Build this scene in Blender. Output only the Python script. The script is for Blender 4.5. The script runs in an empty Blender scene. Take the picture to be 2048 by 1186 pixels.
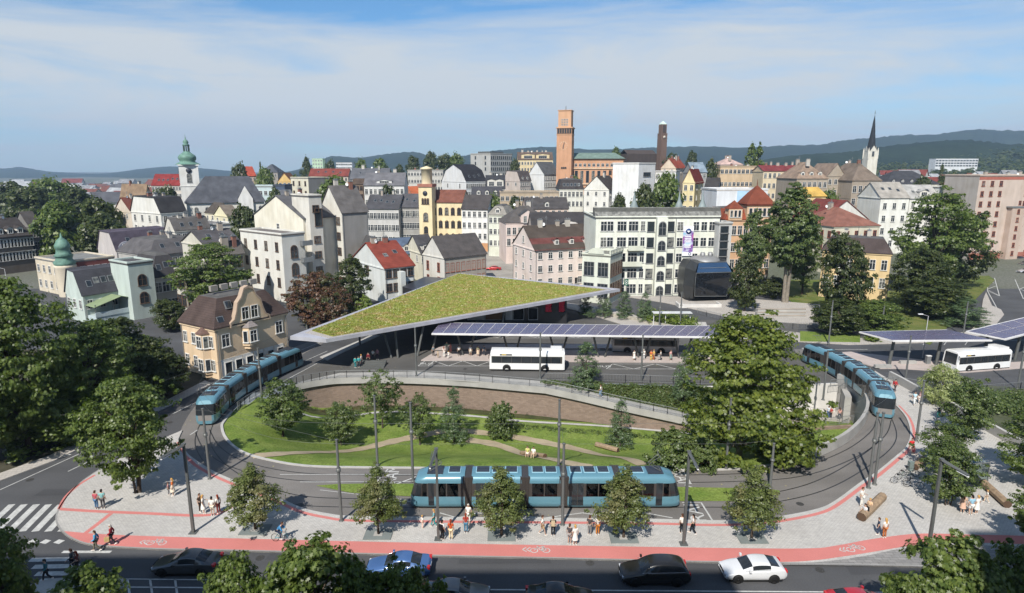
import bpy, bmesh, math, random
from mathutils import Vector, Matrix
from mathutils.geometry import tessellate_polygon
SC = bpy.context.scene
COL = SC.collection
R = random.Random(7)
rad = math.radians
# ---------------------------------------------------------------- camera numbers (photo pixels, 2048 wide)
FPX, HZ, CH = 1250.0, 335.0, 29.0
PIT = math.atan((593 - HZ) / FPX)
CP, SP = math.cos(PIT), math.sin(PIT)
SUN_EL, SUN_AZ = rad(45), rad(19)          # shadows run this many degrees right of straight ahead

def P(px, py, d):
    a = (px - 1024) / FPX; b = -(py - 593) / FPX
    return Vector((d * a, d * (CP + b * SP), CH + d * (-SP + b * CP)))
def G(px, py, z=0.0):
    b = -(py - 593) / FPX
    return P(px, py, (z - CH) / (-SP + b * CP))
def D(px, py, z=0.0):
    b = -(py - 593) / FPX
    return (z - CH) / (-SP + b * CP)
def Q(v):
    d = v[1] * CP - (v[2] - CH) * SP; u = v[1] * SP + (v[2] - CH) * CP
    return 1024 + FPX * v[0] / d, 593 - FPX * u / d
def ss(t):
    t = min(1.0, max(0.0, t)); return t * t * (3 - 2 * t)
def spline(pts, n=6, closed=False):
    out = []; N = len(pts)
    if N < 3: return list(pts)
    for i in range(N if closed else N - 1):
        g = lambda k: Vector(pts[k % N] if closed else pts[min(max(k, 0), N - 1)])
        a, b, c, d = g(i - 1), g(i), g(i + 1), g(i + 2)
        for j in range(n):
            t = j / n
            out.append(0.5 * ((2 * b) + (c - a) * t + (2 * a - 5 * b + 4 * c - d) * t * t + (3 * b - a - 3 * c + d) * t ** 3))
    if not closed: out.append(Vector(pts[-1]))
    return out
def gpts(px, z=0.0, n=5, smooth=True):
    w = [G(x, y, z) for x, y in px]
    return spline(w, n) if smooth else w
def pdist(x, y, poly):
    best = 1e9
    for a, b in zip(poly, poly[1:]):
        dx, dy = b[0] - a[0], b[1] - a[1]; L = dx * dx + dy * dy + 1e-9
        t = min(1, max(0, ((x - a[0]) * dx + (y - a[1]) * dy) / L))
        best = min(best, (x - a[0] - t * dx) ** 2 + (y - a[1] - t * dy) ** 2)
    return math.sqrt(best)
def inside(x, y, poly):
    c = False; j = len(poly) - 1
    for i in range(len(poly)):
        xi, yi, xj, yj = poly[i][0], poly[i][1], poly[j][0], poly[j][1]
        if (yi > y) != (yj > y) and x < (xj - xi) * (y - yi) / (yj - yi) + xi: c = not c
        j = i
    return c

# ---------------------------------------------------------------- mesh builder
class MB:
    def __init__(s): s.v = []; s.f = []; s.m = []; s.sm = []
    def face(s, pts, m=0, sm=False):
        n = len(s.v); s.v += [tuple(p) for p in pts]; s.f.append(tuple(range(n, n + len(pts)))); s.m.append(m); s.sm.append(sm)
    def poly(s, pts, m=0):                       # concave outline, triangulated
        pts = [Vector(p) for p in pts]; n = len(s.v); s.v += [tuple(p) for p in pts]
        for t in tessellate_polygon([[Vector((p[0], p[1], 0)) for p in pts]]):
            a, b, c = (pts[i] for i in t)
            if (b - a).cross(c - a).z < 0: t = t[::-1]
            s.f.append(tuple(n + i for i in t)); s.m.append(m); s.sm.append(False)
    def grid(s, rows, m=0, sm=True, closed=False):
        n = len(s.v); k = len(rows[0])
        for r in rows: s.v += [tuple(p) for p in r]
        for i in range(len(rows) - 1):
            for j in range(k if closed else k - 1):
                j2 = (j + 1) % k
                s.f.append((n + i * k + j, n + i * k + j2, n + (i + 1) * k + j2, n + (i + 1) * k + j)); s.m.append(m); s.sm.append(sm)
    def box(s, x0, x1, y0, y1, z0, z1, m=0, skip=''):
        p = [(x, y, z) for z in (z0, z1) for y in (y0, y1) for x in (x0, x1)]
        n = len(s.v); s.v += p
        for k, q in (('b', (0, 2, 3, 1)), ('t', (4, 5, 7, 6)), ('f', (0, 1, 5, 4)), ('k', (3, 2, 6, 7)), ('l', (2, 0, 4, 6)), ('r', (1, 3, 7, 5))):
            if k in skip: continue
            s.f.append(tuple(n + i for i in q)); s.m.append(m); s.sm.append(False)
    def prism(s, pts, z0, z1, m=0, side=None, bottom=False):
        pts = [(p[0], p[1]) for p in pts]
        a = sum(p[0] * q[1] - q[0] * p[1] for p, q in zip(pts, pts[1:] + pts[:1]))
        if a < 0: pts = pts[::-1]
        s.poly([(x, y, z1) for x, y in pts], m)
        if bottom: s.poly([(x, y, z0) for x, y in pts[::-1]], m)
        for p, q in zip(pts, pts[1:] + pts[:1]):
            s.face([(p[0], p[1], z0), (q[0], q[1], z0), (q[0], q[1], z1), (p[0], p[1], z1)], m if side is None else side)
    def tube(s, pts, rs, n=8, m=0, caps=True, sm=True):
        pts = [Vector(p) for p in pts]; N = len(pts)
        if not hasattr(rs, '__len__'): rs = [rs] * N
        rows = []
        for i, p in enumerate(pts):
            t = (pts[min(i + 1, N - 1)] - pts[max(i - 1, 0)])
            t = t.normalized() if t.length > 1e-9 else Vector((0, 0, 1))
            a = t.cross(Vector((0, 0, 1)) if abs(t.z) < 0.9 else Vector((1, 0, 0))).normalized(); b = t.cross(a)
            rows.append([p + rs[i] * (math.cos(2 * math.pi * k / n) * a + math.sin(2 * math.pi * k / n) * b) for k in range(n)])
        s.grid(rows, m, sm, True)
        if caps:
            s.face(rows[0], m); s.face(rows[-1][::-1], m)
    def lathe(s, prof, n=16, c=(0, 0, 0), m=0, sm=True):
        s.grid([[(c[0] + r * math.cos(2 * math.pi * k / n), c[1] + r * math.sin(2 * math.pi * k / n), c[2] + z) for k in range(n)] for r, z in prof], m, sm, True)
    def ring(s, c, ax, r, t, n=20, m=0, k=6):      # torus, ax = axis
        ax = Vector(ax).normalized(); a = ax.cross(Vector((0, 0, 1)) if abs(ax.z) < .9 else Vector((1, 0, 0))).normalized(); b = ax.cross(a); c = Vector(c)
        rows = []
        for i in range(n + 1):
            u = 2 * math.pi * i / n; d = math.cos(u) * a + math.sin(u) * b
            rows.append([c + d * (r + t * math.cos(2 * math.pi * j / k)) + ax * t * math.sin(2 * math.pi * j / k) for j in range(k)])
        s.grid(rows, m, True, True)
    def strip(s, pts, w, z=None, m=0, w2=None):     # flat band along a polyline, w to the left, w2 to the right
        pts = [Vector(p) for p in pts]; w2 = w if w2 is None else w2; rows = []
        for i, p in enumerate(pts):
            t = pts[min(i + 1, len(pts) - 1)] - pts[max(i - 1, 0)]; nrm = Vector((-t.y, t.x, 0)).normalized()
            a, b = p + nrm * w, p - nrm * w2
            if z is not None: a.z = b.z = z
            rows.append([b, a])
        s.grid(rows, m, False)
    def wallstrip(s, pts, th, z0, z1, m=0):         # upright band along a polyline, z0/z1 numbers or functions of index
        pts = [Vector(p) for p in pts]; rows = []
        for i, p in enumerate(pts):
            t = pts[min(i + 1, len(pts) - 1)] - pts[max(i - 1, 0)]; n = Vector((-t.y, t.x, 0)).normalized() * th
            a0 = z0(i) if callable(z0) else z0; a1 = z1(i) if callable(z1) else z1
            rows.append([(p.x + n.x, p.y + n.y, a0), (p.x, p.y, a0), (p.x, p.y, a1), (p.x + n.x, p.y + n.y, a1)])
        s.grid(rows, m, False, True); s.face(rows[0][::-1], m); s.face(rows[-1], m)
    def mesh(s, name, mats):
        me = bpy.data.meshes.new(name); me.from_pydata(s.v, [], s.f)
        for x in (mats if isinstance(mats, (list, tuple)) else [mats]): me.materials.append(x)
        me.polygons.foreach_set('material_index', s.m); me.polygons.foreach_set('use_smooth', s.sm); me.update()
        return me
    def build(s, name, mats, parent=None, loc=None, rz=0.0):
        return link(name, s.mesh(name, mats), parent, loc, rz)
def link(name, data, parent=None, loc=None, rz=0.0):
    o = bpy.data.objects.new(name, data); COL.objects.link(o)
    if parent: o.parent = parent
    if loc is not None: o.location = loc
    if rz: o.rotation_euler.z = rz
    return o
def tag(o, label=None, cat=None, group=None, kind=None):
    if label: o['label'] = label
    if cat: o['category'] = cat
    if group: o['group'] = group
    if kind: o['kind'] = kind
    return o
def thing(name, label, cat, loc=(0, 0, 0), rz=0.0, group=None):
    return tag(link(name, None, None, loc, rz), label, cat, group)
KIDS = {}
def copy_tree(o, parent=None, label=None, loc=None, rz=None, kids=None):
    if kids is None:
        kids = {}
        for x in bpy.data.objects:
            if x.parent: kids.setdefault(x.parent.name, []).append(x)
    c = o.copy(); COL.objects.link(c)
    if parent: c.parent = parent
    if label: c['label'] = label
    if loc is not None: c.location = loc
    if rz is not None: c.rotation_euler.z = rz
    for ch in kids.get(o.name, []): copy_tree(ch, c, kids=kids)
    return c
def struct(name, mb, mats, loc=None):
    return tag(mb.build(name, mats, None, loc), kind='structure')

# ---------------------------------------------------------------- materials
MATS = {}
def _new(name):
    m = bpy.data.materials.new(name); m.use_nodes = True
    nt = m.node_tree; b = nt.nodes['Principled BSDF']
    return m, nt, b
def node(nt, t, **kw):
    n = nt.nodes.new(t)
    for k, v in kw.items():
        if k.startswith('i_'):
            n.inputs[k[2:].replace('_', ' ')].default_value = v
        else: setattr(n, k, v)
    return n
def mixc(nt, fac, a, b, mode='MIX'):
    n = nt.nodes.new('ShaderNodeMix'); n.data_type = 'RGBA'; n.blend_type = mode
    for s, v in ((n.inputs[0], fac), (n.inputs[6], a), (n.inputs[7], b)):
        if hasattr(v, 'is_linked') or hasattr(v, 'links'): nt.links.new(v, s)
        else: s.default_value = v if not isinstance(v, tuple) else (*v[:3], 1)
    return n.outputs[2]
def ramp(nt, src, a, b):
    n = nt.nodes.new('ShaderNodeMapRange'); n.inputs[1].default_value = a; n.inputs[2].default_value = b
    nt.links.new(src, n.inputs[0]); return n.outputs[0]
def srgb(h):
    h = h.lstrip('#'); c = [int(h[i:i + 2], 16) / 255 for i in (0, 2, 4)]
    return tuple(x / 12.92 if x <= .04045 else ((x + .055) / 1.055) ** 2.4 for x in c)
def mat(name, col, rough=.8, var=.12, scale=.6, metal=0., spec=.3, bump=0., fine=0., fscale=12., rnd=0., coat=0.):
    """noise-varied surface; fine = amount of small-scale grain"""
    if isinstance(col, str): col = srgb(col)
    key = (name, tuple(round(c, 4) for c in col))
    if key in MATS: return MATS[key]
    m, nt, b = _new(name); L = nt.links
    tc = node(nt, 'ShaderNodeTexCoord')
    n1 = node(nt, 'ShaderNodeTexNoise', i_Scale=scale, i_Detail=5.)
    L.new(tc.outputs['Object'], n1.inputs['Vector'])
    lo = tuple(c * (1 - var) for c in col); hi = tuple(min(1, c * (1 + var)) for c in col)
    c = mixc(nt, ramp(nt, n1.outputs[0], .3, .7), lo, hi)
    n2 = None
    if fine or bump:
        n2 = node(nt, 'ShaderNodeTexNoise', i_Scale=fscale, i_Detail=3.)
        L.new(tc.outputs['Object'], n2.inputs['Vector'])
        if fine:
            g = ramp(nt, n2.outputs[0], .3, .7)
            c = mixc(nt, g, mixc(nt, 1., c, (1 - fine,) * 3, 'MULTIPLY'), c)
    if rnd:
        oi = node(nt, 'ShaderNodeObjectInfo')
        c = mixc(nt, ramp(nt, oi.outputs['Random'], 0, 1), mixc(nt, 1., c, (1 - rnd,) * 3, 'MULTIPLY'), c)
    L.new(c, b.inputs['Base Color'])
    if bump:
        bp = node(nt, 'ShaderNodeBump', i_Strength=bump, i_Distance=.05); L.new(n2.outputs[0], bp.inputs['Height']); L.new(bp.outputs[0], b.inputs['Normal'])
    b.inputs['Roughness'].default_value = rough; b.inputs['Metallic'].default_value = metal
    b.inputs['Specular IOR Level'].default_value = spec
    if coat: b.inputs['Coat Weight'].default_value = coat; b.inputs['Coat Roughness'].default_value = .05
    MATS[key] = m
    return m
def plaster(c): 
    if isinstance(c, str): c = srgb(c)
    lum = .3 * c[0] + .6 * c[1] + .1 * c[2]; c = tuple(x * .74 + lum * .26 for x in c)
    key = ('plaster', c)
    if key in MATS: return MATS[key]
    m, nt, b = _new('plaster'); L = nt.links
    tc = node(nt, 'ShaderNodeTexCoord'); mp = node(nt, 'ShaderNodeMapping'); mp.inputs['Scale'].default_value = (1.2, 1.2, .18)
    L.new(tc.outputs['Object'], mp.inputs['Vector'])
    n1 = node(nt, 'ShaderNodeTexNoise', i_Scale=.7, i_Detail=6.); L.new(mp.outputs[0], n1.inputs['Vector'])
    n2 = node(nt, 'ShaderNodeTexNoise', i_Scale=.25, i_Detail=4.); L.new(tc.outputs['Object'], n2.inputs['Vector'])
    c1 = mixc(nt, ramp(nt, n1.outputs[0], .35, .75), c, tuple(x * .82 for x in c))
    c2 = mixc(nt, ramp(nt, n2.outputs[0], .45, .75), c1, mixc(nt, 1., c1, (.86, .84, .8), 'MULTIPLY'))
    L.new(c2, b.inputs['Base Color']); b.inputs['Roughness'].default_value = .85; b.inputs['Specular IOR Level'].default_value = .2
    MATS[key] = m; return m
def roofing(c, seam=False):
    if isinstance(c, str): c = srgb(c)
    key = ('roofing', c, seam)
    if key in MATS: return MATS[key]
    m, nt, b = _new('roofing'); L = nt.links
    tc = node(nt, 'ShaderNodeTexCoord')
    n1 = node(nt, 'ShaderNodeTexNoise', i_Scale=.5, i_Detail=6.); L.new(tc.outputs['Object'], n1.inputs['Vector'])
    n2 = node(nt, 'ShaderNodeTexNoise', i_Scale=7., i_Detail=2.); L.new(tc.outputs['Object'], n2.inputs['Vector'])
    w = node(nt, 'ShaderNodeTexWave', i_Scale=1.1, i_Distortion=.3); w.bands_direction = 'Z'; L.new(tc.outputs['Object'], w.inputs['Vector'])
    c1 = mixc(nt, ramp(nt, n1.outputs[0], .3, .72), tuple(x * .72 for x in c), tuple(x * 1.2 for x in c))
    c2 = mixc(nt, ramp(nt, n2.outputs[0], .35, .7), mixc(nt, 1., c1, (.78,) * 3, 'MULTIPLY'), c1)
    c3 = mixc(nt, ramp(nt, w.outputs[1], .0, .35), mixc(nt, 1., c2, (.82,) * 3, 'MULTIPLY'), c2)
    L.new(c3, b.inputs['Base Color']); b.inputs['Roughness'].default_value = .9; b.inputs['Specular IOR Level'].default_value = .12
    MATS[key] = m; return m
def glass_mat(name='window_glass', dark=(.012, .015, .018), light=(.2, .2, .18), share=.14):
    if name in MATS: return MATS[name]
    m, nt, b = _new(name); L = nt.links
    oi = node(nt, 'ShaderNodeObjectInfo'); tc = node(nt, 'ShaderNodeTexCoord')
    n1 = node(nt, 'ShaderNodeTexNoise', i_Scale=1.3); L.new(tc.outputs['Object'], n1.inputs['Vector'])
    f = node(nt, 'ShaderNodeMath', operation='GREATER_THAN'); f.inputs[1].default_value = 1 - share; L.new(oi.outputs['Random'], f.inputs[0])
    f2 = node(nt, 'ShaderNodeMath', operation='MULTIPLY'); L.new(f.outputs[0], f2.inputs[0]); L.new(ramp(nt, n1.outputs[0], .35, .6), f2.inputs[1])
    c = mixc(nt, f2.outputs[0], mixc(nt, n1.outputs[0], dark, tuple(x * 3 for x in dark)), light)
    L.new(c, b.inputs['Base Color']); b.inputs['Roughness'].default_value = .06; b.inputs['Specular IOR Level'].default_value = .55
    MATS[name] = m; return m
def clear_glass(name='clear_glass', tint=(.35, .4, .42), alpha=.35):
    if name in MATS: return MATS[name]
    m, nt, b = _new(name); L = nt.links
    t = node(nt, 'ShaderNodeBsdfTransparent'); t.inputs[0].default_value = (*tint, 1)
    g = node(nt, 'ShaderNodeBsdfGlossy'); g.inputs['Roughness'].default_value = .03
    fr = node(nt, 'ShaderNodeFresnel'); fr.inputs[0].default_value = 1.5
    mx = node(nt, 'ShaderNodeMixShader'); L.new(fr.outputs[0], mx.inputs[0]); L.new(t.outputs[0], mx.inputs[1]); L.new(g.outputs[0], mx.inputs[2])
    L.new(mx.outputs[0], nt.nodes['Material Output'].inputs[0]); MATS[name] = m; return m
def paving(name, c1, c2, mortar, sx=.22, sy=.12, rough=.85):
    m, nt, b = _new(name); L = nt.links
    tc = node(nt, 'ShaderNodeTexCoord')
    bt = node(nt, 'ShaderNodeTexBrick'); L.new(tc.outputs['Object'], bt.inputs['Vector'])
    bt.inputs['Color1'].default_value = (*c1, 1); bt.inputs['Color2'].default_value = (*c2, 1); bt.inputs['Mortar'].default_value = (*mortar, 1)
    bt.inputs['Scale'].default_value = 1.; bt.inputs['Brick Width'].default_value = sx; bt.inputs['Row Height'].default_value = sy; bt.inputs['Mortar Size'].default_value = .018
    n1 = node(nt, 'ShaderNodeTexNoise', i_Scale=.18, i_Detail=6.); L.new(tc.outputs['Object'], n1.inputs['Vector'])
    n2 = node(nt, 'ShaderNodeTexNoise', i_Scale=2.5, i_Detail=4.); L.new(tc.outputs['Object'], n2.inputs['Vector'])
    c = mixc(nt, ramp(nt, n1.outputs[0], .3, .7), mixc(nt, 1., bt.outputs[0], (.86, .85, .84), 'MULTIPLY'), bt.outputs[0])
    c = mixc(nt, ramp(nt, n2.outputs[0], .35, .65), mixc(nt, 1., c, (.9,) * 3, 'MULTIPLY'), c)
    L.new(c, b.inputs['Base Color']); b.inputs['Roughness'].default_value = rough; b.inputs['Specular IOR Level'].default_value = .2
    return m
def asphalt(name, c, leaves=False):
    m, nt, b = _new(name); L = nt.links
    tc = node(nt, 'ShaderNodeTexCoord')
    n1 = node(nt, 'ShaderNodeTexNoise', i_Scale=.12, i_Detail=8.); L.new(tc.outputs['Object'], n1.inputs['Vector'])
    n2 = node(nt, 'ShaderNodeTexNoise', i_Scale=9., i_Detail=4.); L.new(tc.outputs['Object'], n2.inputs['Vector'])
    mp = node(nt, 'ShaderNodeMapping'); mp.inputs['Scale'].default_value = (.06, .5, 1); L.new(tc.outputs['Object'], mp.inputs['Vector'])
    n3 = node(nt, 'ShaderNodeTexNoise', i_Scale=1., i_Detail=4.); L.new(mp.outputs[0], n3.inputs['Vector'])
    c1 = mixc(nt, ramp(nt, n1.outputs[0], .3, .7), tuple(x * .8 for x in c), tuple(x * 1.2 for x in c))
    c1 = mixc(nt, ramp(nt, n3.outputs[0], .35, .7), mixc(nt, 1., c1, (.85,) * 3, 'MULTIPLY'), c1)
    c2 = mixc(nt, ramp(nt, n2.outputs[0], .3, .7), mixc(nt, 1., c1, (.8,) * 3, 'MULTIPLY'), c1)
    if leaves:
        vo = node(nt, 'ShaderNodeTexVoronoi', i_Scale=.9); L.new(tc.outputs['Object'], vo.inputs['Vector'])
        sp = node(nt, 'ShaderNodeMath', operation='LESS_THAN'); sp.inputs[1].default_value = .085; L.new(vo.outputs['Distance'], sp.inputs[0])
        n4 = node(nt, 'ShaderNodeTexNoise', i_Scale=.1); L.new(tc.outputs['Object'], n4.inputs['Vector'])
        k = node(nt, 'ShaderNodeMath', operation='MULTIPLY'); L.new(sp.outputs[0], k.inputs[0]); L.new(ramp(nt, n4.outputs[0], .45, .6), k.inputs[1])
        c2 = mixc(nt, k.outputs[0], c2, (.33, .29, .12))
    L.new(c2, b.inputs['Base Color']); b.inputs['Roughness'].default_value = .85; b.inputs['Specular IOR Level'].default_value = .25
    return m
def grass_mat(name, c1, c2, scale=1.2, fine=9.):
    m, nt, b = _new(name); L = nt.links
    tc = node(nt, 'ShaderNodeTexCoord')
    n1 = node(nt, 'ShaderNodeTexNoise', i_Scale=scale * .25, i_Detail=6.); L.new(tc.outputs['Object'], n1.inputs['Vector'])
    n2 = node(nt, 'ShaderNodeTexNoise', i_Scale=fine, i_Detail=5.); L.new(tc.outputs['Object'], n2.inputs['Vector'])
    c = mixc(nt, ramp(nt, n1.outputs[0], .32, .68), c1, c2)
    c = mixc(nt, ramp(nt, n2.outputs[0], .3, .7), mixc(nt, 1., c, (.55, .55, .5), 'MULTIPLY'), c)
    L.new(c, b.inputs['Base Color']); b.inputs['Roughness'].default_value = .9; b.inputs['Specular IOR Level'].default_value = .1
    bp = node(nt, 'ShaderNodeBump', i_Strength=.6, i_Distance=.08); L.new(n2.outputs[0], bp.inputs['Height']); L.new(bp.outputs[0], b.inputs['Normal'])
    return m
def leaf_mat(name, c1, c2, c3=None, trans=.45):
    m, nt, b = _new(name); L = nt.links
    oi = node(nt, 'ShaderNodeObjectInfo'); ge = node(nt, 'ShaderNodeNewGeometry')
    tc = node(nt, 'ShaderNodeTexCoord')
    n1 = node(nt, 'ShaderNodeTexNoise', i_Scale=.9, i_Detail=3.); L.new(tc.outputs['Object'], n1.inputs['Vector'])
    c = mixc(nt, ge.outputs['Random Per Island'], c1, c2)
    c = mixc(nt, ramp(nt, n1.outputs[0], .4, .65), c, mixc(nt, 1., c, (.72, .76, .7), 'MULTIPLY'))
    if c3:
        n2 = node(nt, 'ShaderNodeTexNoise', i_Scale=.5); L.new(tc.outputs['Object'], n2.inputs['Vector'])
        c = mixc(nt, ramp(nt, n2.outputs[0], .48, .62), c, c3)
    c = mixc(nt, ramp(nt, oi.outputs['Random'], 0, 1), mixc(nt, 1., c, (.85, .88, .82), 'MULTIPLY'), c)
    L.new(c, b.inputs['Base Color']); b.inputs['Roughness'].default_value = .42; b.inputs['Specular IOR Level'].default_value = .5
    t = node(nt, 'ShaderNodeBsdfTranslucent'); L.new(mixc(nt, 1., c, (1.2, 1.3, .6), 'MULTIPLY'), t.inputs[0])
    mx = node(nt, 'ShaderNodeMixShader'); mx.inputs[0].default_value = trans; L.new(b.outputs[0], mx.inputs[1]); L.new(t.outputs[0], mx.inputs[2])
    L.new(mx.outputs[0], nt.nodes['Material Output'].inputs[0]); return m
def text_mesh(txt, size=1.0, spacing=1.0):
    cu = bpy.data.curves.new('lettering', 'FONT'); cu.body = txt; cu.size = size; cu.space_character = spacing; cu.align_x = 'CENTER'; cu.align_y = 'CENTER'
    o = bpy.data.objects.new('lettering', cu); COL.objects.link(o)
    dg = bpy.context.evaluated_depsgraph_get(); me = bpy.data.meshes.new_from_object(o.evaluated_get(dg))
    bpy.data.objects.remove(o); bpy.data.curves.remove(cu)
    return me
WHITE = mat('white_paint', (.75, .75, .74), .6)
DARKMETAL = mat('dark_grey_metal', (.12, .125, .12), .5, metal=.3, spec=.5)
GREYMETAL = mat('grey_metal', (.22, .23, .235), .45, metal=.4, spec=.5)
CONCRETE = mat('concrete', (.36, .35, .33), .85, .14, .5, fine=.12)
BLACK = mat('black_rubber', (.012, .012, .012), .7)
# ================================================================ SETTING
def terr(x, y):
    m = ss((x + 115 + .12 * (y - 165)) / 90)
    r = 1 - .55 * ss((x - 120) / 90) * (1 - ss((y - 320) / 200))
    return 14.5 * ss((y - 165) / 190) * m * r - 16 * ss((y - 210) / 500) * (1 - m)
KERB_IN = [(461, 824), (445, 844), (441, 855), (448, 876), (470, 898), (499, 912), (542, 923), (596, 932), (667, 936), (860, 938), (1100, 939), (1300, 940), (1450, 941), (1540, 932), (1600, 922)]
PARAPET = [(1600, 925), (1645, 910), (1688, 889), (1720, 861), (1736, 832), (1733, 805), (1713, 779), (1677, 763)]
LOOP_OUT = [(356, 882), (366, 903), (381, 919), (427, 948), (488, 974), (556, 1001), (603, 1021), (653, 1032), (703, 1037), (860, 1039), (1100, 1041), (1300, 1043), (1420, 1046), (1500, 1044), (1568, 1037), (1640, 1022), (1676, 1005), (1726, 968), (1758, 947), (1798, 914), (1816, 897), (1825, 869), (1816, 837), (1794, 811)]
WALLTOP = [(575, 774), (600, 768), (640, 761), (680, 757), (760, 756), (830, 757), (930, 762), (1000, 768), (1090, 776)]
RAMP = [(1090, 776, 0), (1160, 791, -.5), (1250, 812, -1.3), (1320, 827, -1.9), (1385, 841, -2.5)]
TERMEDGE = [(1090, 764), (1200, 766), (1300, 769), (1400, 772), (1560, 774), (1677, 763)]
kin = gpts(KERB_IN, 0, 5); par = gpts(PARAPET, 0, 6); lout = gpts(LOOP_OUT, 0, 5); wtop = gpts(WALLTOP, 0, 5); tedge = gpts(TERMEDGE, 0, 3)
ramp_pts = spline([G(x, y, z) for x, y, z in RAMP], 5)
SUNK = kin + par[1:] + tedge[::-1][1:] + wtop[::-1][1:]           # outline of the sunken garden
XL = G(470, 898).x
def hraw(x, y): return -4.3 * ss((x - XL + 6) / 9) * ss(pdist(x, y, kin) / 14.5) - .02
def hz(x, y): return hraw(x, y) if inside(x, y, SUNK) else -.06
def hit(px, py, f=None, lift=0.0):
    """the point of the garden ground seen at a photo pixel"""
    f = f or hz
    d = 45.0
    while d < 130:
        p = P(px, py, d)
        if p.z <= f(p.x, p.y) + lift: return Vector((p.x, p.y, f(p.x, p.y) + lift))
        d += .08
    return G(px, py, 0)

ASPH = asphalt('asphalt', (.085, .086, .09)); ASPH2 = asphalt('terminal_asphalt', (.11, .106, .1), True)
LOOPASPH = asphalt('tram_loop_asphalt', (.185, .172, .16), True)
PAVE = paving('grey_paving', (.53, .51, .48), (.45, .435, .41), (.35, .34, .325), .3, .15)
PAVE2 = paving('pale_paving', (.46, .43, .39), (.42, .39, .36), (.3, .28, .26), .4, .4)
PINKP = mat('pinkish_platform', (.42, .36, .335), .85, .1, .5, fine=.1)
REDP = mat('red_cycle_surface', (.52, .185, .165), .8, .07, .35, fine=.1, fscale=20)
LINE = mat('road_line_paint', (.5, .5, .48), .7, .15, 1.5, fine=.25, fscale=4)
KERB = mat('kerb_stone', (.42, .41, .39), .85, .1, 1., fine=.1)
LAWN = grass_mat('lawn_grass', (.13, .2, .038), (.22, .28, .07), 1.6, 5.)
ROUGHGRASS = grass_mat('rough_grass', (.09, .14, .03), (.2, .2, .07), 1.2)
DIRT = mat('dirt_path', (.36, .295, .2), .9, .15, .6, fine=.2)

# ---- near ground (asphalt) with a hole for the garden, wide terrain round it
NX0, NX1, NY0, NY1 = -130, 130, 22, 150
mb = MB(); st = 2.0
ny = int((NY1 - NY0) / st); nx = int((NX1 - NX0) / st)
idx = {}
for j in range(ny + 1):
    for i in range(nx + 1):
        idx[i, j] = (len(mb.v), inside(NX0 + i * st, NY0 + j * st, SUNK)); mb.v.append((NX0 + i * st, NY0 + j * st, 0.0))
for j in range(ny):
    for i in range(nx):
        q = [idx[i, j], idx[i + 1, j], idx[i + 1, j + 1], idx[i, j + 1]]
        if any(k[1] for k in q): continue
        mb.f.append(tuple(k[0] for k in q)); mb.m.append(0); mb.sm.append(False)
struct('road', mb, ASPH)
mb = MB()
xs = sorted(set([NX0, NX1] + [NX0 - 12 * k for k in range(1, 22)] + [NX1 + 12 * k for k in range(1, 22)] + [-130 + 20 * k for k in range(14)] + [s * (390 + 140 * 1.33 ** k) for k in range(13) for s in (-1, 1)]))
ys = sorted(set([-400, -150, NY0, NY1, 60, 100] + [150 + 14 * k for k in range(1, 26)] + [510 * 1.16 ** k for k in range(18)]))
ids = {}
for j, y in enumerate(ys):
    for i, x in enumerate(xs):
        ids[i, j] = len(mb.v); mb.v.append((x, y, terr(x, y) - (0.0 if not (NX0 <= x <= NX1 and NY0 <= y <= NY1) else 0.0)))
for j in range(len(ys) - 1):
    for i in range(len(xs) - 1):
        if xs[i] >= NX0 and xs[i + 1] <= NX1 and ys[j] >= NY0 and ys[j + 1] <= NY1: continue
        mb.f.append((ids[i, j], ids[i + 1, j], ids[i + 1, j + 1], ids[i, j + 1])); mb.m.append(0); mb.sm.append(True)
struct('terrain', mb, grass_mat('city_ground', (.2, .195, .18), (.09, .11, .06), .06, 2.))

# ---- garden ground and what lies on it
mb = MB(); st = 1.0; idx = {}
gx0, gx1, gy0, gy1 = -38, 48, 50, 96
for j in range(gy1 - gy0 + 1):
    for i in range(gx1 - gx0 + 1):
        x, y = gx0 + i, gy0 + j; idx[i, j] = (len(mb.v), inside(x, y, SUNK)); mb.v.append((x, y, min(-.02 if idx[i, j][1] else -.06, hraw(x, y))))
for j in range(gy1 - gy0):
    for i in range(gx1 - gx0):
        q = [idx[i, j], idx[i + 1, j], idx[i + 1, j + 1], idx[i, j + 1]]
        if not any(k[1] for k in q): continue
        mb.f.append(tuple(k[0] for k in q)); mb.m.append(0); mb.sm.append(True)
struct('lawn', mb, LAWN)
def draped(name, px, w, m, lift=.05):
    pts = spline([hit(x, y) for x, y in px], 8); b = MB(); rows = []
    for i, p in enumerate(pts):
        t = pts[min(i + 1, len(pts) - 1)] - pts[max(i - 1, 0)]; n = Vector((-t.y, t.x, 0)).normalized()
        ww = w * (1 + .12 * math.sin(i * 1.7))
        rows.append([(q.x, q.y, hz(q.x, q.y) + lift) for q in (p + n * ww * k for k in (-.5, 0, .5))])
    b.grid(rows, 0, True); return struct(name, b, m)
draped('dirt_path', [(505, 915), (600, 906), (690, 903), (760, 890), (830, 874), (890, 862)], 1.5, DIRT)
draped('dirt_path', [(935, 880), (1020, 899), (1100, 918), (1180, 936)], 1.4, DIRT)
draped('dirt_path', [(910, 860), (1000, 871), (1090, 886), (1185, 907), (1285, 931)], 1.4, DIRT)
draped('garden_path', [(590, 823), (750, 826), (860, 827), (950, 833), (1050, 843), (1200, 852), (1390, 868)], .55, KERB)
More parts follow.
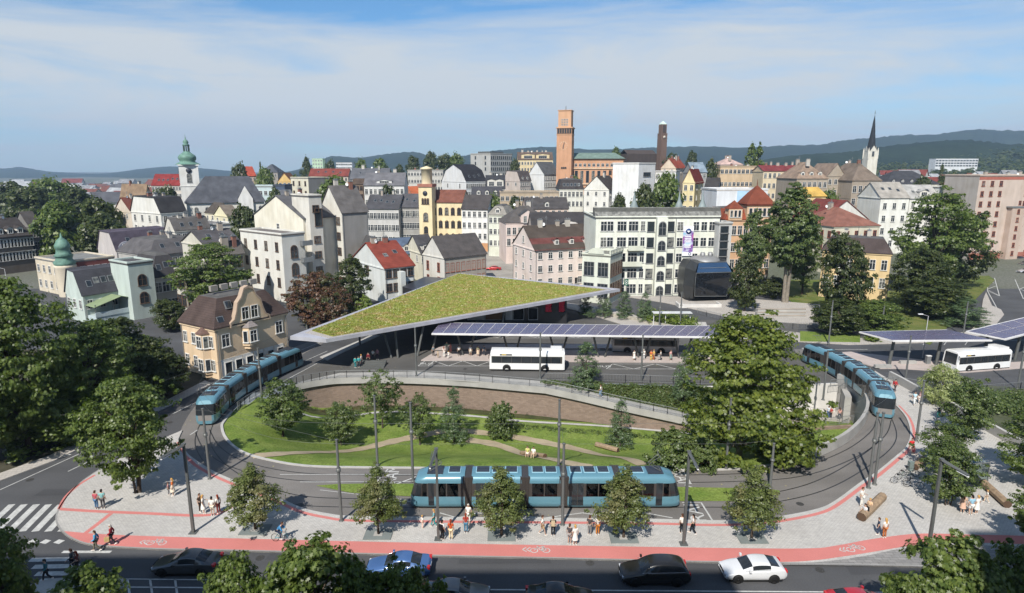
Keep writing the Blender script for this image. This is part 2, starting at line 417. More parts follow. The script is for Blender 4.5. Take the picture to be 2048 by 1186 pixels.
# planting bed between that path and the wall
pl = spline([hit(x, y) for x, y in [(600, 819), (750, 822), (860, 823), (950, 829), (1050, 838), (1200, 847), (1385, 862)]], 6)
mb = MB(); rows = []
for p in pl:
    rows.append([(p.x, p.y + k * 2.6, hraw(p.x, p.y + k * 2.6) + .06) for k in (0, .5, 1)])
mb.grid(rows, 0, True); struct('planting_soil', mb, grass_mat('bed_soil', (.055, .07, .03), (.1, .1, .045), 2.))

# ---- tram loop carriageway (sheet a little above the road)
left_up = gpts([(700, 655), (640, 690), (600, 712), (560, 740), (520, 768), (480, 805), (461, 824)], 0, 3)
left_out = gpts([(600, 690), (540, 715), (480, 745), (430, 775), (392, 810), (366, 850), (356, 882)], 0, 3)
right_in = gpts([(1677, 763), (1640, 740), (1600, 715), (1588, 698)], 0, 3)
right_out = gpts([(1794, 811), (1765, 780), (1720, 745), (1670, 715), (1640, 700)], 0, 3)
outline = left_up + kin[1:] + par[1:] + right_in[1:] + right_out[::-1] + lout[::-1][1:] + left_out[::-1][1:]
mb = MB(); mb.poly([(p.x, p.y, .006) for p in outline]); struct('tram_carriageway', mb, LOOPASPH)
mb = MB(); mb.wallstrip(kin, .28, -.1, .1); struct('kerb', mb, KERB)
mb = MB(); mb.wallstrip(lout, .22, -.05, .135); struct('kerb', mb, KERB)
mb = MB(); mb.poly([(p.x, p.y, .05) for p in gpts([(632, 972), (720, 968), (1000, 970), (1480, 977), (1560, 985), (1500, 1000), (1380, 1003), (1000, 1000), (830, 994), (700, 986)], 0, 3)]); struct('grass_island', mb, LAWN)
# rails
TR_OUT = [(583, 736), (550, 752), (500, 778), (455, 806), (425, 832), (408, 862), (408, 895), (440, 937), (500, 972), (590, 999), (720, 1006), (1000, 1006), (1380, 1006), (1500, 1002), (1630, 975), (1725, 925), (1775, 880), (1770, 838), (1742, 797), (1702, 767), (1662, 744), (1625, 728)]
TR_IN = [(405, 862), (425, 897), (475, 928), (570, 950), (700, 957), (1000, 958), (1300, 958), (1480, 955), (1600, 944), (1700, 908), (1755, 868), (1768, 838)]
track_out = gpts(TR_OUT, 0, 8); track_in = gpts(TR_IN, 0, 8)
RAIL = mat('rail_steel', (.05, .048, .046), .45, metal=.6)
mb = MB()
for tr in (track_out, track_in):
    for s in (-.72, .72):
        off = []
        for i, p in enumerate(tr):
            t = tr[min(i + 1, len(tr) - 1)] - tr[max(i - 1, 0)]; n = Vector((-t.y, t.x, 0)).normalized(); off.append(p + n * s)
        mb.strip(off, .055, .012)
tag(mb.build('tram_rails', RAIL), 'dark steel tram rails set in the brown asphalt loop', 'rails', kind='structure')

# ---- plaza pavement with its red cycle path
PL_ST = [(365, 862), (300, 890), (235, 920), (187, 948), (150, 976), (122, 1011), (111, 1040), (124, 1065), (151, 1083), (198, 1094), (323, 1101), (480, 1104), (860, 1114), (1100, 1119), (1380, 1126), (1559, 1129), (1797, 1134), (2060, 1140), (2260, 1144)]
plst = gpts(PL_ST, 0, 4)
PARWALL = [(1776, 759), (1800, 772), (1837, 793), (1891, 819), (1940, 846), (1994, 877), (2080, 925)]
pwall = gpts(PARWALL, 0, 3)
pout = plst + [G(2330, 1000), pwall[-1]] + pwall[::-1][1:] + [G(1740, 737), G(1720, 745), G(1765, 780)] + lout[::-1]
mb = MB(); mb.prism([(p.x, p.y) for p in pout], -.05, .12); struct('pavement', mb, PAVE)
mb = MB(); mb.wallstrip(plst[2:], .12, -.03, .128); struct('kerb', mb, mat('grey_kerb', (.27, .265, .255), .85, .1, 1., fine=.1))
up = gpts([(126, 1062), (216, 1069), (359, 1074), (480, 1077), (860, 1086), (1380, 1095), (1608, 1097), (1673, 1091), (1739, 1079), (1804, 1070), (1853, 1067), (1934, 1069), (2060, 1072), (2260, 1080)], .12, 4)
lo = gpts([(151, 1080), (198, 1091), (323, 1098), (480, 1101), (860, 1111), (1380, 1122), (1559, 1124), (1625, 1121), (1673, 1115), (1739, 1105), (1804, 1094), (1862, 1087), (1934, 1085), (2060, 1089), (2260, 1098)], .12, 4)
mb = MB(); mb.poly([(p.x, p.y, .126) for p in up + lo[::-1]]); struct('cycle_path', mb, REDP)
mb = MB()
off = gpts([(356, 884), (381, 922), (427, 951), (488, 977), (556, 1004), (603, 1024), (653, 1035), (703, 1041), (860, 1043), (1100, 1045), (1300, 1047), (1420, 1050), (1500, 1048), (1568, 1041), (1640, 1026), (1676, 1009), (1726, 972), (1758, 950), (1798, 917), (1819, 897), (1828, 869), (1819, 837), (1797, 811)], .12, 4)
mb.strip(off, .17, .127)
mb.strip(gpts([(118, 1018), (200, 1023), (300, 1027), (390, 1031), (440, 1026), (470, 1008)], .12, 4), .2, .127)
mb.strip(gpts([(222, 1027), (190, 1052), (154, 1079)], .12, 2), .2, .1265)
mb.strip(gpts([(118, 1018), (131, 994), (157, 970), (190, 950)], .12, 3), .14, .128)
struct('red_guide_line', mb, REDP)
mb = MB(); mb.poly([(p.x, p.y, .124) for p in gpts([(1500, 1129), (1640, 1124), (1740, 1110), (1850, 1091), (2060, 1093), (2200, 1098), (2200, 1138), (1800, 1132)], .12, 2)]); struct('pavement', mb, paving('cobble_strip', (.3, .29, .28), (.22, .215, .21), (.14, .14, .135), .6, .3))

# ---- road markings
mb = MB()
def line(a, b, w=.12, z=.014): mb.strip([G(*a), G(*b)], w / 2, z)
def dashes(a, b, n, fill=.5, w=.12):
    A, B = G(*a), G(*b)
    for i in range(n): mb.strip([A.lerp(B, i / n), A.lerp(B, (i + fill) / n)], w / 2, .014)
line((-60, 1007), (198, 890)); line((136, 943), (180, 922)); line((80, 930), (178, 888)); line((345, 828), (395, 803)); line((380, 870), (395, 860))
for k in range(7):
    A = G(-34 + 26 * k, 1063); B = G(24 + 24.5 * k, 1009)
    mb.strip([A, B], .28, .014)
for k in range(3): mb.strip([G(58 + 27 * k, 1087), G(70 + 27 * k, 1080)], .3, .014)
line((125, 1104), (222, 1104), .3)
for k in range(4): line((60 + 6 * k, 1120 + 14 * k), (150 + 8 * k, 1118 + 14 * k), .5)
dashes((-80, 1172), (2200, 1188), 1, 1., .12)
for x in (255, 300, 350): line((x, 1158), (x + 6, 1200), .14)
line((240, 1158), (430, 1160), .1)
# straight arrow on the left street
A = G(80, 929); B = G(145, 900); t = (B - A).normalized(); n = Vector((-t.y, t.x, 0))
mb.face([(p.x, p.y, .014) for p in (A + n * .9 + t * 2.6, A - t * .0, A - n * .9 + t * 2.6, A - n * .3 + t * 2.6, B - n * .3, B + n * .3, A + n * .3 + t * 2.6)])
# left street going up under the green roof
line((598, 702), (690, 664)); line((610, 722), (655, 702)); line((470, 815), (650, 718)); line((650, 718), (745, 668))
# loop platform zigzags and edge lines
for y, x0, x1 in ((949, 560, 1320), (964, 600, 1330)): line((x0, y), (x1, y), .09)
for y, s in ((943, 1), (1036, -1)):
    xs_ = [845, 905, 975, 1035, 1090, 1150, 1210, 1270, 1330, 1365] if s > 0 else [880, 915, 955, 1090, 1165, 1240, 1290, 1345]
    for i, (a, b) in enumerate(zip(xs_, xs_[1:])):
        line((a, y + (8 if i % 2 else 0)) if s > 0 else (a, 1026 + (10 if i % 2 else 0)), (b, y + (0 if i % 2 else 8)) if s > 0 else (b, 1026 + (0 if i % 2 else 10)), .12)
line((1402, 1005), (1428, 1046), .14); line((1402, 1005), (1364, 1005), .1); line((1366, 941), (1382, 968), .14); line((750, 968), (776, 938), .14); line((782, 972), (870, 940), .14)
line((1366, 1045), (1428, 1046), .1); line((790, 1003), (822, 1003), .12); line((780, 1010), (815, 1010), .12); line((640, 980), (815, 1000), .07)
# terminal bays
def zig(x0, x1, ya, yb, n):
    line((x0, ya), (x1, ya), .13); line((x0 - 8, yb), (x1 - 8, yb), .13)
    for i in range(n):
        a = x0 + (x1 - x0) * i / n; b = x0 + (x1 - x0) * (i + 1) / n
        line((a, ya if i % 2 == 0 else yb), (b, yb if i % 2 == 0 else ya), .14)
    line((x0, ya), (x0 - 12, yb), .13)
zig(868, 1040, 722, 732, 6); zig(1225, 1480, 728, 738, 6); zig(960, 1190, 668, 676, 6); zig(1000, 1200, 700, 706, 5)
line((850, 722), (868, 722), .13); line((836, 732), (858, 732), .13); line((850, 722), (836, 732), .13)
line((1670, 699), (1735, 699), .14); line((1710, 711), (1730, 711), .14); line((1850, 686), (2048, 680), .12)
for x in (1846, 1888, 1930): line((x, 690), (x + 6, 682), .1)
for a, b in [((1988, 552), (1999, 592)), ((1973, 556), (1988, 552)), ((1976, 562), (1992, 567)), ((1976, 578), (1992, 572)), ((1976, 580), (1998, 591)), ((1976, 560), (1975, 582)), ((1975, 582), (1999, 592)), ((1999, 536), (2007, 541)), ((2024, 534), (2032, 539)), ((2030, 559), (2047, 598)), ((2040, 578), (2070, 565)), ((2040, 578), (2070, 592)), ((1975, 582), (1997, 622)), ((1980, 540), (2048, 548))]:
    line(a, b, .16)
for k in range(5): line((1604 + 2 * k, 697 + 2.4 * k), (1636 + 9 * k, 694 + 2.4 * k), .35)
struct('road_marking', mb, LINE)
mb = MB(); rr = random.Random(21)
for px, py in ((700, 1117), (1180, 1126), (1640, 1140), (60, 960), (520, 1116), (1330, 985), (600, 1010), (1600, 1008), (930, 738), (1420, 742), (340, 845)):
    p = G(px, py); mb.face([(p.x + .33 * math.cos(t * math.pi / 8), p.y + .33 * math.sin(t * math.pi / 8), .0125) for t in range(16)])
struct('manhole_cover', mb, mat('cast_iron', (.06, .058, .055), .6, .3, 8., fine=.4))
mb = MB()
for px, py, w_, h_ in ((600, 1113, 5, .8), (1010, 1123, 7, .6), (1750, 1141, 4, 1.), (110, 985, 3, 1.2), (1100, 739, 9, .9), (1500, 700, 6, 1.1), (1180, 690, 8, .7)):
    p = G(px, py); a = [(p.x - w_ / 2, p.y - h_ / 2), (p.x + w_ / 2, p.y - h_ / 2 + .1), (p.x + w_ / 2 - .2, p.y + h_ / 2), (p.x - w_ / 2 + .1, p.y + h_ / 2)]
    mb.face([(x, y, .0105) for x, y in a])
struct('road_patch', mb, asphalt('patch_asphalt', (.07, .071, .075)))
def ground_text(txt, px, py, size, rz, name='road_lettering', z=.016):
    me = text_mesh(txt, size); me.materials.append(LINE); p = G(px, py)
    o = link(name, me, None, (p.x, p.y, z), rz); tag(o, kind='structure'); return o
ground_text('TRAM', 783, 955, 1.7, rad(90)); ground_text('TRAM', 1361, 954, 1.7, rad(-90)); ground_text('TRAM', 1392, 1026, 1.9, rad(90))
ground_text('BUS', 853, 727.5, 1.2, 0); ground_text('BUS', 1208, 733, 1.2, 0)
# bicycle symbols with a double chevron, painted on the cycle path
def bike_mark(px, py, s, rz):
    b = MB()
    def ln(p, q, w=.05): b.strip([Vector((p[0], p[1], 0)), Vector((q[0], q[1], 0))], w, 0.)
    for cx in (.55, 1.75):
        for k in range(14):
            a, c = 2 * math.pi * k / 14, 2 * math.pi * (k + 1) / 14
            ln((cx + .36 * math.cos(a), .36 * math.sin(a)), (cx + .36 * math.cos(c), .36 * math.sin(c)))
    for p, q in (((.55, 0), (.95, .5)), ((.95, .5), (1.5, .5)), ((1.5, .5), (1.2, 0)), ((1.2, 0), (.95, .5)), ((1.2, 0), (1.75, 0)), ((1.75, 0), (1.45, .65)), ((.95, .5), (.85, .72)), ((1.3, .65), (1.6, .65))): ln(p, q)
    for x in (-.2, -.6):
        ln((x + .4, .5), (x, .15), .06); ln((x, .15), (x + .4, -.2), .06)
    s *= .78; p = G(px, py, .12); o = b.build('cycle_symbol', LINE, None, (p.x, p.y, .134), rz); o.scale = (s, s, s); tag(o, kind='structure')
bike_mark(290, 1086, 1.0, 0); bike_mark(1057, 1101, 1.0, 0); bike_mark(1692, 1101, 1.0, rad(14))

# ---- terminal ground: sheet from the garden wall back, platforms
mb = MB(); b_ = wtop + tedge[1:]
tz = [(p.x, p.y, .005) for p in b_] + [(*G(1600, 715)[:2], .005), (*G(1588, 698)[:2], .005), (*G(1600, 640)[:2], .005), (*G(1240, 640)[:2], .005), (*G(850, 640)[:2], .005), (*G(700, 690)[:2], .005), (*G(600, 745)[:2], .005)]
mb.poly(tz); struct('bus_lanes', mb, ASPH2)
def slab(name, px, z, m, n=3, z0=-.05, smooth=True):
    b = MB(); pts = spline([G(x, y, 0) for x, y in px], n, True) if smooth else [G(x, y, 0) for x, y in px]
    b.prism([(p.x, p.y) for p in pts], z0, z); return struct(name, b, m)
slab('platform', [(842, 722), (872, 704), (1100, 702), (1520, 708), (1560, 716), (1540, 727), (1200, 725), (900, 721)], .16, PINKP, 1, smooth=False)
slab('platform', [(870, 700), (890, 690), (1250, 690), (1240, 698)], .15, PINKP, 1, smooth=False)
slab('platform', [(655, 722), (690, 704), (760, 672), (742, 672), (640, 715)], .12, KERB, 1, smooth=False)
slab('platform', [(1655, 708), (1700, 705), (1860, 723), (1985, 728), (2060, 724), (2060, 736), (1930, 746), (1800, 738), (1760, 738)], .15, PINKP, 2, smooth=False)
slab('walkway', [(600, 765), (680, 747), (830, 744), (1090, 764), (1090, 774), (1000, 767), (830, 756), (680, 756)], .1, CONCRETE, 1, smooth=False)
slab('sidewalk', [(1560, 662), (1700, 678), (1850, 674), (1940, 664), (1960, 640), (1966, 600), (1972, 585), (1984, 612), (2002, 620), (2008, 630), (1990, 652), (1960, 672), (1850, 686), (1700, 690), (1560, 682)], .12, PAVE2, 1, smooth=False)
slab('sidewalk', [(1130, 606), (1250, 622), (1330, 660), (1420, 668), (1420, 676), (1290, 664), (1200, 636), (1130, 616)], .12, PAVE2, 1, smooth=False)
slab('park_paving', [(1240, 592), (1470, 596), (1640, 610), (1640, 650), (1480, 640), (1330, 606)], .14, PAVE2, 1, smooth=False)
slab('park_lawn', [(1440, 560), (1700, 560), (1760, 600), (1720, 640), (1640, 640), (1560, 590), (1440, 592)], .08, ROUGHGRASS, 1, smooth=False)
slab('park_lawn', [(1600, 684), (1720, 686), (1720, 672), (1600, 664)], .2, LAWN, 1, smooth=False)
slab('verge', [(1860, 690), (1990, 560), (1960, 540), (1700, 600), (1680, 660), (1800, 668)], .06, ROUGHGRASS, 1, smooth=False)
slab('verge', [(1985, 532), (2060, 534), (2060, 526), (1985, 524)], .1, LAWN, 1, smooth=False)
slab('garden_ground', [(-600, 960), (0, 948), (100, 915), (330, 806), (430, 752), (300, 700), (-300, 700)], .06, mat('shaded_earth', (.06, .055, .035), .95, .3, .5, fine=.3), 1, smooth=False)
slab('sidewalk', [(-80, 985), (0, 948), (100, 912), (330, 803), (410, 762), (425, 768), (340, 812), (110, 922), (0, 963), (-80, 1000)], .1, PAVE2, 1, smooth=False)
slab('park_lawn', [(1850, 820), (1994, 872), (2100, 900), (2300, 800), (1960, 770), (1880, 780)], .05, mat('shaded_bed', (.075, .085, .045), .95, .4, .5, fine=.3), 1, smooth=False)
slab('traffic_island', [(60, 1172), (150, 1156), (235, 1158), (250, 1168), (230, 1185), (60, 1230)], .12, CONCRETE, 2)

# ---- hills with woods: long ridges far behind the town
def hill(name, crest, d, m, base=0., thick=900., seed=1):
    rr = random.Random(seed); cr = spline([Vector((x, y, 0)) for x, y in crest], 10); b = MB(); rows = []
    for c in cr:
        top = P(c.x, c.y, d); row = []
        for k, (dy, h) in enumerate(((-thick, 0), (-thick * .75, .1), (-thick * .5, .3), (-thick * .3, .58), (-thick * .15, .82), (-thick * .06, .95), (0, 1), (thick * .3, .8), (thick * .8, 0))):
            z = base + (top.z - base) * h; s = (top.y + dy) / top.y
            row.append((top.x * s, top.y + dy, z + (rr.uniform(-1, 1) * (top.z - base) * .02 if 0 < k < 8 else 0)))
        rows.append(row)
    b.grid(rows, 0, True); return struct(name, b, m)
FOREST = grass_mat('distant_forest', (.012, .026, .018), (.028, .045, .022), .02, .05)
hill('hills', [(-500, 338), (-200, 339), (0, 337), (40, 334), (100, 343), (200, 347), (280, 338), (340, 333), (420, 338), (520, 347), (640, 352)], 3600, FOREST, -20, 1200)
hill('hills', [(540, 350), (600, 338), (640, 322), (665, 312), (720, 315), (780, 307), (830, 304), (870, 315), (930, 311), (990, 301), (1040, 297), (1110, 293), (1180, 299), (1260, 297), (1320, 294), (1420, 293), (1500, 295), (1560, 291), (1640, 289), (1680, 281), (1740, 276), (1800, 271), (1880, 267), (1950, 258), (1985, 260), (2048, 261), (2200, 262), (2500, 280)], 2600, FOREST, 5, 1000, 2)
hill('hills', [(1440, 336), (1500, 326), (1560, 314), (1640, 307), (1700, 303), (1760, 294), (1850, 284), (1920, 279), (1980, 284), (2048, 288), (2200, 280), (2500, 285)], 1250, FOREST, 4, 520, 3)

# ---- walls of the garden
BRICK = paving('brown_brick', (.29, .215, .17), (.22, .16, .125), (.2, .165, .14), .5, .16)
nt = BRICK.node_tree                                   # bricks run along the wall: x along, z up
mp = node(nt, 'ShaderNodeMapping'); mp.inputs['Rotation'].default_value = (rad(90), 0, 0)
for n in nt.nodes:
    if n.type == 'TEX_BRICK':
        tcn = [q for q in nt.nodes if q.type == 'TEX_COORD'][0]; nt.links.new(tcn.outputs['Object'], mp.inputs['Vector']); nt.links.new(mp.outputs[0], n.inputs['Vector'])
gw = thing('garden_wall', 'long brown brick retaining wall with pale concrete coping above the sunken garden', 'wall', tuple(wtop[0]))
o0 = wtop[0]
full = wtop + ramp_pts[1:]
loc = lambda pts: [Vector((p.x - o0.x, p.y - o0.y, p.z)) for p in pts]
fl = loc(full)
bot = [hz(p.x, p.y - .5) - .6 for p in full]
mb = MB(); mb.wallstrip([p + Vector((0, .45, 0)) for p in fl], .4, lambda i: bot[i] - o0.z, lambda i: fl[i].z - .75); mb.build('brick_face', BRICK, gw)
mb = MB(); mb.wallstrip([p for p in fl], .5, lambda i: fl[i].z - .78, lambda i: fl[i].z + .12); mb.build('coping', CONCRETE, gw)
# ramp walkway behind the wall, and planted bank up to the terminal
mb = MB(); mb.grid([[(p.x, p.y + .4, p.z + .02), (p.x + .3, p.y + 2.2, p.z + .02)] for p in ramp_pts], 0, False); struct('ramp', mb, CONCRETE)
te = gpts([(1105, 768), (1200, 768), (1300, 771), (1400, 774), (1500, 776)], 0, 4); bank = []
for i, p in enumerate(ramp_pts):
    q = te[min(len(te) - 1, int(i * (len(te) - 1) / (len(ramp_pts) - 1)))]
    a = Vector((p.x + .3, p.y + 2.2, p.z + .03)); bank.append([a.lerp(Vector((q.x, q.y, .02)), k / 4) for k in range(5)])
mb = MB(); mb.grid(bank, 0, True); struct('bank', mb, grass_mat('bank_soil', (.045, .06, .022), (.08, .09, .03), 2.))

# tram bridge parapet: curved concrete wall, its inner face goes down to the pit
tb = thing('bridge_parapet', 'curved pale concrete parapet of the tram bridge along the inside of the right bend', 'wall', tuple(par[0])); o1 = par[0]
pl_ = [Vector((p.x - o1.x, p.y - o1.y, 0)) for p in par]
mb = MB(); mb.wallstrip(pl_, .35, -4.6, 1.15); mb.build('parapet_wall', CONCRETE, tb)
ab = G(1683, 800, -1.5)
pitw = MB(); q0, q1 = G(1385, 775), G(1676, 768)
pitw.wallstrip([Vector((q0.x, q0.y, 0)), Vector((q1.x, q1.y, 0))], .3, -4.5, .05); tag(pitw.build('underpass_wall', mat('pale_render', (.55, .53, .5), .85)), 'pale rendered wall at the back of the underpass yard beside the tram bridge', 'wall')
mb = MB(); a, b = G(1672, 783, -1), G(1689, 800, -2)
mb.box(-.4, .4, -2.2, 1.2, -4.3, -.6); tag(mb.build('underpass_abutment', CONCRETE, None, (a.x + .8, a.y - 1, 0), rad(-20)), 'upright concrete abutment slab at the mouth of the underpass', 'wall')
slab_ = MB(); slab_.prism([G(x, y, -4.1)[:2] for x, y in ((1560, 855), (1640, 838), (1700, 842), (1712, 812), (1690, 790), (1560, 792))], -4.4, -4.0); struct('underpass_yard', slab_, PAVE2)
lw = MB(); a, b = G(1600, 858, -4.), G(1705, 852, -4.); lw.wallstrip([a, b], .4, -5, -3.95); tag(lw.build('low_stone_wall', BRICK), 'low reddish stone wall below the railing of the underpass yard', 'wall')
# right promenade wall
pw = thing('promenade_wall', 'straight grey concrete wall along the promenade right of the tram', 'wall', tuple(pwall[0])); o2 = pwall[0]
mb = MB(); mb.wallstrip([Vector((p.x - o2.x, p.y - o2.y, 0)) for p in pwall], .3, -.3, 1.15); mb.build('wall_body', CONCRETE, pw)
mb = MB(); mb.wallstrip([Vector((p.x - o2.x, p.y - o2.y - .03, 0)) for p in pwall], .36, 1.152, 1.2); mb.build('wall_cap', KERB, pw)
wl = MB(); wl.wallstrip([p + Vector((0, 0, 0)) for p in gpts([(1205, 632), (1260, 640), (1320, 654), (1400, 668), (1450, 676)], 0, 4)], .5, 0, .7); tag(wl.build('stone_wall', mat('rough_stone', (.4, .37, .31), .9, .25, 2., fine=.3)), 'low curved rough stone wall below the clipped hedge bank', 'wall')
# ================================================================ BUILDINGS
GLASS = glass_mat()
FR = {'w': mat('white_window_frame', (.62, .61, .58), .6), 'b': mat('brown_window_frame', (.12, .075, .05), .6), 'g': mat('grey_window_frame', (.22, .22, .22), .6), 'r': mat('red_brown_frame', (.3, .1, .06), .6)}
WCACHE = {}
def win_mesh(w, h, st, fr, lod):
    key = (round(w, 2), round(h, 2), st, fr, lod)
    if key in WCACHE: return WCACHE[key]
    f, g = MB(), MB(); t = .09; x0, x1 = -w / 2, w / 2
    gm = 0 if lod == 0 else 1
    gl = g if lod == 0 else f
    if st == 'arch':
        r = w / 2; n = 6; arc = [(r * math.cos(math.pi * k / n), h - r + r * math.sin(math.pi * k / n)) for k in range(n + 1)]
        out = [(x0, 0), (x1, 0)] + arc[0:]
        gl.face([(x, -.02, z) for x, z in out], gm)
        o2 = [(x1, 0)] + arc + [(x0, 0)]
        for (a, b) in zip(o2, o2[1:]):
            c = (0, h * .45); k = 1 + .22 / w
            A, B = ((c[0] + (p[0] - c[0]) * k, c[1] + (p[1] - c[1]) * k) for p in (a, b))
            f.face([(a[0], -.09, a[1]), (A[0], -.09, A[1]), (B[0], -.09, B[1]), (b[0], -.09, b[1])]); f.face([(A[0], -.09, A[1]), (A[0], 0, A[1]), (B[0], 0, B[1]), (B[0], -.09, B[1])])
        f.box(-.04, .04, -.06, -.022, 0, h - .1); f.box(x0, x1, -.06, -.022, h * .55, h * .55 + .07)
    else:
        gl.face([(x0, -.02, 0), (x1, -.02, 0), (x1, -.02, h), (x0, -.02, h)], gm)
        f.box(x0 - t, x0, -.1, 0, -.0, h + t); f.box(x1, x1 + t, -.1, 0, -.0, h + t); f.box(x0, x1, -.1, 0, h, h + t)
        if st == 'hood': f.box(x0 - .25, x1 + .25, -.22, 0, h + t + .12, h + t + .3)
        nm = 0 if st == 'pane' else (3 if w > 2.2 else 2 if w > 1.5 else 1)
        for k in range(nm): x = x0 + w * (k + 1) / (nm + 1); f.box(x - .035, x + .035, -.06, -.022, 0, h)
        if st != 'pane' and h > 1.2: f.box(x0, x1, -.058, -.022, h * .66, h * .66 + .06)
    f.box(x0 - .18, x1 + .18, -.2, 0, -.12, -.001)
    if lod == 0: r_ = (f.mesh('window', FR[fr]), g.mesh('pane', GLASS))
    else: r_ = (f.mesh('window', [FR[fr], GLASS]), None)
    WCACHE[key] = r_; return r_
def put_win(par, x, y, z, rz, w, h, st='sash', fr='w', lod=1):
    a, b = win_mesh(w, h, st, fr, lod); o = link('window', a, par, (x, y, z), rz)
    if b: link('pane', b, o)
    return o
def facade(par, side, L, H, cols, rows, w, h, st, top, style, fr, lod, m0=None, skip=(), off=0.):
    """rows of windows counted down from the eave; side R = y 0, L = x 0"""
    m0 = m0 if m0 is not None else L / cols / 2
    for r in range(rows):
        z = H - top - h - r * st
        if z < .4: break
        for c in range(cols):
            if (c, r) in skip: continue
            s = m0 + (L - 2 * m0) * (c / (cols - 1) if cols > 1 else .5)
            if side == 'R': put_win(par, s, -off, z, 0, w, h, style, fr, lod)
            else: put_win(par, -off, s, z, -math.pi / 2, w, h, style, fr, lod)
def rect(L, W, e, z, ex=None):
    ex = e if ex is None else ex
    return [(-ex, -e, z), (L + ex, -e, z), (L + ex, W + e, z), (-ex, W + e, z)]
BN = 0
def bld(name, label, B, d, th, xl, xr, wall, roof, kind='gx', rh=3., Rw=None, Lw=None, win=(1.0, 1.6), st=3.3, top=.9, style='sash', fr='w', inset=1.6,
        ch=0, dm=None, sk=0, L=None, W=None, cor=True, parent=None, ext=0., zb=None, lod=None, hipk=None, ov=.35, skipR=(), skipL=(), cat='building', bands=0, h=None, part='wing', rtop=None, dcol=None):
    global BN; BN += 1
    if isinstance(roof, str):
        jr = random.Random(BN * 7 + 3); rc = srgb(roof); f_ = jr.uniform(.78, 1.4); w_ = jr.uniform(-.02, .14); roof = (rc[0] * f_ * (1 + w_), rc[1] * f_, rc[2] * f_ * (1 - w_))
    wm, rm = (plaster(wall) if not hasattr(wall, 'node_tree') else wall), (roofing(roof) if not hasattr(roof, 'node_tree') else roof)
    b = P(B[0], B[1], d); ze = b.z; a = rad(th); u = Vector((math.cos(a), math.sin(a))); v = Vector((-u.y, u.x))
    def solve(px, q): k = (px - 1024) / FPX; return (k * d - b.x) / (q.x - k * q.y * CP)
    if L is None: L = abs(solve(xr, u))
    if W is None: W = abs(solve(xl, v))
    L, W = min(max(L, 3), 90), min(max(W, 3), 60)
    if zb is None: zb = min(terr(b.x + u.x * i * L + v.x * j * W, b.y + u.y * i * L + v.y * j * W) for i in (0, 1) for j in (0, 1)) - .3
    H = ze - zb
    if h is not None: zb = ze - h; H = h
    if parent is None:
        root = thing(name, label, cat, (b.x, b.y, zb), a)
    else:
        root = parent; m0 = root.matrix_world if False else None
    lod = lod if lod is not None else (0 if d < 165 else 1)
    mb = MB(); mb.box(0, L, 0, W, 0, H)
    r = MB(); o = ov
    def profile(axis, pr):                       # extruded roof, wall fills the gable
        og = .25
        if axis == 'x':
            f = lambda s, t, z: (t, s, z); T = L
        else:
            f = lambda s, t, z: (s, t, z); T = W
        for (s0, z0), (s1, z1) in zip(pr, pr[1:]):
            r.face([f(s0, -og, z0), f(s0, T + og, z0), f(s1, T + og, z1), f(s1, -og, z1)])
            r.face([f(s0, -og, z0 + .16), f(s0, T + og, z0 + .16), f(s1, T + og, z1 + .16), f(s1, -og, z1 + .16)])
            for t in (-og, T + og): r.face([f(s0, t, z0), f(s1, t, z1), f(s1, t, z1 + .16), f(s0, t, z0 + .16)])
        for s, z in (pr[0], pr[-1]): r.face([f(s, -og, z), f(s, T + og, z), f(s, T + og, z + .16), f(s, -og, z + .16)])
        for t in (0.002, T - .002): mb.face([f(s, t, z) for s, z in pr])
    def slope(side, t, along):                   # point on roof for t 0..1 up the slope
        if kind in ('gx', 'hip') or kind == 'man': run = (W / 2 if kind != 'man' else inset)
        elif kind == 'gy': run = L / 2
        else: run = inset
        return run
    if kind == 'gx': profile('x', [(-o, H - o * rh / (W / 2)), (W / 2, H + rh), (W + o, H - o * rh / (W / 2))])
    elif kind == 'gy': profile('y', [(-o, H - o * rh / (L / 2)), (L / 2, H + rh), (L + o, H - o * rh / (L / 2))])
    elif kind == 'mgx': profile('x', [(-.2, H - .1), (inset, H + rh), (W - inset, H + rh + .3), (W + .2, H - .1)])
    elif kind == 'mgy': profile('y', [(-.2, H - .1), (inset, H + rh), (L - inset, H + rh + .3), (L + .2, H - .1)])
    elif kind == 'gamx': profile('x', [(-.2, H - .1), (inset, H + rh * .65), (W / 2, H + rh), (W - inset, H + rh * .65), (W + .2, H - .1)])
    elif kind == 'gamy': profile('y', [(-.2, H - .1), (inset, H + rh * .65), (L / 2, H + rh), (L - inset, H + rh * .65), (L + .2, H - .1)])
    elif kind == 'hip':
        k = hipk if hipk is not None else min(L, W) / 2 * .98
        e, z0 = o, H - .05
        if L >= W: ra, rb = (k, W / 2), (L - k, W / 2)
        else: ra, rb = (L / 2, k), (L / 2, W - k)
        A, Bq, Cq, Dq = rect(L, W, e, z0); p, q = (*ra, H + rh), (*rb, H + rh)
        if L >= W: fs = [(A, Bq, q, p), (Bq, Cq, q), (Cq, Dq, p, q), (Dq, A, p)]
        else: fs = [(A, Bq, p), (Bq, Cq, q, p), (Cq, Dq, q), (Dq, A, p, q)]
        for f in fs: r.face(f)
        r.face([A, Bq, Cq, Dq][::-1])
    elif kind == 'pyr':
        A = rect(L, W, o, H - .05); p = (L / 2, W / 2, H + rh)
        for i in range(4): r.face([A[i], A[(i + 1) % 4], p])
        r.face(A[::-1])
    elif kind == 'man':
        rows = [rect(L, W, .3, H - .08), rect(L, W, .3, H + .08), rect(L, W, -inset * .75, H + rh * .8), rect(L, W, -inset, H + rh)]
        r.grid(rows, 0, False, True); tp = rect(L, W, -inset, H + rh)
        rt = rtop if rtop else .5; k = min(L, W) / 2 * .8
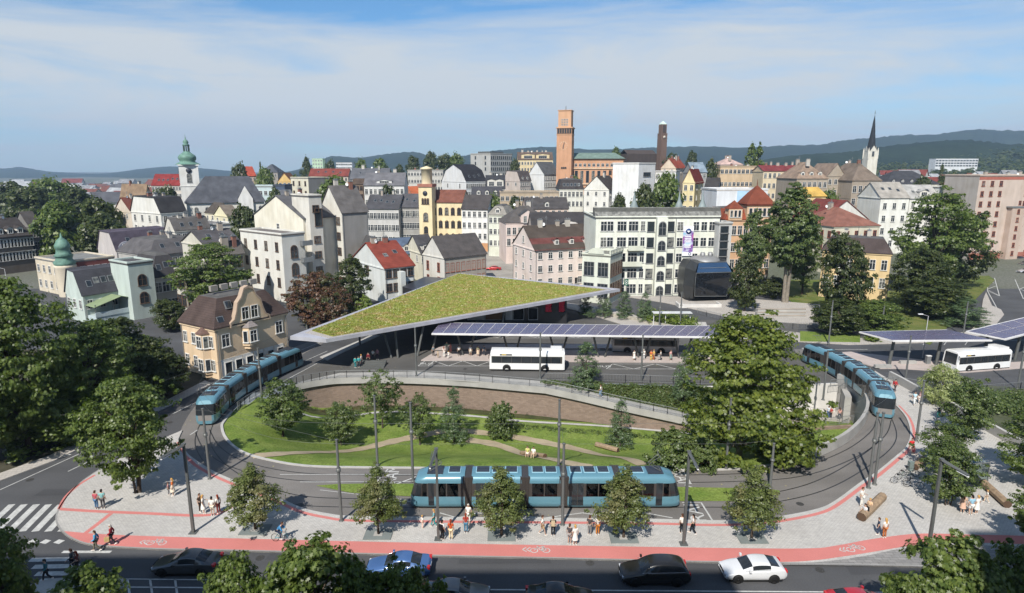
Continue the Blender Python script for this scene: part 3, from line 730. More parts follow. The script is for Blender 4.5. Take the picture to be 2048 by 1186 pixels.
        r.grid([tp, rect(L, W, -max(inset, k), H + rh + rt)], 1, False, True); r.face(rect(L, W, -max(inset, k), H + rh + rt), 1)
    else:                                        # flat with parapet
        r.box(-.12, L + .12, -.12, W + .12, H - .03, H + .25)
        t = .3
        for x0, x1, y0, y1 in ((-.15, L + .15, -.15, t), (-.15, L + .15, W - t, W + .15), (-.15, t, t, W - t), (L - t, L + .15, t, W - t)): r.box(x0, x1, y0, y1, H + .252, H + .55, 1)
    wallo = mb.build('wall' if parent is None else part, wm, root if parent is None else None)
    host = root
    if parent is not None:
        wallo.parent = root; mw = Matrix.Translation((b.x, b.y, zb)) @ Matrix.Rotation(a, 4, 'Z')
        pm = Matrix.Translation(root.location) @ Matrix.Rotation(root.rotation_euler.z, 4, 'Z')
        wallo.matrix_local = pm.inverted() @ mw; host = wallo
    r.build('roof', [rm, roofing('#5f5e5d') if kind in ('man',) else (wm if kind == 'flat' else rm)], host)
    if cor and kind != 'flat':
        c = MB(); cw, hh = .18, .35
        c.box(-cw, L + cw, -cw, 0, H - hh, H - .09); c.box(-cw, 0, 0, W, H - hh, H - .09); c.box(L, L + cw, 0, W, H - hh, H - .09)
        for k in range(bands):
            z = H - top - st * (k + 1) + st * .12 + .45 - (st - win[1]) * .5
            c.box(-.08, L + .08, -.08, 0, z, z + .2); c.box(-.08, 0, 0, W, z, z + .2)
        c.build('cornice', plaster(tuple(min(1, x * 1.06) for x in (srgb(wall) if isinstance(wall, str) else (.5, .5, .5)))), host)
    if lod == 0 and kind != 'flat':
        for x, y in ((.25, -.12), (L - .25, -.12), (-.12, W - .3)): c = MB(); c.tube([(x, y, 0), (x, y, H - .3)], .06, 5); c.build('downpipe', GREYMETAL, host)
    w, hgt = win
    if Rw: facade(host, 'R', L, H, Rw[0], Rw[1], w, hgt, st, top, style, fr, lod, skip=skipR)
    if Lw: facade(host, 'L', W, H, Lw[0], Lw[1], w, hgt, st, top, style, fr, lod, skip=skipL)
    rr = random.Random(BN * 13 + 1)
    for k in range(ch):
        t = (k + .5 + rr.uniform(-.25, .25)) / ch
        if kind in ('gx', 'mgx', 'gamx') or (kind in ('hip', 'man', 'flat') and L >= W): x, y = L * (.1 + .8 * t), W / 2 + rr.uniform(-.8, .8)
        else: x, y = L / 2 + rr.uniform(-.8, .8), W * (.1 + .8 * t)
        z = H + (rh if kind != 'flat' else .2); q = MB(); lw = rr.uniform(.35, .7)
        q.box(x - lw, x + lw, y - .35, y + .35, z - 1.6, z + rr.uniform(.9, 1.5)); zz = q.v[-1][2]; q.box(x - lw - .08, x + lw + .08, y - .43, y + .43, zz + .001, zz + .14, 1)
        for s in (-.5, .5): q.box(x + s * lw - .12, x + s * lw + .12, y - .12, y + .12, zz + .141, zz + .4, 1)
        q.build('chimney', [plaster(rr.choice(['#b9b2a6', '#8c5a48', '#a89a8a'])), GREYMETAL], host)
    if ch and rr.random() < .8:
        q = MB(); x, y, z = L * rr.uniform(.3, .7), W * .5, H + (rh if kind != 'flat' else .3); q.tube([(x, y, z - .5), (x, y, z + 2.4)], .04, 4)
        for k in range(4): q.box(x - .5 + .08 * k, x + .5 - .08 * k, y - .015, y + .015, z + 1.5 + .22 * k, z + 1.54 + .22 * k)
        q.build('antenna', GREYMETAL, host)
        q = MB(); q.lathe([(0, -.12), (.25, -.06), (.42, .05), (.44, .06), (.25, -.03), (0, -.09)], 10); o_ = q.build('satellite_dish', WHITE, host, (L * rr.uniform(.2, .8), W * .45, z + .3)); o_.rotation_euler = (rad(75), 0, rr.uniform(-.6, .6))
    # slopes that face the camera: R side rises along +y, L side rises along +x
    def on_slope(side, s, t):
        if kind in ('gx', 'hip') and side == 'R': run, hh = W / 2, rh
        elif kind in ('gy',) or (kind == 'hip' and side == 'L'): run, hh = (L / 2 if L < W or kind == 'gy' else W / 2), rh
        elif kind in ('gamx', 'gamy'): run, hh = inset, rh * .65
        else: run, hh = inset, rh
        z = H + hh * t; q = run * t; ang = math.atan2(hh, run)
        return ((s, q, z), 0, ang) if side == 'R' else ((q, s, z), -math.pi / 2, ang)
    if sk:
        side = 'R' if kind in ('gx', 'mgx', 'gamx') or (kind in ('man', 'hip') and L > W * .6) else 'L'; T = L if side == 'R' else W
        for k in range(sk):
            (x, y, z), rz, an = on_slope(side, T * (.12 + .76 * (k + .5) / sk), rr.choice((.45, .55)))
            q = MB(); q.box(-.5, .5, -.65, .65, .0, .22); q.box(-.4, .4, -.55, .55, .221, .24, 1)
            o_ = q.build('skylight', [GREYMETAL, GLASS], host, (x, y, z)); o_.rotation_euler = (an, 0, rz)
    if dm:
        side, n = dm[0], dm[1]; T = L if side == 'R' else W; dw, dh = (dm[2], dm[3]) if len(dm) > 2 else (1.5, 1.5)
        for k in range(n):
            (x, y, z), rz, an = on_slope(side, T * (.08 + .84 * (k + .5) / n), .12)
            q = MB(); q.box(-dw / 2, dw / 2, 0, 2.4, -.2, dh); pr = [(-dw / 2 - .2, dh - .05), (0, dh + .55), (dw / 2 + .2, dh - .05)]
            for (p0, z0), (p1, z1) in zip(pr, pr[1:]): q.face([(p0, -.2, z0), (p1, -.2, z1), (p1, 3., z1), (p0, 3., z0)], 1)
            q.face([(-dw / 2, 0, dh), (dw / 2, 0, dh), (0, -.01, dh + .5)], 0)
            o_ = q.build('dormer', [plaster(dcol or '#c9c4b8'), rm], host, (x, y, z), rz)
            wmm = win_mesh(dw * .6, dh * .68, 'sash', fr, 1)[0]; link('window', wmm, o_, (0, 0, .25))
    return root, L, W, H, host
WHT, OFFW, CRM, PNK, YEL, ORG, GRY, TAN, MNT = '#d3d1c8', '#c6c3b9', '#d8cfb2', '#dcbcab', '#dcba68', '#cf9c68', '#a5a39e', '#b49d86', '#b9c6bd'
DK, RED, BRN, GR, SLT, LGR = '#4c4a49', '#74443a', '#5e4b45', '#6f6f6e', '#44474e', '#9a9b9c'
# ================================================================ THE TOWN, near to far
def shape(name, mb, mats, host, loc=None, rz=0.): return mb.build(name, mats, host, loc, rz)
# ---- villa beside the left tram
VW = '#dcbd92'
v, L, W, H, hv = bld('villa', 'peach art nouveau villa with curved gable and brown mansard beside the left tram', (429, 658), 85.7, 58, 360, 572, VW, '#4d4341', 'man', 3.7,
    Rw=(4, 1), win=(1.1, 1.75), st=3.5, top=1.1, style='sash', inset=2.0, ch=0, lod=0, skipR=((1, 0), (2, 0)), Lw=None, rtop=.3)
facade(v, 'L', W, H, 4, 2, .8, 1.5, 3.4, 1.3, 'sash', 'w', 0)
q = MB()
for x in (.12, .26, .41, .56, .71, .86): q.box(L * x - .95, L * x - .05 + .75, -.05, 0, .3, 3.0)
q.build('ground_floor_front', plaster('#dedcd4'), v)
for x in (.14, .28, .43, .58, .73, .88): put_win(v, L * x - .1, -.05, .35, 0, 1.0, 2.1, 'pane', 'w', 0)
gx = L * .46; q = MB(); pr = []                       # curved gable: outline with shoulders, extruded
for s, z in ((-3.3, 0), (-3.25, .7), (-2.6, 1.1), (-2.2, 2.2), (-1.9, 3.4), (-1.25, 4.1), (-.95, 4.8), (-.75, 5.3), (0, 5.55)): pr.append((s, z))
pr = pr + [(-s, z) for s, z in pr[::-1][1:]]
q.face([(gx + s, -.28, H - .3 + z) for s, z in pr]); q.face([(gx + s, .25, H - .3 + z) for s, z in pr][::-1])
for (a, z0), (b, z1) in zip(pr, pr[1:]):
    q.face([(gx + a, -.42, H - .3 + z0), (gx + b, -.42, H - .3 + z1), (gx + b, .4, H - .3 + z1), (gx + a, .4, H - .3 + z0)], 1)
    q.face([(gx + a, -.42, H - .3 + z0), (gx + b, -.42, H - .3 + z1), (gx + b * .93, -.42, H - .42 + z1 * .96), (gx + a * .93, -.42, H - .42 + z0 * .96)], 1)
q.build('curved_gable', [plaster(VW), plaster('#b59a80')], v)
for s in (-.75, .75): put_win(v, gx + s, -.28, H + .5, 0, 1.0, 1.7, 'sash', 'w', 0)
def bay(x, z0, z1, side='R', w=2.4, dep=.9):
    q = MB(); pts = [(-w / 2, 0), (-w / 2 + .5, -dep), (w / 2 - .5, -dep), (w / 2, 0)]
    q.prism(pts, z0, z1, 0, bottom=True); ap = (0, -.1, z1 + 1.1)
    e = [(p[0] * 1.12, p[1] * 1.15 - .02, z1 + .01) for p in pts]
    for a, b in zip(e, e[1:]): q.face([a, b, ap], 1)
    q.face(e[::-1], 1)
    q.prism([(p[0] * .8, p[1] * .8) for p in pts], z0 - .5, z0 - .001, 0, bottom=True)
    o = q.build('bay', [plaster('#d9b98e'), roofing('#8d8583' if side == 'R' else '#6a554e')], v, (x, 0, 0) if side == 'R' else (0, x, 0), 0 if side == 'R' else -math.pi / 2)
    n = max(1, round((z1 - z0) / 3.3))
    for k in range(n):
        z = z0 + .55 + 3.3 * k
        put_win(o, 0, -dep, z, 0, 1.0, 1.6, 'sash', 'w', 1)
        for s in (-1, 1): put_win(o, s * (w / 2 - .25), -dep / 2, z, s * math.atan2(dep, .5), .55, 1.6, 'pane', 'w', 1)
    return o
bay(gx - .15, H - 3.4, H - .7, 'R'); bay(W * .3, .9, H - .9, 'L', 2.2)
q = MB()
for k in range(5): q.box(L * .2 + k * 1.6, L * .2 + k * 1.6 + 1.1, W * .45, W * .45 + .5, H + 4.4, H + 5.2)
q.build('chimney', plaster('#9a948c'), v)
for x, t in ((.26, .62), (.1, .2)):
    q = MB(); q.box(-.5, .5, -.6, .6, .0, .2); q.box(-.4, .4, -.5, .5, .201, .22, 1); o = q.build('skylight', [GREYMETAL, GLASS], v, (L * x, 2. * t + .0, H + 4.3 * t)); o.rotation_euler = (math.atan2(4.3, 2), 0, 0)

# ---- left of the picture
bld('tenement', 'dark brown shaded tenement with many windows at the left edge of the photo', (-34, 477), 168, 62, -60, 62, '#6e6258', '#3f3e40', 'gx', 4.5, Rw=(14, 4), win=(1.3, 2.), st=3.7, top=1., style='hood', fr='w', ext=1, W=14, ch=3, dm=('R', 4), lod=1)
r0 = bld('tenement', 'dark tenement wing with tall white windows right of the brown tenement', (58, 452), 186, 62, 20, 78, '#7a7672', '#48484a', 'gx', 4., Rw=(2, 4), win=(1.4, 2.2), st=3.7, top=1.2, W=8, lod=1)
v, L, W, H, hv = bld('mansard_house', 'pale mint house with grey mansard and white gable above the small green terrace roof', (165, 592), 118, 56, 131, 262, '#b4c3ba', '#54545a', 'mgx', 4.4, Rw=(4, 3), Lw=(3, 3), win=(.9, 1.6), st=3.2, top=1., inset=2.2, sk=5, lod=0, cor=False)
bld('', '', (255, 530), 119, 56, 250, 305, '#b4c3ba', '#4f4f52', 'flat', 0, Rw=(1, 4), win=(1.5, 2.1), st=3.5, top=2.2, style='arch', fr='b', parent=v, W=7, part='stair_block')
ax = MB(); ax.box(0, 6.6, -3.6, 0, 0, 5.2); ax.box(-.1, 6.7, -3.7, -3.55, 5.2, 6.1); ax.box(6.55, 6.7, -3.55, 0, 5.2, 6.1)
t0 = ax.build('terrace_annex', plaster('#aebfc2'), v, (.4, 0, H - 9.0))
ax = MB(); ax.face([(-.3, -4, 7.2), (4.6, -4, 8.6), (4.6, 0, 8.6), (-.3, 0, 7.2)]); ax.face([(4.6, -4, 8.6), (7.4, -4, 7.6), (7.4, 0, 7.6), (4.6, 0, 8.6)])
for p, q in (((-.3, -4, 7.2), (4.6, -4, 8.6)), ((4.6, -4, 8.6), (7.4, -4, 7.6))): ax.tube([p, q], .08, 4)
ax.build('canopy', mat('green_canopy', (.2, .25, .14), .7), t0)
for x in (0, 3.2, 6.4): ax = MB(); ax.box(x, x + .14, -3.6, -3.46, 5.2, 7.6); ax.build('canopy_post', DARKMETAL, t0)
bld('mansard_house', 'grey fronted house with steep dark mansard right of the mint house', (307, 556), 127, 56, 290, 366, '#b9b3a8', '#4c4c50', 'man', 4.2, Rw=(4, 4), win=(1.3, 2.), st=3.7, top=1.1, sk=3, W=10, lod=0)
v, L, W, H, hv = bld('corner_house', 'cream corner house with red upper wall and green copper turret', (126, 527), 142, 58, 70, 228, '#cdbfa4', '#6e6e6c', 'flat', 0, Rw=(7, 1), Lw=(5, 4), win=(1.0, 1.6), st=3.6, top=1.2, lod=0)
q = MB(); q.box(2.2, L + .02, -.05, -.02, H - 3.2, H - .02); q.build('red_upper_wall', plaster('#7d3f3a'), v)
CU = mat('green_copper', (.13, .24, .19), .6, .25, 1.2, fine=.2)
q = MB(); q.lathe([(1.9, H - 8), (2.1, H - 5), (2.1, H - 1), (2.3, H - .6), (1.9, H - .4)], 12, (.6, .6, 0)); q.build('turret', plaster('#cdbfa4'), v)
q = MB(); q.lathe([(2.0, H - .4), (2.3, H + .2), (1.6, H + .9), (1.75, H + 1.6), (2.0, H + 1.7), (1.45, H + 2.3), (1.35, H + 3.3), (1.6, H + 3.5), (1.5, H + 4.2), (1.0, H + 5.2), (.25, H + 5.9), (.08, H + 6.8), (0, H + 7)], 14, (.6, .6, 0)); q.build('turret_roof', CU, v)
v, L, W, H, hv = bld('mansard_house', 'long house with purple slate mansard and two round white dormers', (233, 503), 158, 58, 196, 345, '#b8b0ac', '#565466', 'mgx', 4.6, Lw=(2, 2), Rw=(7, 1), win=(.9, 1.5), top=1., inset=2.2, lod=1, cor=False, sk=3)
for x in (.2, .82):
    q = MB(); n = 8; pts = [(2.3 * math.cos(math.pi * k / n), 1.9 * math.sin(math.pi * k / n)) for k in range(n + 1)]
    q.face([(a, 0, z) for a, z in pts]); 
    for (a, z0), (b, z1) in zip(pts, pts[1:]): q.face([(a, 0, z0), (b, 0, z1), (b, 2.4, z1), (a, 2.4, z0)], 1)
    o = q.build('dormer', [plaster('#a5a5b2'), roofing('#83838c')], v, (L * x, .05, H + .4))
    for s in (-.8, .8): put_win(o, s, 0, .4, 0, .6, .9, 'pane')
bld('row_house', 'long low house with wide grey flat roof behind the leafy maple', (300, 512), 142, 56, 268, 420, '#a9a6a0', '#66666a', 'man', 3.2, Rw=(9, 2), win=(1., 1.6), inset=2.5, W=15, ch=4, sk=3, lod=1)
bld('row_house', 'grey roofed house with blue solar roof panels beside the white stair house', (408, 490), 134, 50, 395, 480, '#c4bfae', '#55555a', 'gx', 2.6, Rw=(5, 4), win=(.9, 1.6), st=3.3, W=11, ch=2, sk=2, lod=1)
bld('white_house', 'white house with black mansard and three white chimneys left of the church', (321, 426), 190, 58, 262, 372, WHT, '#3c3d41', 'mgx', 4.5, Lw=(4, 2), Rw=(3, 1), win=(1.1, 1.9), top=1., ch=3, inset=2.6)
bld('house', 'low red tiled house at the edge of the dark trees left of the church', (262, 424), 230, 56, 229, 296, '#c9b9a4', RED, 'gx', 5, Rw=(4, 1), Lw=(2, 1), ch=1)
bld('house', 'tan gabled house behind the low red tiled house', (290, 398), 262, 70, 240, 305, '#b99a72', '#84705c', 'gy', 6, Rw=(1, 1), Lw=(3, 1), ch=2)
bld('long_house', 'long building with bright red metal roof left of the church tower', (303, 370), 300, 3, 300, 362, '#cbbfae', '#7c3331', 'gx', 5., Rw=(10, 2), win=(1., 1.5), W=10, sk=5)
bld('terrace_house', 'grey cream terrace house with large windows behind the leafy maple', (368, 545), 122, 52, 350, 432, '#bdb6a6', '#6a6865', 'flat', 0, Rw=(3, 3), Lw=(2, 3), win=(1.5, 2.), st=3.6, top=1.2, lod=1, fr='b')
bld('terrace_house', 'pale yellow terrace house joined to the white stepped block', (440, 508), 126, 52, 424, 486, '#d4cba8', '#5f5b57', 'gx', 2.2, Rw=(3, 4), Lw=(1, 3), win=(1., 2.), st=3.5, top=1., lod=1, fr='b', ch=2)
bld('terrace_house', 'long grey roofed terrace row behind the white house with black mansard', (350, 462), 165, 54, 330, 420, '#c6c1b4', '#5f5f60', 'mgx', 3., Rw=(6, 2), Lw=(2, 2), win=(1., 1.7), lod=1, ch=3, sk=3, inset=2)
# small houses around the church foot
bld('house', 'cream house with hipped dark roof at the foot of the church', (440, 428), 205, 50, 410, 468, CRM, DK, 'hip', 3.5, Rw=(3, 2), Lw=(3, 2))
bld('house', 'white low house with flat grey roof below the church nave', (420, 452), 175, 52, 372, 470, WHT, '#78787a', 'flat', 0, Rw=(5, 2), Lw=(3, 2), lod=1)
bld('house', 'pale yellow house wall behind the dark leafy tree below the church', (455, 432), 190, 48, 428, 478, '#d9cfa4', '#63605c', 'gx', 3, Rw=(3, 2), Lw=(2, 2))
# ---- baroque church
d = 236; base = terr(-120, 225)
tx = P(383, 400, d); ch = thing('church', 'white baroque church with green onion dome and steep slate nave roof', 'church', (tx.x, tx.y, base - .5), rad(28)); zb = base - .5
zt = P(383, 329, d).z - zb
q = MB(); q.box(-3.2, 3.2, -3.2, 3.2, 0, zt); q.box(-3.5, 3.5, -3.5, 3.5, zt - .5, zt); q.box(-3.35, 3.35, -3.35, 3.35, zt - 8, zt - 7.7); q.build('tower', plaster('#d9d8d2'), ch)
q = MB(); k = d / FPX
q.lathe([(r_, zt + z_ * .56) for r_, z_ in ((4.4, 0), (3.6, .8), (2.7, 1.6), (2.6, 2.2), (3.0, 3.4), (3.1, 4.6), (2.7, 6.0), (1.8, 7.2), (1.1, 8.2), (1.0, 8.6))], 16); q.lathe([(r_, zt + z_ * .56) for r_, z_ in ((1.15, 12.2), (1.3, 12.6), (.75, 13.4), (1.0, 14.4), (.85, 15.2), (.3, 16.2), (.12, 17.5), (0, 20))], 12)
q.build('onion_dome', CU, ch)
q = MB()
for a in range(8): q.box(-.2 + .9 * math.cos(a * math.pi / 4), .2 + .9 * math.cos(a * math.pi / 4), -.2 + .9 * math.sin(a * math.pi / 4), .2 + .9 * math.sin(a * math.pi / 4), zt + 4.8, zt + 6.9)
q.build('lantern', mat('dark_copper', (.05, .08, .065), .6), ch)
for rz, x, y in ((0, 0, -3.2), (-math.pi / 2, -3.2, 0)):
    put_win(ch, x, y, zt - 6.5, rz, 1.5, 3.2, 'arch', 'g', 1)
    q = MB(); q.lathe([(0, 0), (.95, 0), (.95, .12), (0, .12)], 16); o = q.build('clock_face', mat('clock_dark', (.03, .035, .05), .5), ch, (x, y - .13 if rz == 0 else y, zt - 2.2)); o.rotation_euler = (math.pi / 2, 0, rz)
    if rz: o.location = (x - .13, y, zt - 2.2)
ne = P(400, 403, d - 6).z - zb; nr = P(420, 352, d - 4).z - zb
q = MB(); q.box(-2, 24, -15, -3.25, 0, ne); q.build('nave', plaster('#d3d1c8'), ch)
q = MB(); A_ = [(-2.6, -15.6, ne - .3), (24.6, -15.6, ne - .3), (24.6, -2.9, ne - .3), (-2.6, -2.9, ne - .3)]; p0, p1 = (5, -9, nr), (20, -9, nr - .05)
for f in ((A_[0], A_[1], p1, p0), (A_[1], A_[2], p1), (A_[2], A_[3], p0, p1), (A_[3], A_[0], p0)): q.face(f)
q.build('nave_roof', roofing('#56585e'), ch)
q = MB(); q.box(15, 20, -15.9, -15.01, 0, ne + 1); q.face([(15, -15.9, ne + 1), (20, -15.9, ne + 1), (17.5, -15.9, ne + 5.6)]); q.face([(15, -15.9, ne + 1), (17.5, -15.9, ne + 5.6), (17.5, -9, ne + 5.6), (15, -9, ne + 1)], 1); q.face([(20, -15.9, ne + 1), (17.5, -15.9, ne + 5.6), (17.5, -9, ne + 5.6), (20, -9, ne + 1)], 1)
q.build('side_gable', [plaster('#dedcd6'), roofing('#56585e')], ch)
for x in (1, 4.5, 8, 11.5, 22.5): put_win(ch, x, -15, ne - 5.5, 0, 1.1, 3.5, 'arch', 'g', 1)

# ---- white stair house group left of centre
v, L, W, H, hv = bld('apartment_block', 'white stepped apartment block with round stair tower and roof terrace', (563, 472), 134, 52, 480, 608, '#d2d0c6', '#69696b', 'flat', 0, Lw=(4, 4), win=(.95, 1.9), st=3.9, top=1.6, W=None, lod=0, fr='b')
facade(v, 'R', L, H, 1, 3, 1.5, 2.6, 3.9, 2.4, 'arch', 'b', 0)
v2 = bld('', '', (606, 437), 146, 52, 508, 612, '#dad3bd', '#59595c', 'gx', 5., Lw=(1, 1), win=(1., 1.9), parent=v, L=9, ch=2, top=1.8, lod=1, cor=False, part='gable_block', h=22)[4]
v3 = bld('', '', (617, 394), 144, 47, 583, 642, '#cfcabd', '#69696b', 'flat', 0, Rw=(1, 6), win=(1.5, 1.5), st=3.6, top=2, parent=v, part='stair_block', fr='b', lod=1, skipR=((0, 1),))[4]
put_win(v3, 2.2, 0, P(617, 394, 144).z + .3 - 6.8, 0, 1.8, 4., 'pane', 'b', 1)
for k in range(4):
    q = MB(); z = k * 3.7; q.box(0, 2.6, -1.1, 0, z, z + .15); q.box(0, 2.6, -1.1, -1.04, z + .15, z + 1.1); q.box(0, .06, -1.04, 0, z + .15, z + 1.1); q.box(2.54, 2.6, -1.04, 0, z + .15, z + 1.1)
    q.build('balcony', GREYMETAL, v, (L * .78, 0, H - 13.6))
v, L, W, H, hv = bld('apartment_block', 'white front apartment block with blank grey firewall and loggias', (683, 424), 150, 43, 640, 735, '#d3cfc2', '#5a5a5c', 'gx', 6.0, Lw=(3, 5), win=(1.6, 1.7), st=3.7, top=1.4, fr='b', ch=2, lod=0, cor=False)
q = MB(); q.box(.1, L, -.06, -.02, 0, H); q.build('firewall', plaster('#8c8a86'), v)
# ---- houses right behind the green roof
v, L, W, H, hv = bld('house', 'white house with red tiled roof and two chimneys behind the copper beech', (769, 536), 134, 38, 703, 828, '#c9cdc9', '#6d3a34', 'gx', 4.6, Rw=(4, 2), win=(1.3, 1.7), st=3., top=.6, fr='b', Lw=(1, 1), sk=2, ch=2, lod=0)
q = MB(); q.box(L * .42, L * .58, -1.6, 0, 0, H - 1); q.build('entrance_bay', plaster('#c9cdc9'), v)
v, L, W, H, hv = bld('house', 'white house with dark hipped roof and long shaded side above the green roof', (888, 515), 150, 40, 845, 972, '#ccc9c0', '#47474a', 'gx', 4.6, Rw=(8, 2), win=(.9, 2.1), st=3.5, top=1.6, Lw=(2, 2), fr='r', lod=0)
q = MB(); q.box(0.1, L, -.05, -.02, 0, H - .4); q.build('shaded_side', plaster('#9b9488'), v)  # grey sheet over the white wall, paints this side as in shade
bld('house', 'cream house with blue metal roof behind the red roofed white house', (790, 508), 165, 30, 768, 838, '#cfc9ad', '#5b6a80', 'gx', 3.6, Rw=(4, 1), Lw=(2, 1), dm=('R', 1), lod=1)
bld('house', 'small grey roofed house with large dormer beside the blue roof', (842, 506), 160, 30, 812, 872, '#cfcab4', '#4c4c50', 'gx', 4, Rw=(3, 1), dm=('R', 1, 3.2, 1.4), Lw=(2, 1), lod=1)
bld('house', 'grey roofed house with yellow wooden veranda below the firewall', (742, 498), 150, 35, 685, 760, '#b8933c', '#5e5e60', 'hip', 2.8, Rw=(3, 2), Lw=(3, 2), W=8, fr='b', lod=1)
bld('tenement', 'long grey white tenement with skylights left of the yellow tower', (797, 417), 215, 85, 732, 801, '#b9b7b2', '#525256', 'gy', 4.4, Lw=(9, 3), win=(1.1, 2.), st=4.1, top=1.6, L=12, ch=2, sk=4, lod=1)
bld('tenement', 'darker grey tenement with shop front right beside the yellow tower', (838, 414), 217, 85, 798, 842, '#97948f', '#4d4d51', 'gy', 4.2, Lw=(6, 3), win=(1.1, 2.), st=4.1, top=1.4, L=12, sk=2, lod=1)
# ---- yellow hall with tower
v, L, W, H, hv = bld('civic_hall', 'yellow arcaded hall with square clock tower and reddish roof', (924, 404), 212, 80, 862, 938, '#e0cb94', '#745048', 'gy', 3.8, Lw=(5, 3), win=(1.15, 2.3), st=4.4, top=2.1, style='arch', fr='b', lod=1, bands=2)
k = 212 / FPX; TB = P(863, 371, 209)
q = MB(); z1 = TB.z - v.location.z; q.box(-4.6, 0, -.0, 4.6, 0, z1); 
tw = q.build('tower', plaster('#e0cb94'), v, (0, 0, 0))
def local_of(root, p, rz): return (Matrix.Translation(root.location) @ Matrix.Rotation(root.rotation_euler.z, 4, 'Z')).inverted() @ Matrix.Translation(p) @ Matrix.Rotation(rz, 4, 'Z')
tw.matrix_local = local_of(v, (TB.x, TB.y, v.location.z), rad(-10))
q = MB(); q.box(-4.9, .3, -.3, 4.9, z1 - .5, z1 + .5); q.build('tower_cornice', plaster('#a8654e'), tw)
q = MB(); q.lathe([(1.9, z1 + .5), (1.9, z1 + 5.2), (2.2, z1 + 5.3), (2.2, z1 + 5.7), (0, z1 + 6.4)], 8, (-2.3, 2.3, 0)); q.build('lantern', plaster('#d8c79a'), tw)
for s in range(3): put_win(tw, -3.2 + s * .9, 0, z1 - 6.2, 0, .6, 1.7, 'arch', 'b')
put_win(tw, -2.3, 0, z1 - 12, 0, 1.5, 2.8, 'arch', 'b'); put_win(tw, -2.3, 0, z1 - 16, 0, 1.3, 2.2, 'arch', 'b')
q = MB(); q.lathe([(0, 0), (.8, 0), (.8, .1), (0, .1)], 16); o = q.build('clock_face', mat('clock_dark', (.03, .035, .05), .5), tw, (-2.3, -.1, z1 - 2.6)); o.rotation_euler = (rad(90), 0, 0)
v, L, W, H, hv = bld('shop_house', 'white house with orange ground floor and grey roof right of the yellow hall', (975, 418), 204, 78, 923, 1000, '#d8d6d0', '#4a4a4e', 'gy', 4.2, Lw=(5, 3), win=(.9, 1.7), st=3.6, top=.9, lod=1, L=11)
q = MB(); q.box(-.05, -.01, 0, W, 0, H - 11.2); q.build('orange_ground_floor', plaster('#c98b4c'), v)
q = MB(); q.box(-.12, -.06, W * .3, W * .55, H - 12, H - 11.3); q.build('yellow_sign', mat('yellow_sign', (.75, .6, .02), .5), v)
bld('shop_house', 'narrow pale green house between the white shop house and pink houses', (1013, 430), 196, 74, 977, 1026, '#cdd0bd', '#808281', 'man', 2.6, Lw=(4, 3), win=(.9, 1.6), st=3.6, top=.9, lod=1, L=10, W=None, dm=('L', 1))
v, L, W, H, hv = bld('house', 'pink house with gabled roof balcony and dark tiled roof', (1012, 445), 186, 12, 1009, 1100, '#d6bfb4', '#4e4e50', 'hip', 4.6, Rw=(8, 2), win=(1., 2.), top=1.6, W=11, lod=1, ch=2)
q = MB(); q.box(0, 4.2, 0, 2.5, H - .2, H + 2.2); q.face([(0, 0, H + 2.2), (4.2, 0, H + 2.2), (2.1, 0, H + 3.6)]); q.face([(-.3, -.2, H + 2.1), (2.1, -.2, H + 3.7), (2.1, 4, H + 3.7), (-.3, 4, H + 2.1)], 1); q.face([(4.5, -.2, H + 2.1), (2.1, -.2, H + 3.7), (2.1, 4, H + 3.7), (4.5, 4, H + 2.1)], 1)
o = q.build('gable_bay', [plaster('#d6bfb4'), roofing('#4e4e50')], v, (L * .33, -.3, 0)); put_win(o, 1.3, 0, H - .1, 0, .9, 1.9, 'sash'); put_win(o, 2.9, 0, H - .1, 0, .9, 1.9, 'sash')
q = MB(); q.box(.2, 4, -1, 0, H - 2.2, H - 2.05); q.box(.2, 4, -1, -.95, H - 2.05, H - 1.1); q.build('balcony', DARKMETAL, o)
bld('house', 'salmon pink house with grey roof in front of the long tan block', (1052, 417), 226, 6, 1048, 1137, '#d2b7a6', '#545457', 'gx', 3.6, Rw=(7, 2), win=(1., 1.6), top=.8, W=11, dm=('R', 1), ch=1, lod=1)
v, L, W, H, hv = bld('long_house', 'dark roofed house with big half round dormer behind the pink corner house', (1066, 468), 168, 4, 1060, 1192, '#b9aa9c', '#434346', 'gx', 5.2, Rw=(6, 1), W=15, lod=1)
q = MB(); n = 8; pts = [(3.6 * math.cos(math.pi * k / n), 2.6 * math.sin(math.pi * k / n)) for k in range(n + 1)]; q.face([(a, 0, z) for a, z in pts])
for (a, z0), (b, z1) in zip(pts, pts[1:]): q.face([(a, -.1, z0 + .1), (b, -.1, z1 + .1), (b, 6, z1 + .1), (a, 6, z0 + .1)], 1)
o = q.build('dormer', [plaster('#cfc8c0'), roofing('#3c3c3f')], v, (L * .6, 1.2, H + .6))
for s in (-2.2, -1.1, 0, 1.1, 2.2): put_win(o, s, 0, .2, 0, .8, 1.5 if abs(s) < 2 else .9, 'pane')
v, L, W, H, hv = bld('corner_house', 'pale pink corner house with left gable and three small red dormers', (1070, 499), 150, 22, 996, 1190, '#dccabf', '#55514f', 'gx', 5.0, Rw=(6, 4), win=(1.0, 1.5), st=3.2, top=.9, Lw=(3, 3), lod=0, W=14, ch=3)
q = MB(); q.face([(-.26, -.52, H - .24), (L + .27, -.52, H - .24), (L + .27, 3.0, H + 2.33), (-.26, 3.0, H + 2.33)]); q.build('red_roof_band', roofing('#6a423e'), v)
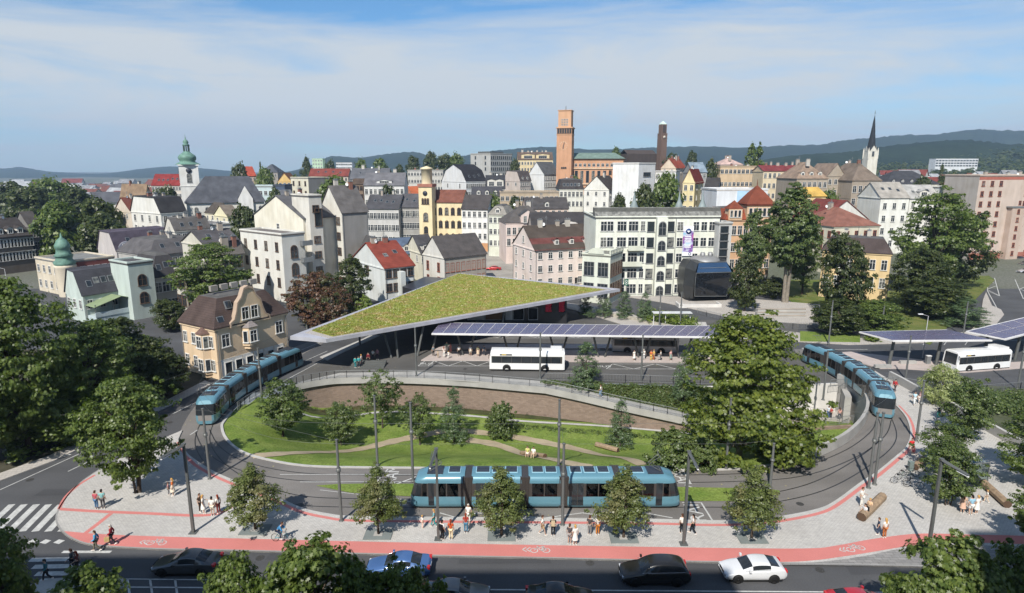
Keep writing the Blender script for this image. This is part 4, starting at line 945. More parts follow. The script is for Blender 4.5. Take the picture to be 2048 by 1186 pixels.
for k in range(3):
    q = MB(); q.box(-.6, .6, 0, 2, 0, 1.2); q.face([(-.8, -.1, 1.15), (0, -.1, 1.7), (0, 3, 1.7), (-.8, 3, 1.15)], 1); q.face([(.8, -.1, 1.15), (0, -.1, 1.7), (0, 3, 1.7), (.8, 3, 1.15)], 1)
    o = q.build('dormer', [plaster('#d0c4ba'), roofing('#6a423e')], v, (L * (.38 + .25 * k), .9, H + .75)); put_win(o, 0, 0, .2, 0, .7, .85, 'sash', 'w', 1)
put_win(v, -0.0, W / 2, H + 1., -math.pi / 2, 1., 1.6, 'sash', 'w', 0)
for s in (.4, .6): put_win(v, L * .7 + 0, 0, 1, 0, .01 + .9, 1.4, 'sash', 'w', 0)
# ---- big pale green department building
v, L, W, H, hv = bld('office_building', 'big pale green five storey building with stair window axis and hanging banner', (1192, 437), 140, 3, 1189, 1440, '#d9dccb', '#5f5f5c', 'flat', 0, W=16, lod=0)
q = MB(); q.box(-.2, L + .2, .4, 3, H + .55, H + 2.3); q.face([(-.25, -.1, H + .552), (L + .25, -.1, H + .552), (L + .25, .9, H + 2.4), (-.25, .9, H + 2.4)], 1); q.build('attic_roof', [roofing('#6a6a66'), mat('weathered_lead', (.2, .2, .185), .6, .6, 1.5, fine=.4)], v)
X = lambda px: (px - 1192) / (1440 - 1192) * L
st = H / 5.05
for r in range(5):
    z = H - st * (r + 1) + st * .22
    for px, w in ((1208, 1.3), (1221, 1.3), (1244, 2.), (1267, 2.1), (1286, .9)):
        if r == 2 and px == 1208: put_win(v, X(1215), 0, z, 0, 3.4, 2.1, 'sash', 'w', 0)
        elif r == 2 and px == 1221: continue
        else: put_win(v, X(px), 0, z, 0, w, 2.1, 'sash', 'w', 0)
    for px in (1361, 1377, 1393, 1409, 1425):
        if px == 1377 and r < 3: continue
        put_win(v, X(px), 0, z, 0, 1.25, 1.9, 'sash', 'w', 0)
    for px in (1302, 1342): put_win(v, X(px), 0, z - .2, 0, 1.5, 2.2, 'pane', 'g', 0)
q = MB(); q.box(X(1312), X(1333), -1.1, 0, 0, H + .2); sa = q.build('stair_axis', plaster('#d9dccb'), v)
for r in range(5): put_win(sa, X(1322.5), -1.1, H - 3.7 - 3.45 * r - (.0 if r else 0), 0, 1.6, 2.9 if r == 0 else 2.1, 'arch', 'g', 1)
for px in (1312, 1333, 1352): 
    q = MB(); q.tube([(X(px), -.15, 0), (X(px), -.15, H - .1)], .07, 6); q.build('downpipe', GREYMETAL, v)
for r, a, b in ((1, 1256, 1286), (2, 1243, 1284)):
    z = H - st * (r + 1); q = MB(); q.box(X(a), X(b), -1.3, 0, z, z + .3); q.box(X(a), X(b), -1.3, -1.15, z + .3, z + 1.1); q.build('balcony', plaster('#c9cdb9'), v)
for px in (1282, 1376, 1425):
    q = MB(); q.lathe([(1.6, H + .6), (1.0, H + 2.0), (.4, H + 3.6), (.12, H + 5.2), (0, H + 6.2)], 8, (X(px), 7, 0)); q.build('spirelet', mat('grey_copper', (.2, .24, .24), .6, .2), v)
bn, nt, bs = _new('banner_print'); tcn = node(nt, 'ShaderNodeTexCoord'); nn = node(nt, 'ShaderNodeTexNoise', i_Scale=.55, i_Detail=2.); nt.links.new(tcn.outputs['Object'], nn.inputs[0])
cr = node(nt, 'ShaderNodeValToRGB'); e = cr.color_ramp.elements; e[0].position = .3; e[0].color = (.05, .45, .6, 1); e[1].position = .7; e[1].color = (.55, .1, .3, 1); x = e.new(.45); x.color = (.5, .5, .62, 1); x = e.new(.56); x.color = (.16, .08, .3, 1)
nt.links.new(nn.outputs[0], cr.inputs[0]); nt.links.new(cr.outputs[0], bs.inputs['Base Color'])
ZP = lambda py: (592 - py) / (592 - 437) * H
bn_o = thing('banner', 'tall printed banner in blue, pink and violet hanging on the pale green building', 'banner', tuple((Matrix.Translation(v.location) @ Matrix.Rotation(v.rotation_euler.z, 4, 'Z')) @ Vector((X(1377), -.35, ZP(510)))), rad(3))
bw, bh = (X(1387) - X(1366)) / 2, ZP(452) - ZP(510)
q = MB(); q.box(-bw, bw, -.04, .04, 0, bh); q.build('banner_sheet', bn, bn_o)
WP = mat('white_print', (.8, .8, .8), .6); q = MB(); q.box(-bw, bw, -.06, -.045, bh * .84, bh); q.box(-bw, bw, -.06, -.045, 0, bh * .12)
for k, (w_, y) in enumerate(((.62, .64), (.7, .58), (.66, .52), (.5, .46), (.7, .38), (.6, .33), (.64, .28))): q.box(-bw * w_, bw * w_ * .9, -.07, -.05, bh * y, bh * (y + .028))
q.build('banner_lettering', WP, bn_o)
q = MB(); q.lathe([(0, 0), (.62, 0), (.62, .05), (0, .05)], 18, (0, 0, 0)); o = q.build('round_emblem', mat('navy_print', (.02, .05, .16), .6), bn_o, (0, -.08, bh * .83)); o.rotation_euler = (rad(90), 0, 0)
q = MB(); q.box(-.3, .3, -.16, -.135, bh * .83 - .1, bh * .83 + .12); q.box(-.08, .08, -.165, -.136, bh * .83 - .3, bh * .83 - .1); q.build('emblem_mark', WP, bn_o)
q = MB(); q.ring((bw * .45, -.08, bh * .07), (0, 1, 0), .28, .07, 12, 0, 4); q.build('curl_mark', mat('navy_print', (.02, .05, .16), .6), bn_o)
# left wing with curved parapets
v, L, W, H, hv = bld('corner_wing', 'low pale green wing with curved parapets in front of the pink house', (1221, 514), 133, 62, 1165, 1245, '#cbd0bd', '#77776f', 'flat', 0, Lw=(2, 2), win=(2.2, 2.9), st=4.6, top=1.4, lod=0, fr='g')
facade(v, 'R', L, H, 5, 2, 1., 2.8, 4.4, 1.6, 'sash', 'b', 0)
q = MB(); n = 8; pts = [(W * .28 * math.cos(math.pi * k / n), 1.3 * math.sin(math.pi * k / n)) for k in range(n + 1)]
q.face([(-.3, W / 2 + a, H + .5 + z) for a, z in pts]); q.face([(.2, W / 2 + a, H + .5 + z) for a, z in pts])
for (a, z0), (b, z1) in zip(pts, pts[1:]): q.face([(-.3, W / 2 + a, H + .5 + z0), (-.3, W / 2 + b, H + .5 + z1), (.2, W / 2 + b, H + .5 + z1), (.2, W / 2 + a, H + .5 + z0)])
q.build('curved_parapet', plaster('#cbd0bd'), v)
q = MB()
for k in range(9): q.box(L * k / 8 - .2, L * k / 8 + .2, -.2, .2, H + .55, H + 1.2)
q.box(-.2, L, -.1, .1, H + 1.2, H + 1.35); q.build('balustrade', plaster('#b9bdac'), v)
v, L, W, H, hv = bld('lift_shaft', 'narrow grey glass lift shaft between the green building and orange house', (1439, 449), 139.5, 8, 1437, 1460, '#b9bab8', '#8a8a88', 'flat', 0, W=4, lod=1)
for k in range(8): put_win(v, L * .42, 0, H - 1.9 - k * 1.75, 0, L * .62, 1.5, 'pane', 'g', 1)
v, L, W, H, hv = bld('art_nouveau_house', 'orange house with red hipped tower roof and white windows behind the park trees', (1452, 439), 152, 4, 1448, 1545, '#cf9f6e', '#7d4636', 'man', 2.4, Rw=(8, 4), win=(1., 2.1), st=4.1, top=1.6, inset=1.2, W=13, lod=0, bands=3)
q = MB(); q.box(0, 6.4, -.5, 4.5, H - .2, H + 3.4); q.prism([(-.3, -.8), (6.7, -.8), (6.7, 4.8), (-.3, 4.8)], H + 3.4, H + 3.7, 1, bottom=True); ap = (3.2, 2, H + 8.2)
for a, b in (((-.4, -.9), (6.8, -.9)), ((6.8, -.9), (6.8, 4.9)), ((6.8, 4.9), (-.4, 4.9)), ((-.4, 4.9), (-.4, -.9))): q.face([(*a, H + 3.7), (*b, H + 3.7), (3.2 + (b[0] - 3.2) * .45, 2 + (b[1] - 2) * .45, H + 6.4), (3.2 + (a[0] - 3.2) * .45, 2 + (a[1] - 2) * .45, H + 6.4)], 1); q.face([(3.2 + (a[0] - 3.2) * .45, 2 + (a[1] - 2) * .45, H + 6.4), (3.2 + (b[0] - 3.2) * .45, 2 + (b[1] - 2) * .45, H + 6.4), ap], 1)
q.tube([ap, (3.2, 2, H + 9.6)], [.12, .03], 5, 1)
o = q.build('roof_tower', [plaster('#d6ad80'), roofing('#7d4636')], v, (L * .42, 0, 0))
for k in range(5): put_win(o, .9 + k * 1.15, -.5, H + .8, 0, .75, 1.9, 'pane', 'w', 1)
q = MB(); q.box(0, 3.4, -.3, 2, H - .2, H + 2.6); q.face([(-.3, -.4, H + 2.6), (3.7, -.4, H + 2.6), (1.7, .9, H + 4.6)], 1); q.face([(-.3, -.4, H + 2.6), (1.7, .9, H + 4.6), (-.3, 2.4, H + 2.6)], 1); q.face([(3.7, -.4, H + 2.6), (1.7, .9, H + 4.6), (3.7, 2.4, H + 2.6)], 1)
o = q.build('roof_gable', [plaster('#d6ad80'), roofing('#7d4636')], v, (L * .04, 0, 0))
for k in range(3): put_win(o, .7 + k, -.3, H + .6, 0, .6, 1.6, 'pane', 'w', 1)
# ---- glass pod
pd = thing('glass_pavilion', 'faceted black glass pavilion like a gondola cabin on the paved square', 'pavilion', tuple(G(1405, 597)), rad(10)); k = D(1405, 597) / FPX
PD = mat('dark_cladding', (.03, .032, .034), .35, spec=.6); PG = glass_mat('pavilion_glass', (.006, .007, .009), (.02, .02, .02), 0.)
def ringp(x0, x1, y, z): return (x0 * k, y, z * k)
Fp = [(-36, 8), (-40, 32), (-38, 62), (-30, 76), (30, 76), (40, 62), (42, 30), (34, 6)]
q = MB(); fr_ = [(x * k, -3.6 - (.9 if 25 < z < 70 else 0), z * k) for x, z in Fp]; bk = [(x * k * 1.05, 3.5, z * k * 1.02) for x, z in Fp]
mid = [(x * k * 1.2, -1.2, (40 + (z - 40) * 1.14) * k) for x, z in Fp]
q.grid([fr_, mid, bk], 0, False, True); q.face(bk[::-1]); q.build('body', PD, pd)
q = MB(); a = lambda x, z, y=-4.55: (x * k, y, z * k)
q.face([a(-35, 14, -4.0), a(31, 12, -4.0), a(38, 36), a(36, 58), a(-36, 58), a(-37, 36)]); q.build('front_glass', PG, pd)
q = MB(); q.face([a(-36, 60), a(36, 60), a(29, 77, -3.65), a(-29, 77, -3.65)]); q.build('sloping_window', mat('blue_glass', (.02, .05, .11), .08, spec=.8), pd)
q = MB()
for p_, r_ in ((a(-37, 59), a(37, 59)), (a(-35, 13, -4.05), a(31, 11, -4.05)), (a(-37, 59), a(-38, 36)), (a(-38, 36), a(-35, 13, -4.05)), (a(37, 59), a(39, 36)), (a(39, 36), a(31, 11, -4.05)), (a(-30, 78, -3.6), a(30, 78, -3.6)), (a(-28, 68, -4.2), a(26, 68, -4.2))): q.tube([p_, r_], .06, 4)
q.build('frame', GREYMETAL, pd)
q = MB(); q.lathe([(3.4, 0), (3.2, .5), (2.2, .9), (0, 1.0)], 8, (0, 0, 77 * k)); 
for x in (-.6, 1.2): q.lathe([(.5, 1), (.5, 1.8), (0, 1.8)], 8, (x, 0, 77 * k))
q.build('roof_cap', mat('grey_roof_metal', (.25, .25, .25), .5, metal=.3), pd)
q = MB(); q.box(-40 * k, 34 * k, -2.6, 3, 0, 10 * k); q.build('plinth', mat('black_cladding', (.015, .015, .016), .6), pd)
v = bld('low_annex', 'low black clad annex with terrace railing right of the glass pavilion', (1432, 560), 138, 8, 1430, 1475, mat('black_cladding', (.015, .015, .016), .6), '#9a9a98', 'flat', 0, W=8, lod=1)[0]
# ---- yellow villa with dark mansard among the trees on the right
v, L, W, H, hv = bld('yellow_villa', 'yellow villa with dark mansard roof half hidden by park trees', (1783, 508), 135, 62, 1646, 1815, '#d8b878', '#473f3e', 'man', 3.0, Lw=(6, 3), win=(1., 2.1), st=4.0, top=1.5, inset=1.6, lod=0, bands=1, ch=2, L=9, rtop=.2)
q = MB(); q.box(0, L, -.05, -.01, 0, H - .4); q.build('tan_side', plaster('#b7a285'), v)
# ---- right: houses below the palace, tall pink block
v, L, W, H, hv = bld('house', 'cream house with brown red hipped roof among the right hand trees', (1668, 453), 170, 14, 1634, 1760, '#cfc8ae', '#7d564a', 'hip', 4.6, Rw=(5, 2), win=(1., 1.8), top=1.4, W=17, fr='r', ch=1, sk=0, Lw=(6, 2), lod=1)
bld('house', 'white gable walled house with red roof edge left of the grey palace', (1642, 440), 186, 10, 1630, 1736, '#cfcdc4', '#6e3b36', 'gy', 5.6, W=14, Rw=None, Lw=(2, 1), lod=1)
bld('house', 'small yellow house with yellow tin roof below the grey palace', (1612, 392), 205, 12, 1603, 1652, '#d8b660', '#c9a95e', 'gx', 2.6, Rw=(3, 1), lod=1, W=9)
bld('white_house', 'white house with pale grey roof and skylights behind the right hand trees', (1762, 395), 200, 4, 1759, 1819, '#d8d7cd', '#a2a6a8', 'gx', 4.6, Rw=(3, 4), win=(1.1, 1.9), st=4., top=1.8, W=12, sk=3, lod=1)
bld('white_house', 'white house with small front gable beside the house with pale grey roof', (1820, 396), 205, 3, 1818, 1880, '#d6d5cc', '#9a9ea0', 'gx', 4., Rw=(4, 3), win=(1., 1.8), top=1.4, W=11, sk=3, dm=('R', 1, 3., 1.6), lod=1)
bld('white_house', 'cream white flat topped block left of the tall pink apartment house', (1880, 376), 206, 3, 1878, 1922, '#d9d7c8', '#84847f', 'flat', 0, Rw=(3, 4), win=(.9, 1.3), st=3.4, top=1.4, W=11, lod=1)
v, L, W, H, hv = bld('apartment_house', 'tall pink seven storey apartment house at the right edge with blank left wall', (1960, 353), 190, 12, 1891, 2200, '#c4ae9d', '#77706a', 'flat', 0, Rw=(14, 8), win=(1.0, 1.5), st=3.1, top=1.4, lod=1, fr='r', skipR=tuple((c, r) for r in range(8) for c in (3, 4)), ch=5)
q = MB(); q.box(-.06, -.01, 0, W, 0, H - .2); q.build('blank_wall', plaster('#a9a096'), v)
q = MB(); q.box(0, L, -.04, -.01, H - 1.0, H - .1); q.build('red_top_band', plaster('#b05a44'), v); q = MB(); q.box(0, L, -.045, -.01, 0, 2.2); q.build('red_base', plaster('#a8604a'), v)
q = MB(); q.box(L * .26, L * .36, -1.8, 0, 0, H - 9.5); q.box(L * .25, L * .37, -2.0, 0, H - 9.5, H - 9.1, 1); o = q.build('stair_bay', [plaster('#bfa592'), GREYMETAL], v)
for k in range(7): put_win(o, L * .31, -1.8, 1.5 + k * 2.6, 0, .8, 1.3, 'sash', 'r')
# ---- grey tan palace
v, L, W, H, hv = bld('palace', 'large grey brown palace block with dormered roofs below the spire church', (1705, 361), 232, 4, 1702, 1763, '#a1917d', '#837970', 'hip', 6.4, Rw=(5, 3), win=(1.3, 2.4), st=4.6, top=2., W=20, lod=1, ch=2, bands=1)
bld('', '', (1655, 351), 240, 4, 1653, 1690, '#a59681', '#857a72', 'gy', 4.5, Rw=(3, 4), win=(1.1, 1.8), st=4., top=1.5, W=14, parent=v, part='gabled_wing', lod=1)
bld('', '', (1594, 357), 238, 4, 1592, 1656, '#a39480', '#867b73', 'hip', 6.2, Rw=(6, 3), win=(1.1, 1.9), st=4.2, top=1.4, W=16, parent=v, part='hipped_wing', dm=('R', 3), ch=2, lod=1)
# ---- spire church
sc = P(1733, 380, 400); b0 = terr(sc.x, sc.y); sp = thing('spire_church', 'pale church tower with needle sharp dark spire behind the palace', 'church', (sc.x, sc.y, b0 - 1)); z = lambda py: P(1733, py, 400).z - b0 + 1
q = MB(); q.box(-3.1, 3.1, -3.1, 3.1, 0, z(315)); q.build('tower', plaster('#cfcabb'), sp)
q = MB(); q.box(-2.9, 2.9, -2.9, 2.9, z(315), z(303))
for sx in (-1, 1):
    for sy in (-1, 1): q.lathe([(.5, z(318)), (.5, z(303)), (0, z(295))], 6, (2.9 * sx, 2.9 * sy, 0))
for rz in range(4):
    a, b = math.cos(rz * math.pi / 2), math.sin(rz * math.pi / 2); f = lambda s, t: (3.0 * a - s * b, 3.0 * b + s * a, t); q.face([f(-2.2, z(303)), f(2.2, z(303)), f(0, z(292))])
q.build('belfry', plaster('#cdc8b9'), sp); put_win(sp, 0, -2.9, z(313), 0, 1.3, 3, 'arch', 'g')
q = MB(); q.lathe([(3.0, z(304)), (2.2, z(290)), (1.3, z(265)), (.5, z(242)), (.05, z(232))], 8, sm=False); q.build('spire', roofing('#34373b'), sp)
q = MB(); q.tube([(0, 0, z(233)), (0, 0, z(224))], .12, 5); q.box(-.6, .6, -.08, .08, z(229), z(228.4)); q.build('cross', DARKMETAL, sp)
bld('long_hall', 'long hall with black slate roof and small triangular dormers on the right', (1772, 368), 290, 2, 1768, 1880, '#bdb9ad', '#3b3d42', 'hip', 6, Rw=(9, 1), W=17, dm=('R', 5, 1.1, .9), lod=1)
bld('hospital', 'long white modern hospital in front of the wooded hill', (1872, 318), 900, 2, 1870, 1957, '#cfd2d4', '#aeb2b4', 'flat', 0, Rw=(14, 3), win=(3.4, 1.8), st=3.6, top=1.4, style='pane', fr='g', W=14, lod=1)
# ---- town hall
HR = '#c98e5e'
v, L, W, H, hv = bld('town_hall', 'orange functionalist town hall with tall clock tower and green grey roof', (1247, 317), 330, 78, 1121, 1258, HR, '#66776f', 'hip', 3.2, lod=1, hipk=5, ov=1.0, L=17)
facade(v, 'L', W, H, 14, 1, 1.3, 1.5, 3.4, 2.6, 'sash', 'w', 1)
for k in range(6): put_win(v, 0, W * (.29 + .09 * k), H - 12.6, -math.pi / 2, 1.5, 6.2, 'pane', 'g', 1)
for y in (.12, .2, .8, .88):
    for r in range(2): put_win(v, 0, W * y, H - 8.4 - 3.8 * r, -math.pi / 2, 1.4, 2.2, 'sash', 'b', 1)
q = MB(); q.box(-.5, 0, 0, W, H - 5.4, H - 4.7); q.box(-.6, 0, W * .24, W * .8, H - 13.6, H - 12.9); q.build('stone_band', plaster('#d7b48c'), v)
TB = P(1144, 255, 326); q = MB(); tz_ = TB.z - v.location.z; q.box(-8, 0, 0, 8, 0, tz_); tw = q.build('clock_tower', plaster(HR), v); tw.matrix_local = local_of(v, (TB.x, TB.y, v.location.z), rad(-14))
q = MB(); q.box(-7.4, -.6, .6, 7.4, tz_, tz_ + 8.6); q.box(-7.7, -.3, .3, 7.7, tz_ + 8.6, tz_ + 9.0); q.box(-8.4, .4, -.4, 8.4, tz_ - .3, tz_ + .3); q.box(-8.2, .2, -.2, 8.2, tz_ - 3.6, tz_ - 3.2); q.build('tower_top', plaster('#cf9866'), tw)
for k in range(6): put_win(tw, -7.2 + 1.28 * k, 0, tz_ - 2.9, 0, .9, 2.5, 'pane', 'b')
for k in range(4): put_win(tw, 0, 1.4 + 1.7 * k, tz_ - 2.9, math.pi / 2, .9, 2.5, 'pane', 'b')
for k in range(3): put_win(tw, -5 + 1. * k, 0, tz_ - 21, 0, .7, .8, 'pane', 'b')
for r in range(3):
    for k in range(3): put_win(tw, -5.3 + 1.3 * k, .6, tz_ + 1.2 + 1.3 * r, 0, .7, .6, 'pane', 'w')
q = MB()
for k in range(12):
    a = 2 * math.pi * k / 12; q.box(2.0 * math.cos(a) - .16, 2.0 * math.cos(a) + .16, -.15, 0, 2.0 * math.sin(a) - .16, 2.0 * math.sin(a) + .16)
o = q.build('clock_face', plaster('#e0cda8'), tw, (-4.4, 0, tz_ - 9.2))
q = MB(); q.tube([(0, -.2, -.4), (.5, -.2, 1.7)], .16, 4); q.tube([(0, -.2, .0), (-.1, -.2, -1.5)], .18, 4); q.build('clock_hands', DARKMETAL, o)
q = MB(); q.tube([(-4, 4, tz_ + 9), (-4, 4, tz_ + 11.4)], [.3, .1], 5); q.build('flagpole', DARKMETAL, tw)
# ---- middle distance, centre
v, L, W, H, hv = bld('office_block', 'grey concrete office block with ribbed windows and roof penthouse', (981, 308), 400, 50, 941, 1024, '#a9a8a4', '#7d7d7c', 'flat', 0, Rw=(11, 5), win=(1.1, 2.0), st=3.6, top=1.2, style='pane', fr='g', Lw=(2, 3), lod=1)
q = MB(); q.box(4, L - 4, 4, W - 3, H, H + 1.8); q.build('penthouse', DARKMETAL, v)
bld('palace', 'cream palace with two pediment gables and row of chimneys near the town hall', (1036, 319), 420, 2, 1033, 1106, '#d5bd85', '#6a5a50', 'gx', 5., Rw=(12, 2), win=(1.1, 1.8), st=4, top=1.6, W=16, ch=6, dm=('R', 2, 9, 2.6), dcol='#d5bd85', lod=1)
bld('department_store', 'white gabled block with black gambrel roof left of the office block', (932, 363), 300, 40, 884, 972, '#cbcbca', '#2f3036', 'gamx', 8., Rw=(10, 2), win=(1., 2.), st=3.8, top=1.2, Lw=(2, 2), inset=3.6, sk=3, lod=1)
bld('long_house', 'long white flat house with small attic windows behind the yellow tower', (815, 342), 320, 2, 811, 886, '#bebbb2', '#77767a', 'flat', 0, Rw=(12, 3), win=(1., 1.5), st=3.6, top=.8, W=11, ch=4, lod=1)
bld('house', 'white house with flat top at the left end of the long white house', (1040, 362), 330, 50, 1008, 1062, '#b9aaa0', '#57504e', 'mgx', 5, Lw=(2, 1), Rw=(5, 2), inset=2, lod=1, dm=('R', 2)) and None
bld('house', 'dark gothic house with two steep white gables left of the pinkish gable', (972, 376), 305, 2, 970, 1010, '#b5b0a4', '#3f3f42', 'gx', 6, Rw=(6, 2), W=10, dm=('R', 2, 4, 3), ch=2, lod=1)
bld('house', 'white gabled house with long grey windowed side left of the town hall', (1088, 348), 338, 48, 1058, 1118, '#cfd0ce', '#66686a', 'gx', 6.4, Rw=(9, 3), win=(.9, 2.2), st=3.8, top=1., Lw=None, lod=1)
bld('long_house', 'long tan block with flat roof behind the salmon pink house', (1000, 386), 256, 2, 994, 1118, '#b59f80', '#8d8a84', 'flat', 0, Rw=(12, 2), win=(1.2, 1.7), st=4.2, top=1.4, W=14, lod=1)
bld('house', 'grey roofed low house left of the long tan block', (944, 392), 262, 3, 940, 1004, '#a59a8e', '#4f4f54', 'gx', 3.6, Rw=(6, 1), W=11, dm=('R', 3), lod=1)
bld('house', 'brick red roofed house with orange side wall left of the yellow tower', (832, 398), 262, 45, 800, 852, '#b5714f', '#9a5a40', 'gx', 5, Lw=(2, 1), Rw=(3, 1), lod=1)
v, L, W, H, hv = bld('villa_block', 'white apartment house with dark glazed attic below the town hall', (1119, 378), 268, 2, 1116, 1167, '#d0cfc2', '#3c3c40', 'man', 4., Rw=(6, 3), win=(1., 2.0), st=4.1, top=1.2, W=14, inset=1., sk=5, ch=1, lod=1)
bld('white_house', 'white gable house with small windows and yellow right side', (1218, 379), 258, 60, 1168, 1242, '#d5d3c9', '#4b4644', 'gx', 5.4, Lw=(3, 3), win=(.9, 1.6), st=4.2, top=1., Rw=(4, 2), lod=1, ch=1)
bld('white_block', 'modern white block with blank left wall and slanted dark openings', (1278, 328), 240, 47, 1226, 1311, '#dededb', '#a9abac', 'flat', 0, Rw=(1, 5), win=(5.4, 1.5), st=4.6, top=3.2, style='pane', fr='g', lod=1)
bld('house', 'cream gabled house with red tiled roof behind the modern white block', (1352, 335), 285, 60, 1322, 1372, '#cdb79a', '#7f4338', 'gx', 4, Lw=(2, 1), Rw=(3, 1), ch=3, lod=1)
bld('white_block', 'white terraced flats with balcony bands beside the modern white block', (1352, 344), 256, 70, 1311, 1360, '#cfceca', '#9a9a98', 'flat', 0, Lw=(4, 4), win=(1.6, 1.4), st=3.4, top=1., lod=1)
bld('house', 'pale yellow house with dark red roof behind the park trees', (1390, 364), 230, 62, 1366, 1407, '#d9c588', '#6b2f2c', 'gx', 4.6, Lw=(2, 4), win=(1., 1.8), st=3.8, top=1.2, Rw=(2, 3), ch=1, lod=1)
bld('grey_block', 'plain grey block with dark low roof behind the white sheeted wall', (1436, 375), 212, 70, 1410, 1520, '#9c9c9b', '#4a4b4e', 'gy', 3., L=22, Lw=(1, 1), lod=1)
v, L, W, H, hv = bld('sheeted_block', 'flat white sheeted building with one blue stripe above the orange house', (1434, 381), 192, 2, 1432, 1536, '#d3d6da', '#b9bcc0', 'flat', 0, W=14, lod=1)
q = MB(); q.box(L * .4, L * .68, -.05, -.01, 0, H); q.build('blue_stripe', mat('pale_blue_sheet', (.36, .52, .68), .7), v); put_win(v, L * .27, 0, H - 7, 0, 1.6, 1.2, 'pane', 'g')
bld('long_house', 'long cream flat house with two rows of windows in front of the poplars', (1441, 334), 300, 1, 1438, 1525, '#c9ab80', '#8d8478', 'flat', 0, Rw=(10, 2), win=(1.4, 1.8), st=6., top=1.2, W=12, lod=1, ch=2)
bld('long_house', 'cream tenement with long red roof strip left of the palace', (1527, 342), 275, 1, 1524, 1609, '#d2bd94', '#74383a', 'gx', 2.4, Rw=(9, 3), win=(1.1, 2.), st=4.4, top=1., W=12, ch=5, lod=1)
bld('house', 'distant pinkish manor with pale roof behind the long cream house', (1441, 329), 340, 2, 1439, 1486, '#b9a596', '#a58f88', 'hip', 3.6, Rw=(5, 1), W=14, ch=3, lod=1)
bld('house', 'blue grey metal roofed hall behind the pale yellow house', (1386, 344), 270, 2, 1383, 1414, '#9a9a98', '#76848f', 'gx', 4, W=14, Rw=(3, 1), lod=1)
# brown church tower
t = P(1322, 330, 420); b0 = terr(t.x, t.y); bt = thing('brick_church', 'dark brown brick church with slender tower and pale green cap', 'church', (t.x, t.y, b0 - 1), rad(20)); z = lambda py: P(1322, py, 420).z - b0 + 1
BK = plaster('#6f5648'); q = MB(); q.box(-2.3, 2.3, -2.3, 2.3, 0, z(268)); q.box(-1.9, 1.9, -1.9, 1.9, z(268), z(250)); q.box(-2.4, 2.4, -2.4, 2.4, z(269), z(267.5)); q.build('tower', BK, bt)
q = MB(); q.lathe([(2.5, z(250)), (2.3, z(248.5)), (0, z(243))], 4, sm=False); q.build('cap', mat('pale_copper', (.5, .62, .55), .6), bt, None, rad(45)); 
for s in (-.8, 0, .8): put_win(bt, s, -1.9, z(266), 0, .5, 4.6, 'pane', 'b')
q = MB(); q.lathe([(0, 0), (.9, 0), (.9, .1), (0, .1)], 12); o = q.build('clock_face', plaster('#c9bba8'), bt, (0, -2.45, z(275))); o.rotation_euler = (rad(90), 0, 0)
q = MB(); q.box(-25, -2.5, 2, 12, 0, z(308)); q.face([(-25, 2, z(308)), (-2.5, 2, z(308)), (-2.5, 7, z(300)), (-25, 7, z(300))]); q.face([(-25, 12, z(308)), (-2.5, 12, z(308)), (-2.5, 7, z(300)), (-25, 7, z(300))]); q.build('nave', plaster('#4a3f3a'), bt)
# ---- middle distance, left
bld('school', 'pale blue flat block with regular windows left of centre', (477, 374), 250, 2, 474, 545, '#b7cdd0', '#6e6e6c', 'flat', 0, Rw=(7, 3), win=(1.1, 1.5), st=3.8, top=1.6, W=14, lod=1)
bld('house', 'navy blue box house with pale ground floor beside the pale blue block', (546, 372), 248, 4, 544, 569, '#4a5a74', '#5b5b5c', 'flat', 0, Rw=(3, 2), win=(1., 1.5), st=3.8, top=1.6, W=11, lod=1)
bld('house', 'small yellow house with baroque gable behind the navy blue house', (556, 362), 285, 2, 554, 582, '#d8ae52', '#7a5a48', 'gy', 3.5, Rw=(3, 1), W=9, lod=1)
v = bld('tenement', 'cream four storey tenement with wide blank grey firewall', (616, 357), 258, 52, 581, 657, '#cdc7ae', '#6d6d6d', 'flat', 0, Lw=(3, 4), win=(1., 1.8), st=4., top=1.2, lod=1, fr='b')
q = MB(); q.box(.1, v[1], -.05, -.01, 0, v[3]); q.build('firewall', plaster('#83827f'), v[0])
bld('long_house', 'long house with bright red roof behind the cream four storey tenement', (618, 352), 320, 2, 615, 696, '#bfae98', '#74403b', 'gx', 3.6, Rw=(9, 1), W=10, sk=4, lod=1)
bld('long_house', 'wide grey roofed house left of the long white flat house', (700, 358), 300, 2, 697, 776, '#a59d92', '#55565a', 'gx', 5, Rw=(8, 1), W=13, sk=3, ch=2, lod=1)
bld('house', 'narrow brown brick house left of the white house with small gable', (704, 368), 256, 3, 700, 726, '#86705c', '#5b5048', 'gx', 2, Rw=(3, 4), W=10, fr='b', lod=1)
bld('white_house', 'long white house with grey roof and small centre gable', (728, 370), 246, 2, 725, 808, '#cccac5', '#606064', 'gx', 4.6, Rw=(9, 2), win=(1., 1.9), st=4.2, top=1.6, W=12, ch=2, dm=('R', 1, 6, 1.), dcol='#cccac5', lod=1)
bld('white_house', 'small white gabled shed roof house in front of the cream tenement', (560, 395), 235, 55, 545, 588, '#d0cec6', '#77777a', 'gx', 2.6, Lw=(1, 1), lod=1)
bld('tower_block', 'light green tower block on the left skyline between two trees', (645, 318), 560, 60, 624, 648, '#a9c9a4', '#9ab596', 'flat', 0, Lw=(4, 5), win=(1.6, 1.3), st=3., top=.8, lod=1)
bld('white_block', 'flat white factory block on the left skyline', (672, 326), 640, 2, 668, 704, '#c9ccd0', '#b4b6b8', 'flat', 0, Rw=(7, 2), win=(2, 1.2), W=16, lod=1)
bld('house', 'grey hipped house on the left skyline right of the church', (520, 345), 380, 2, 515, 555, '#9d948a', '#5c626c', 'hip', 5, Rw=(4, 1), W=14, lod=1)
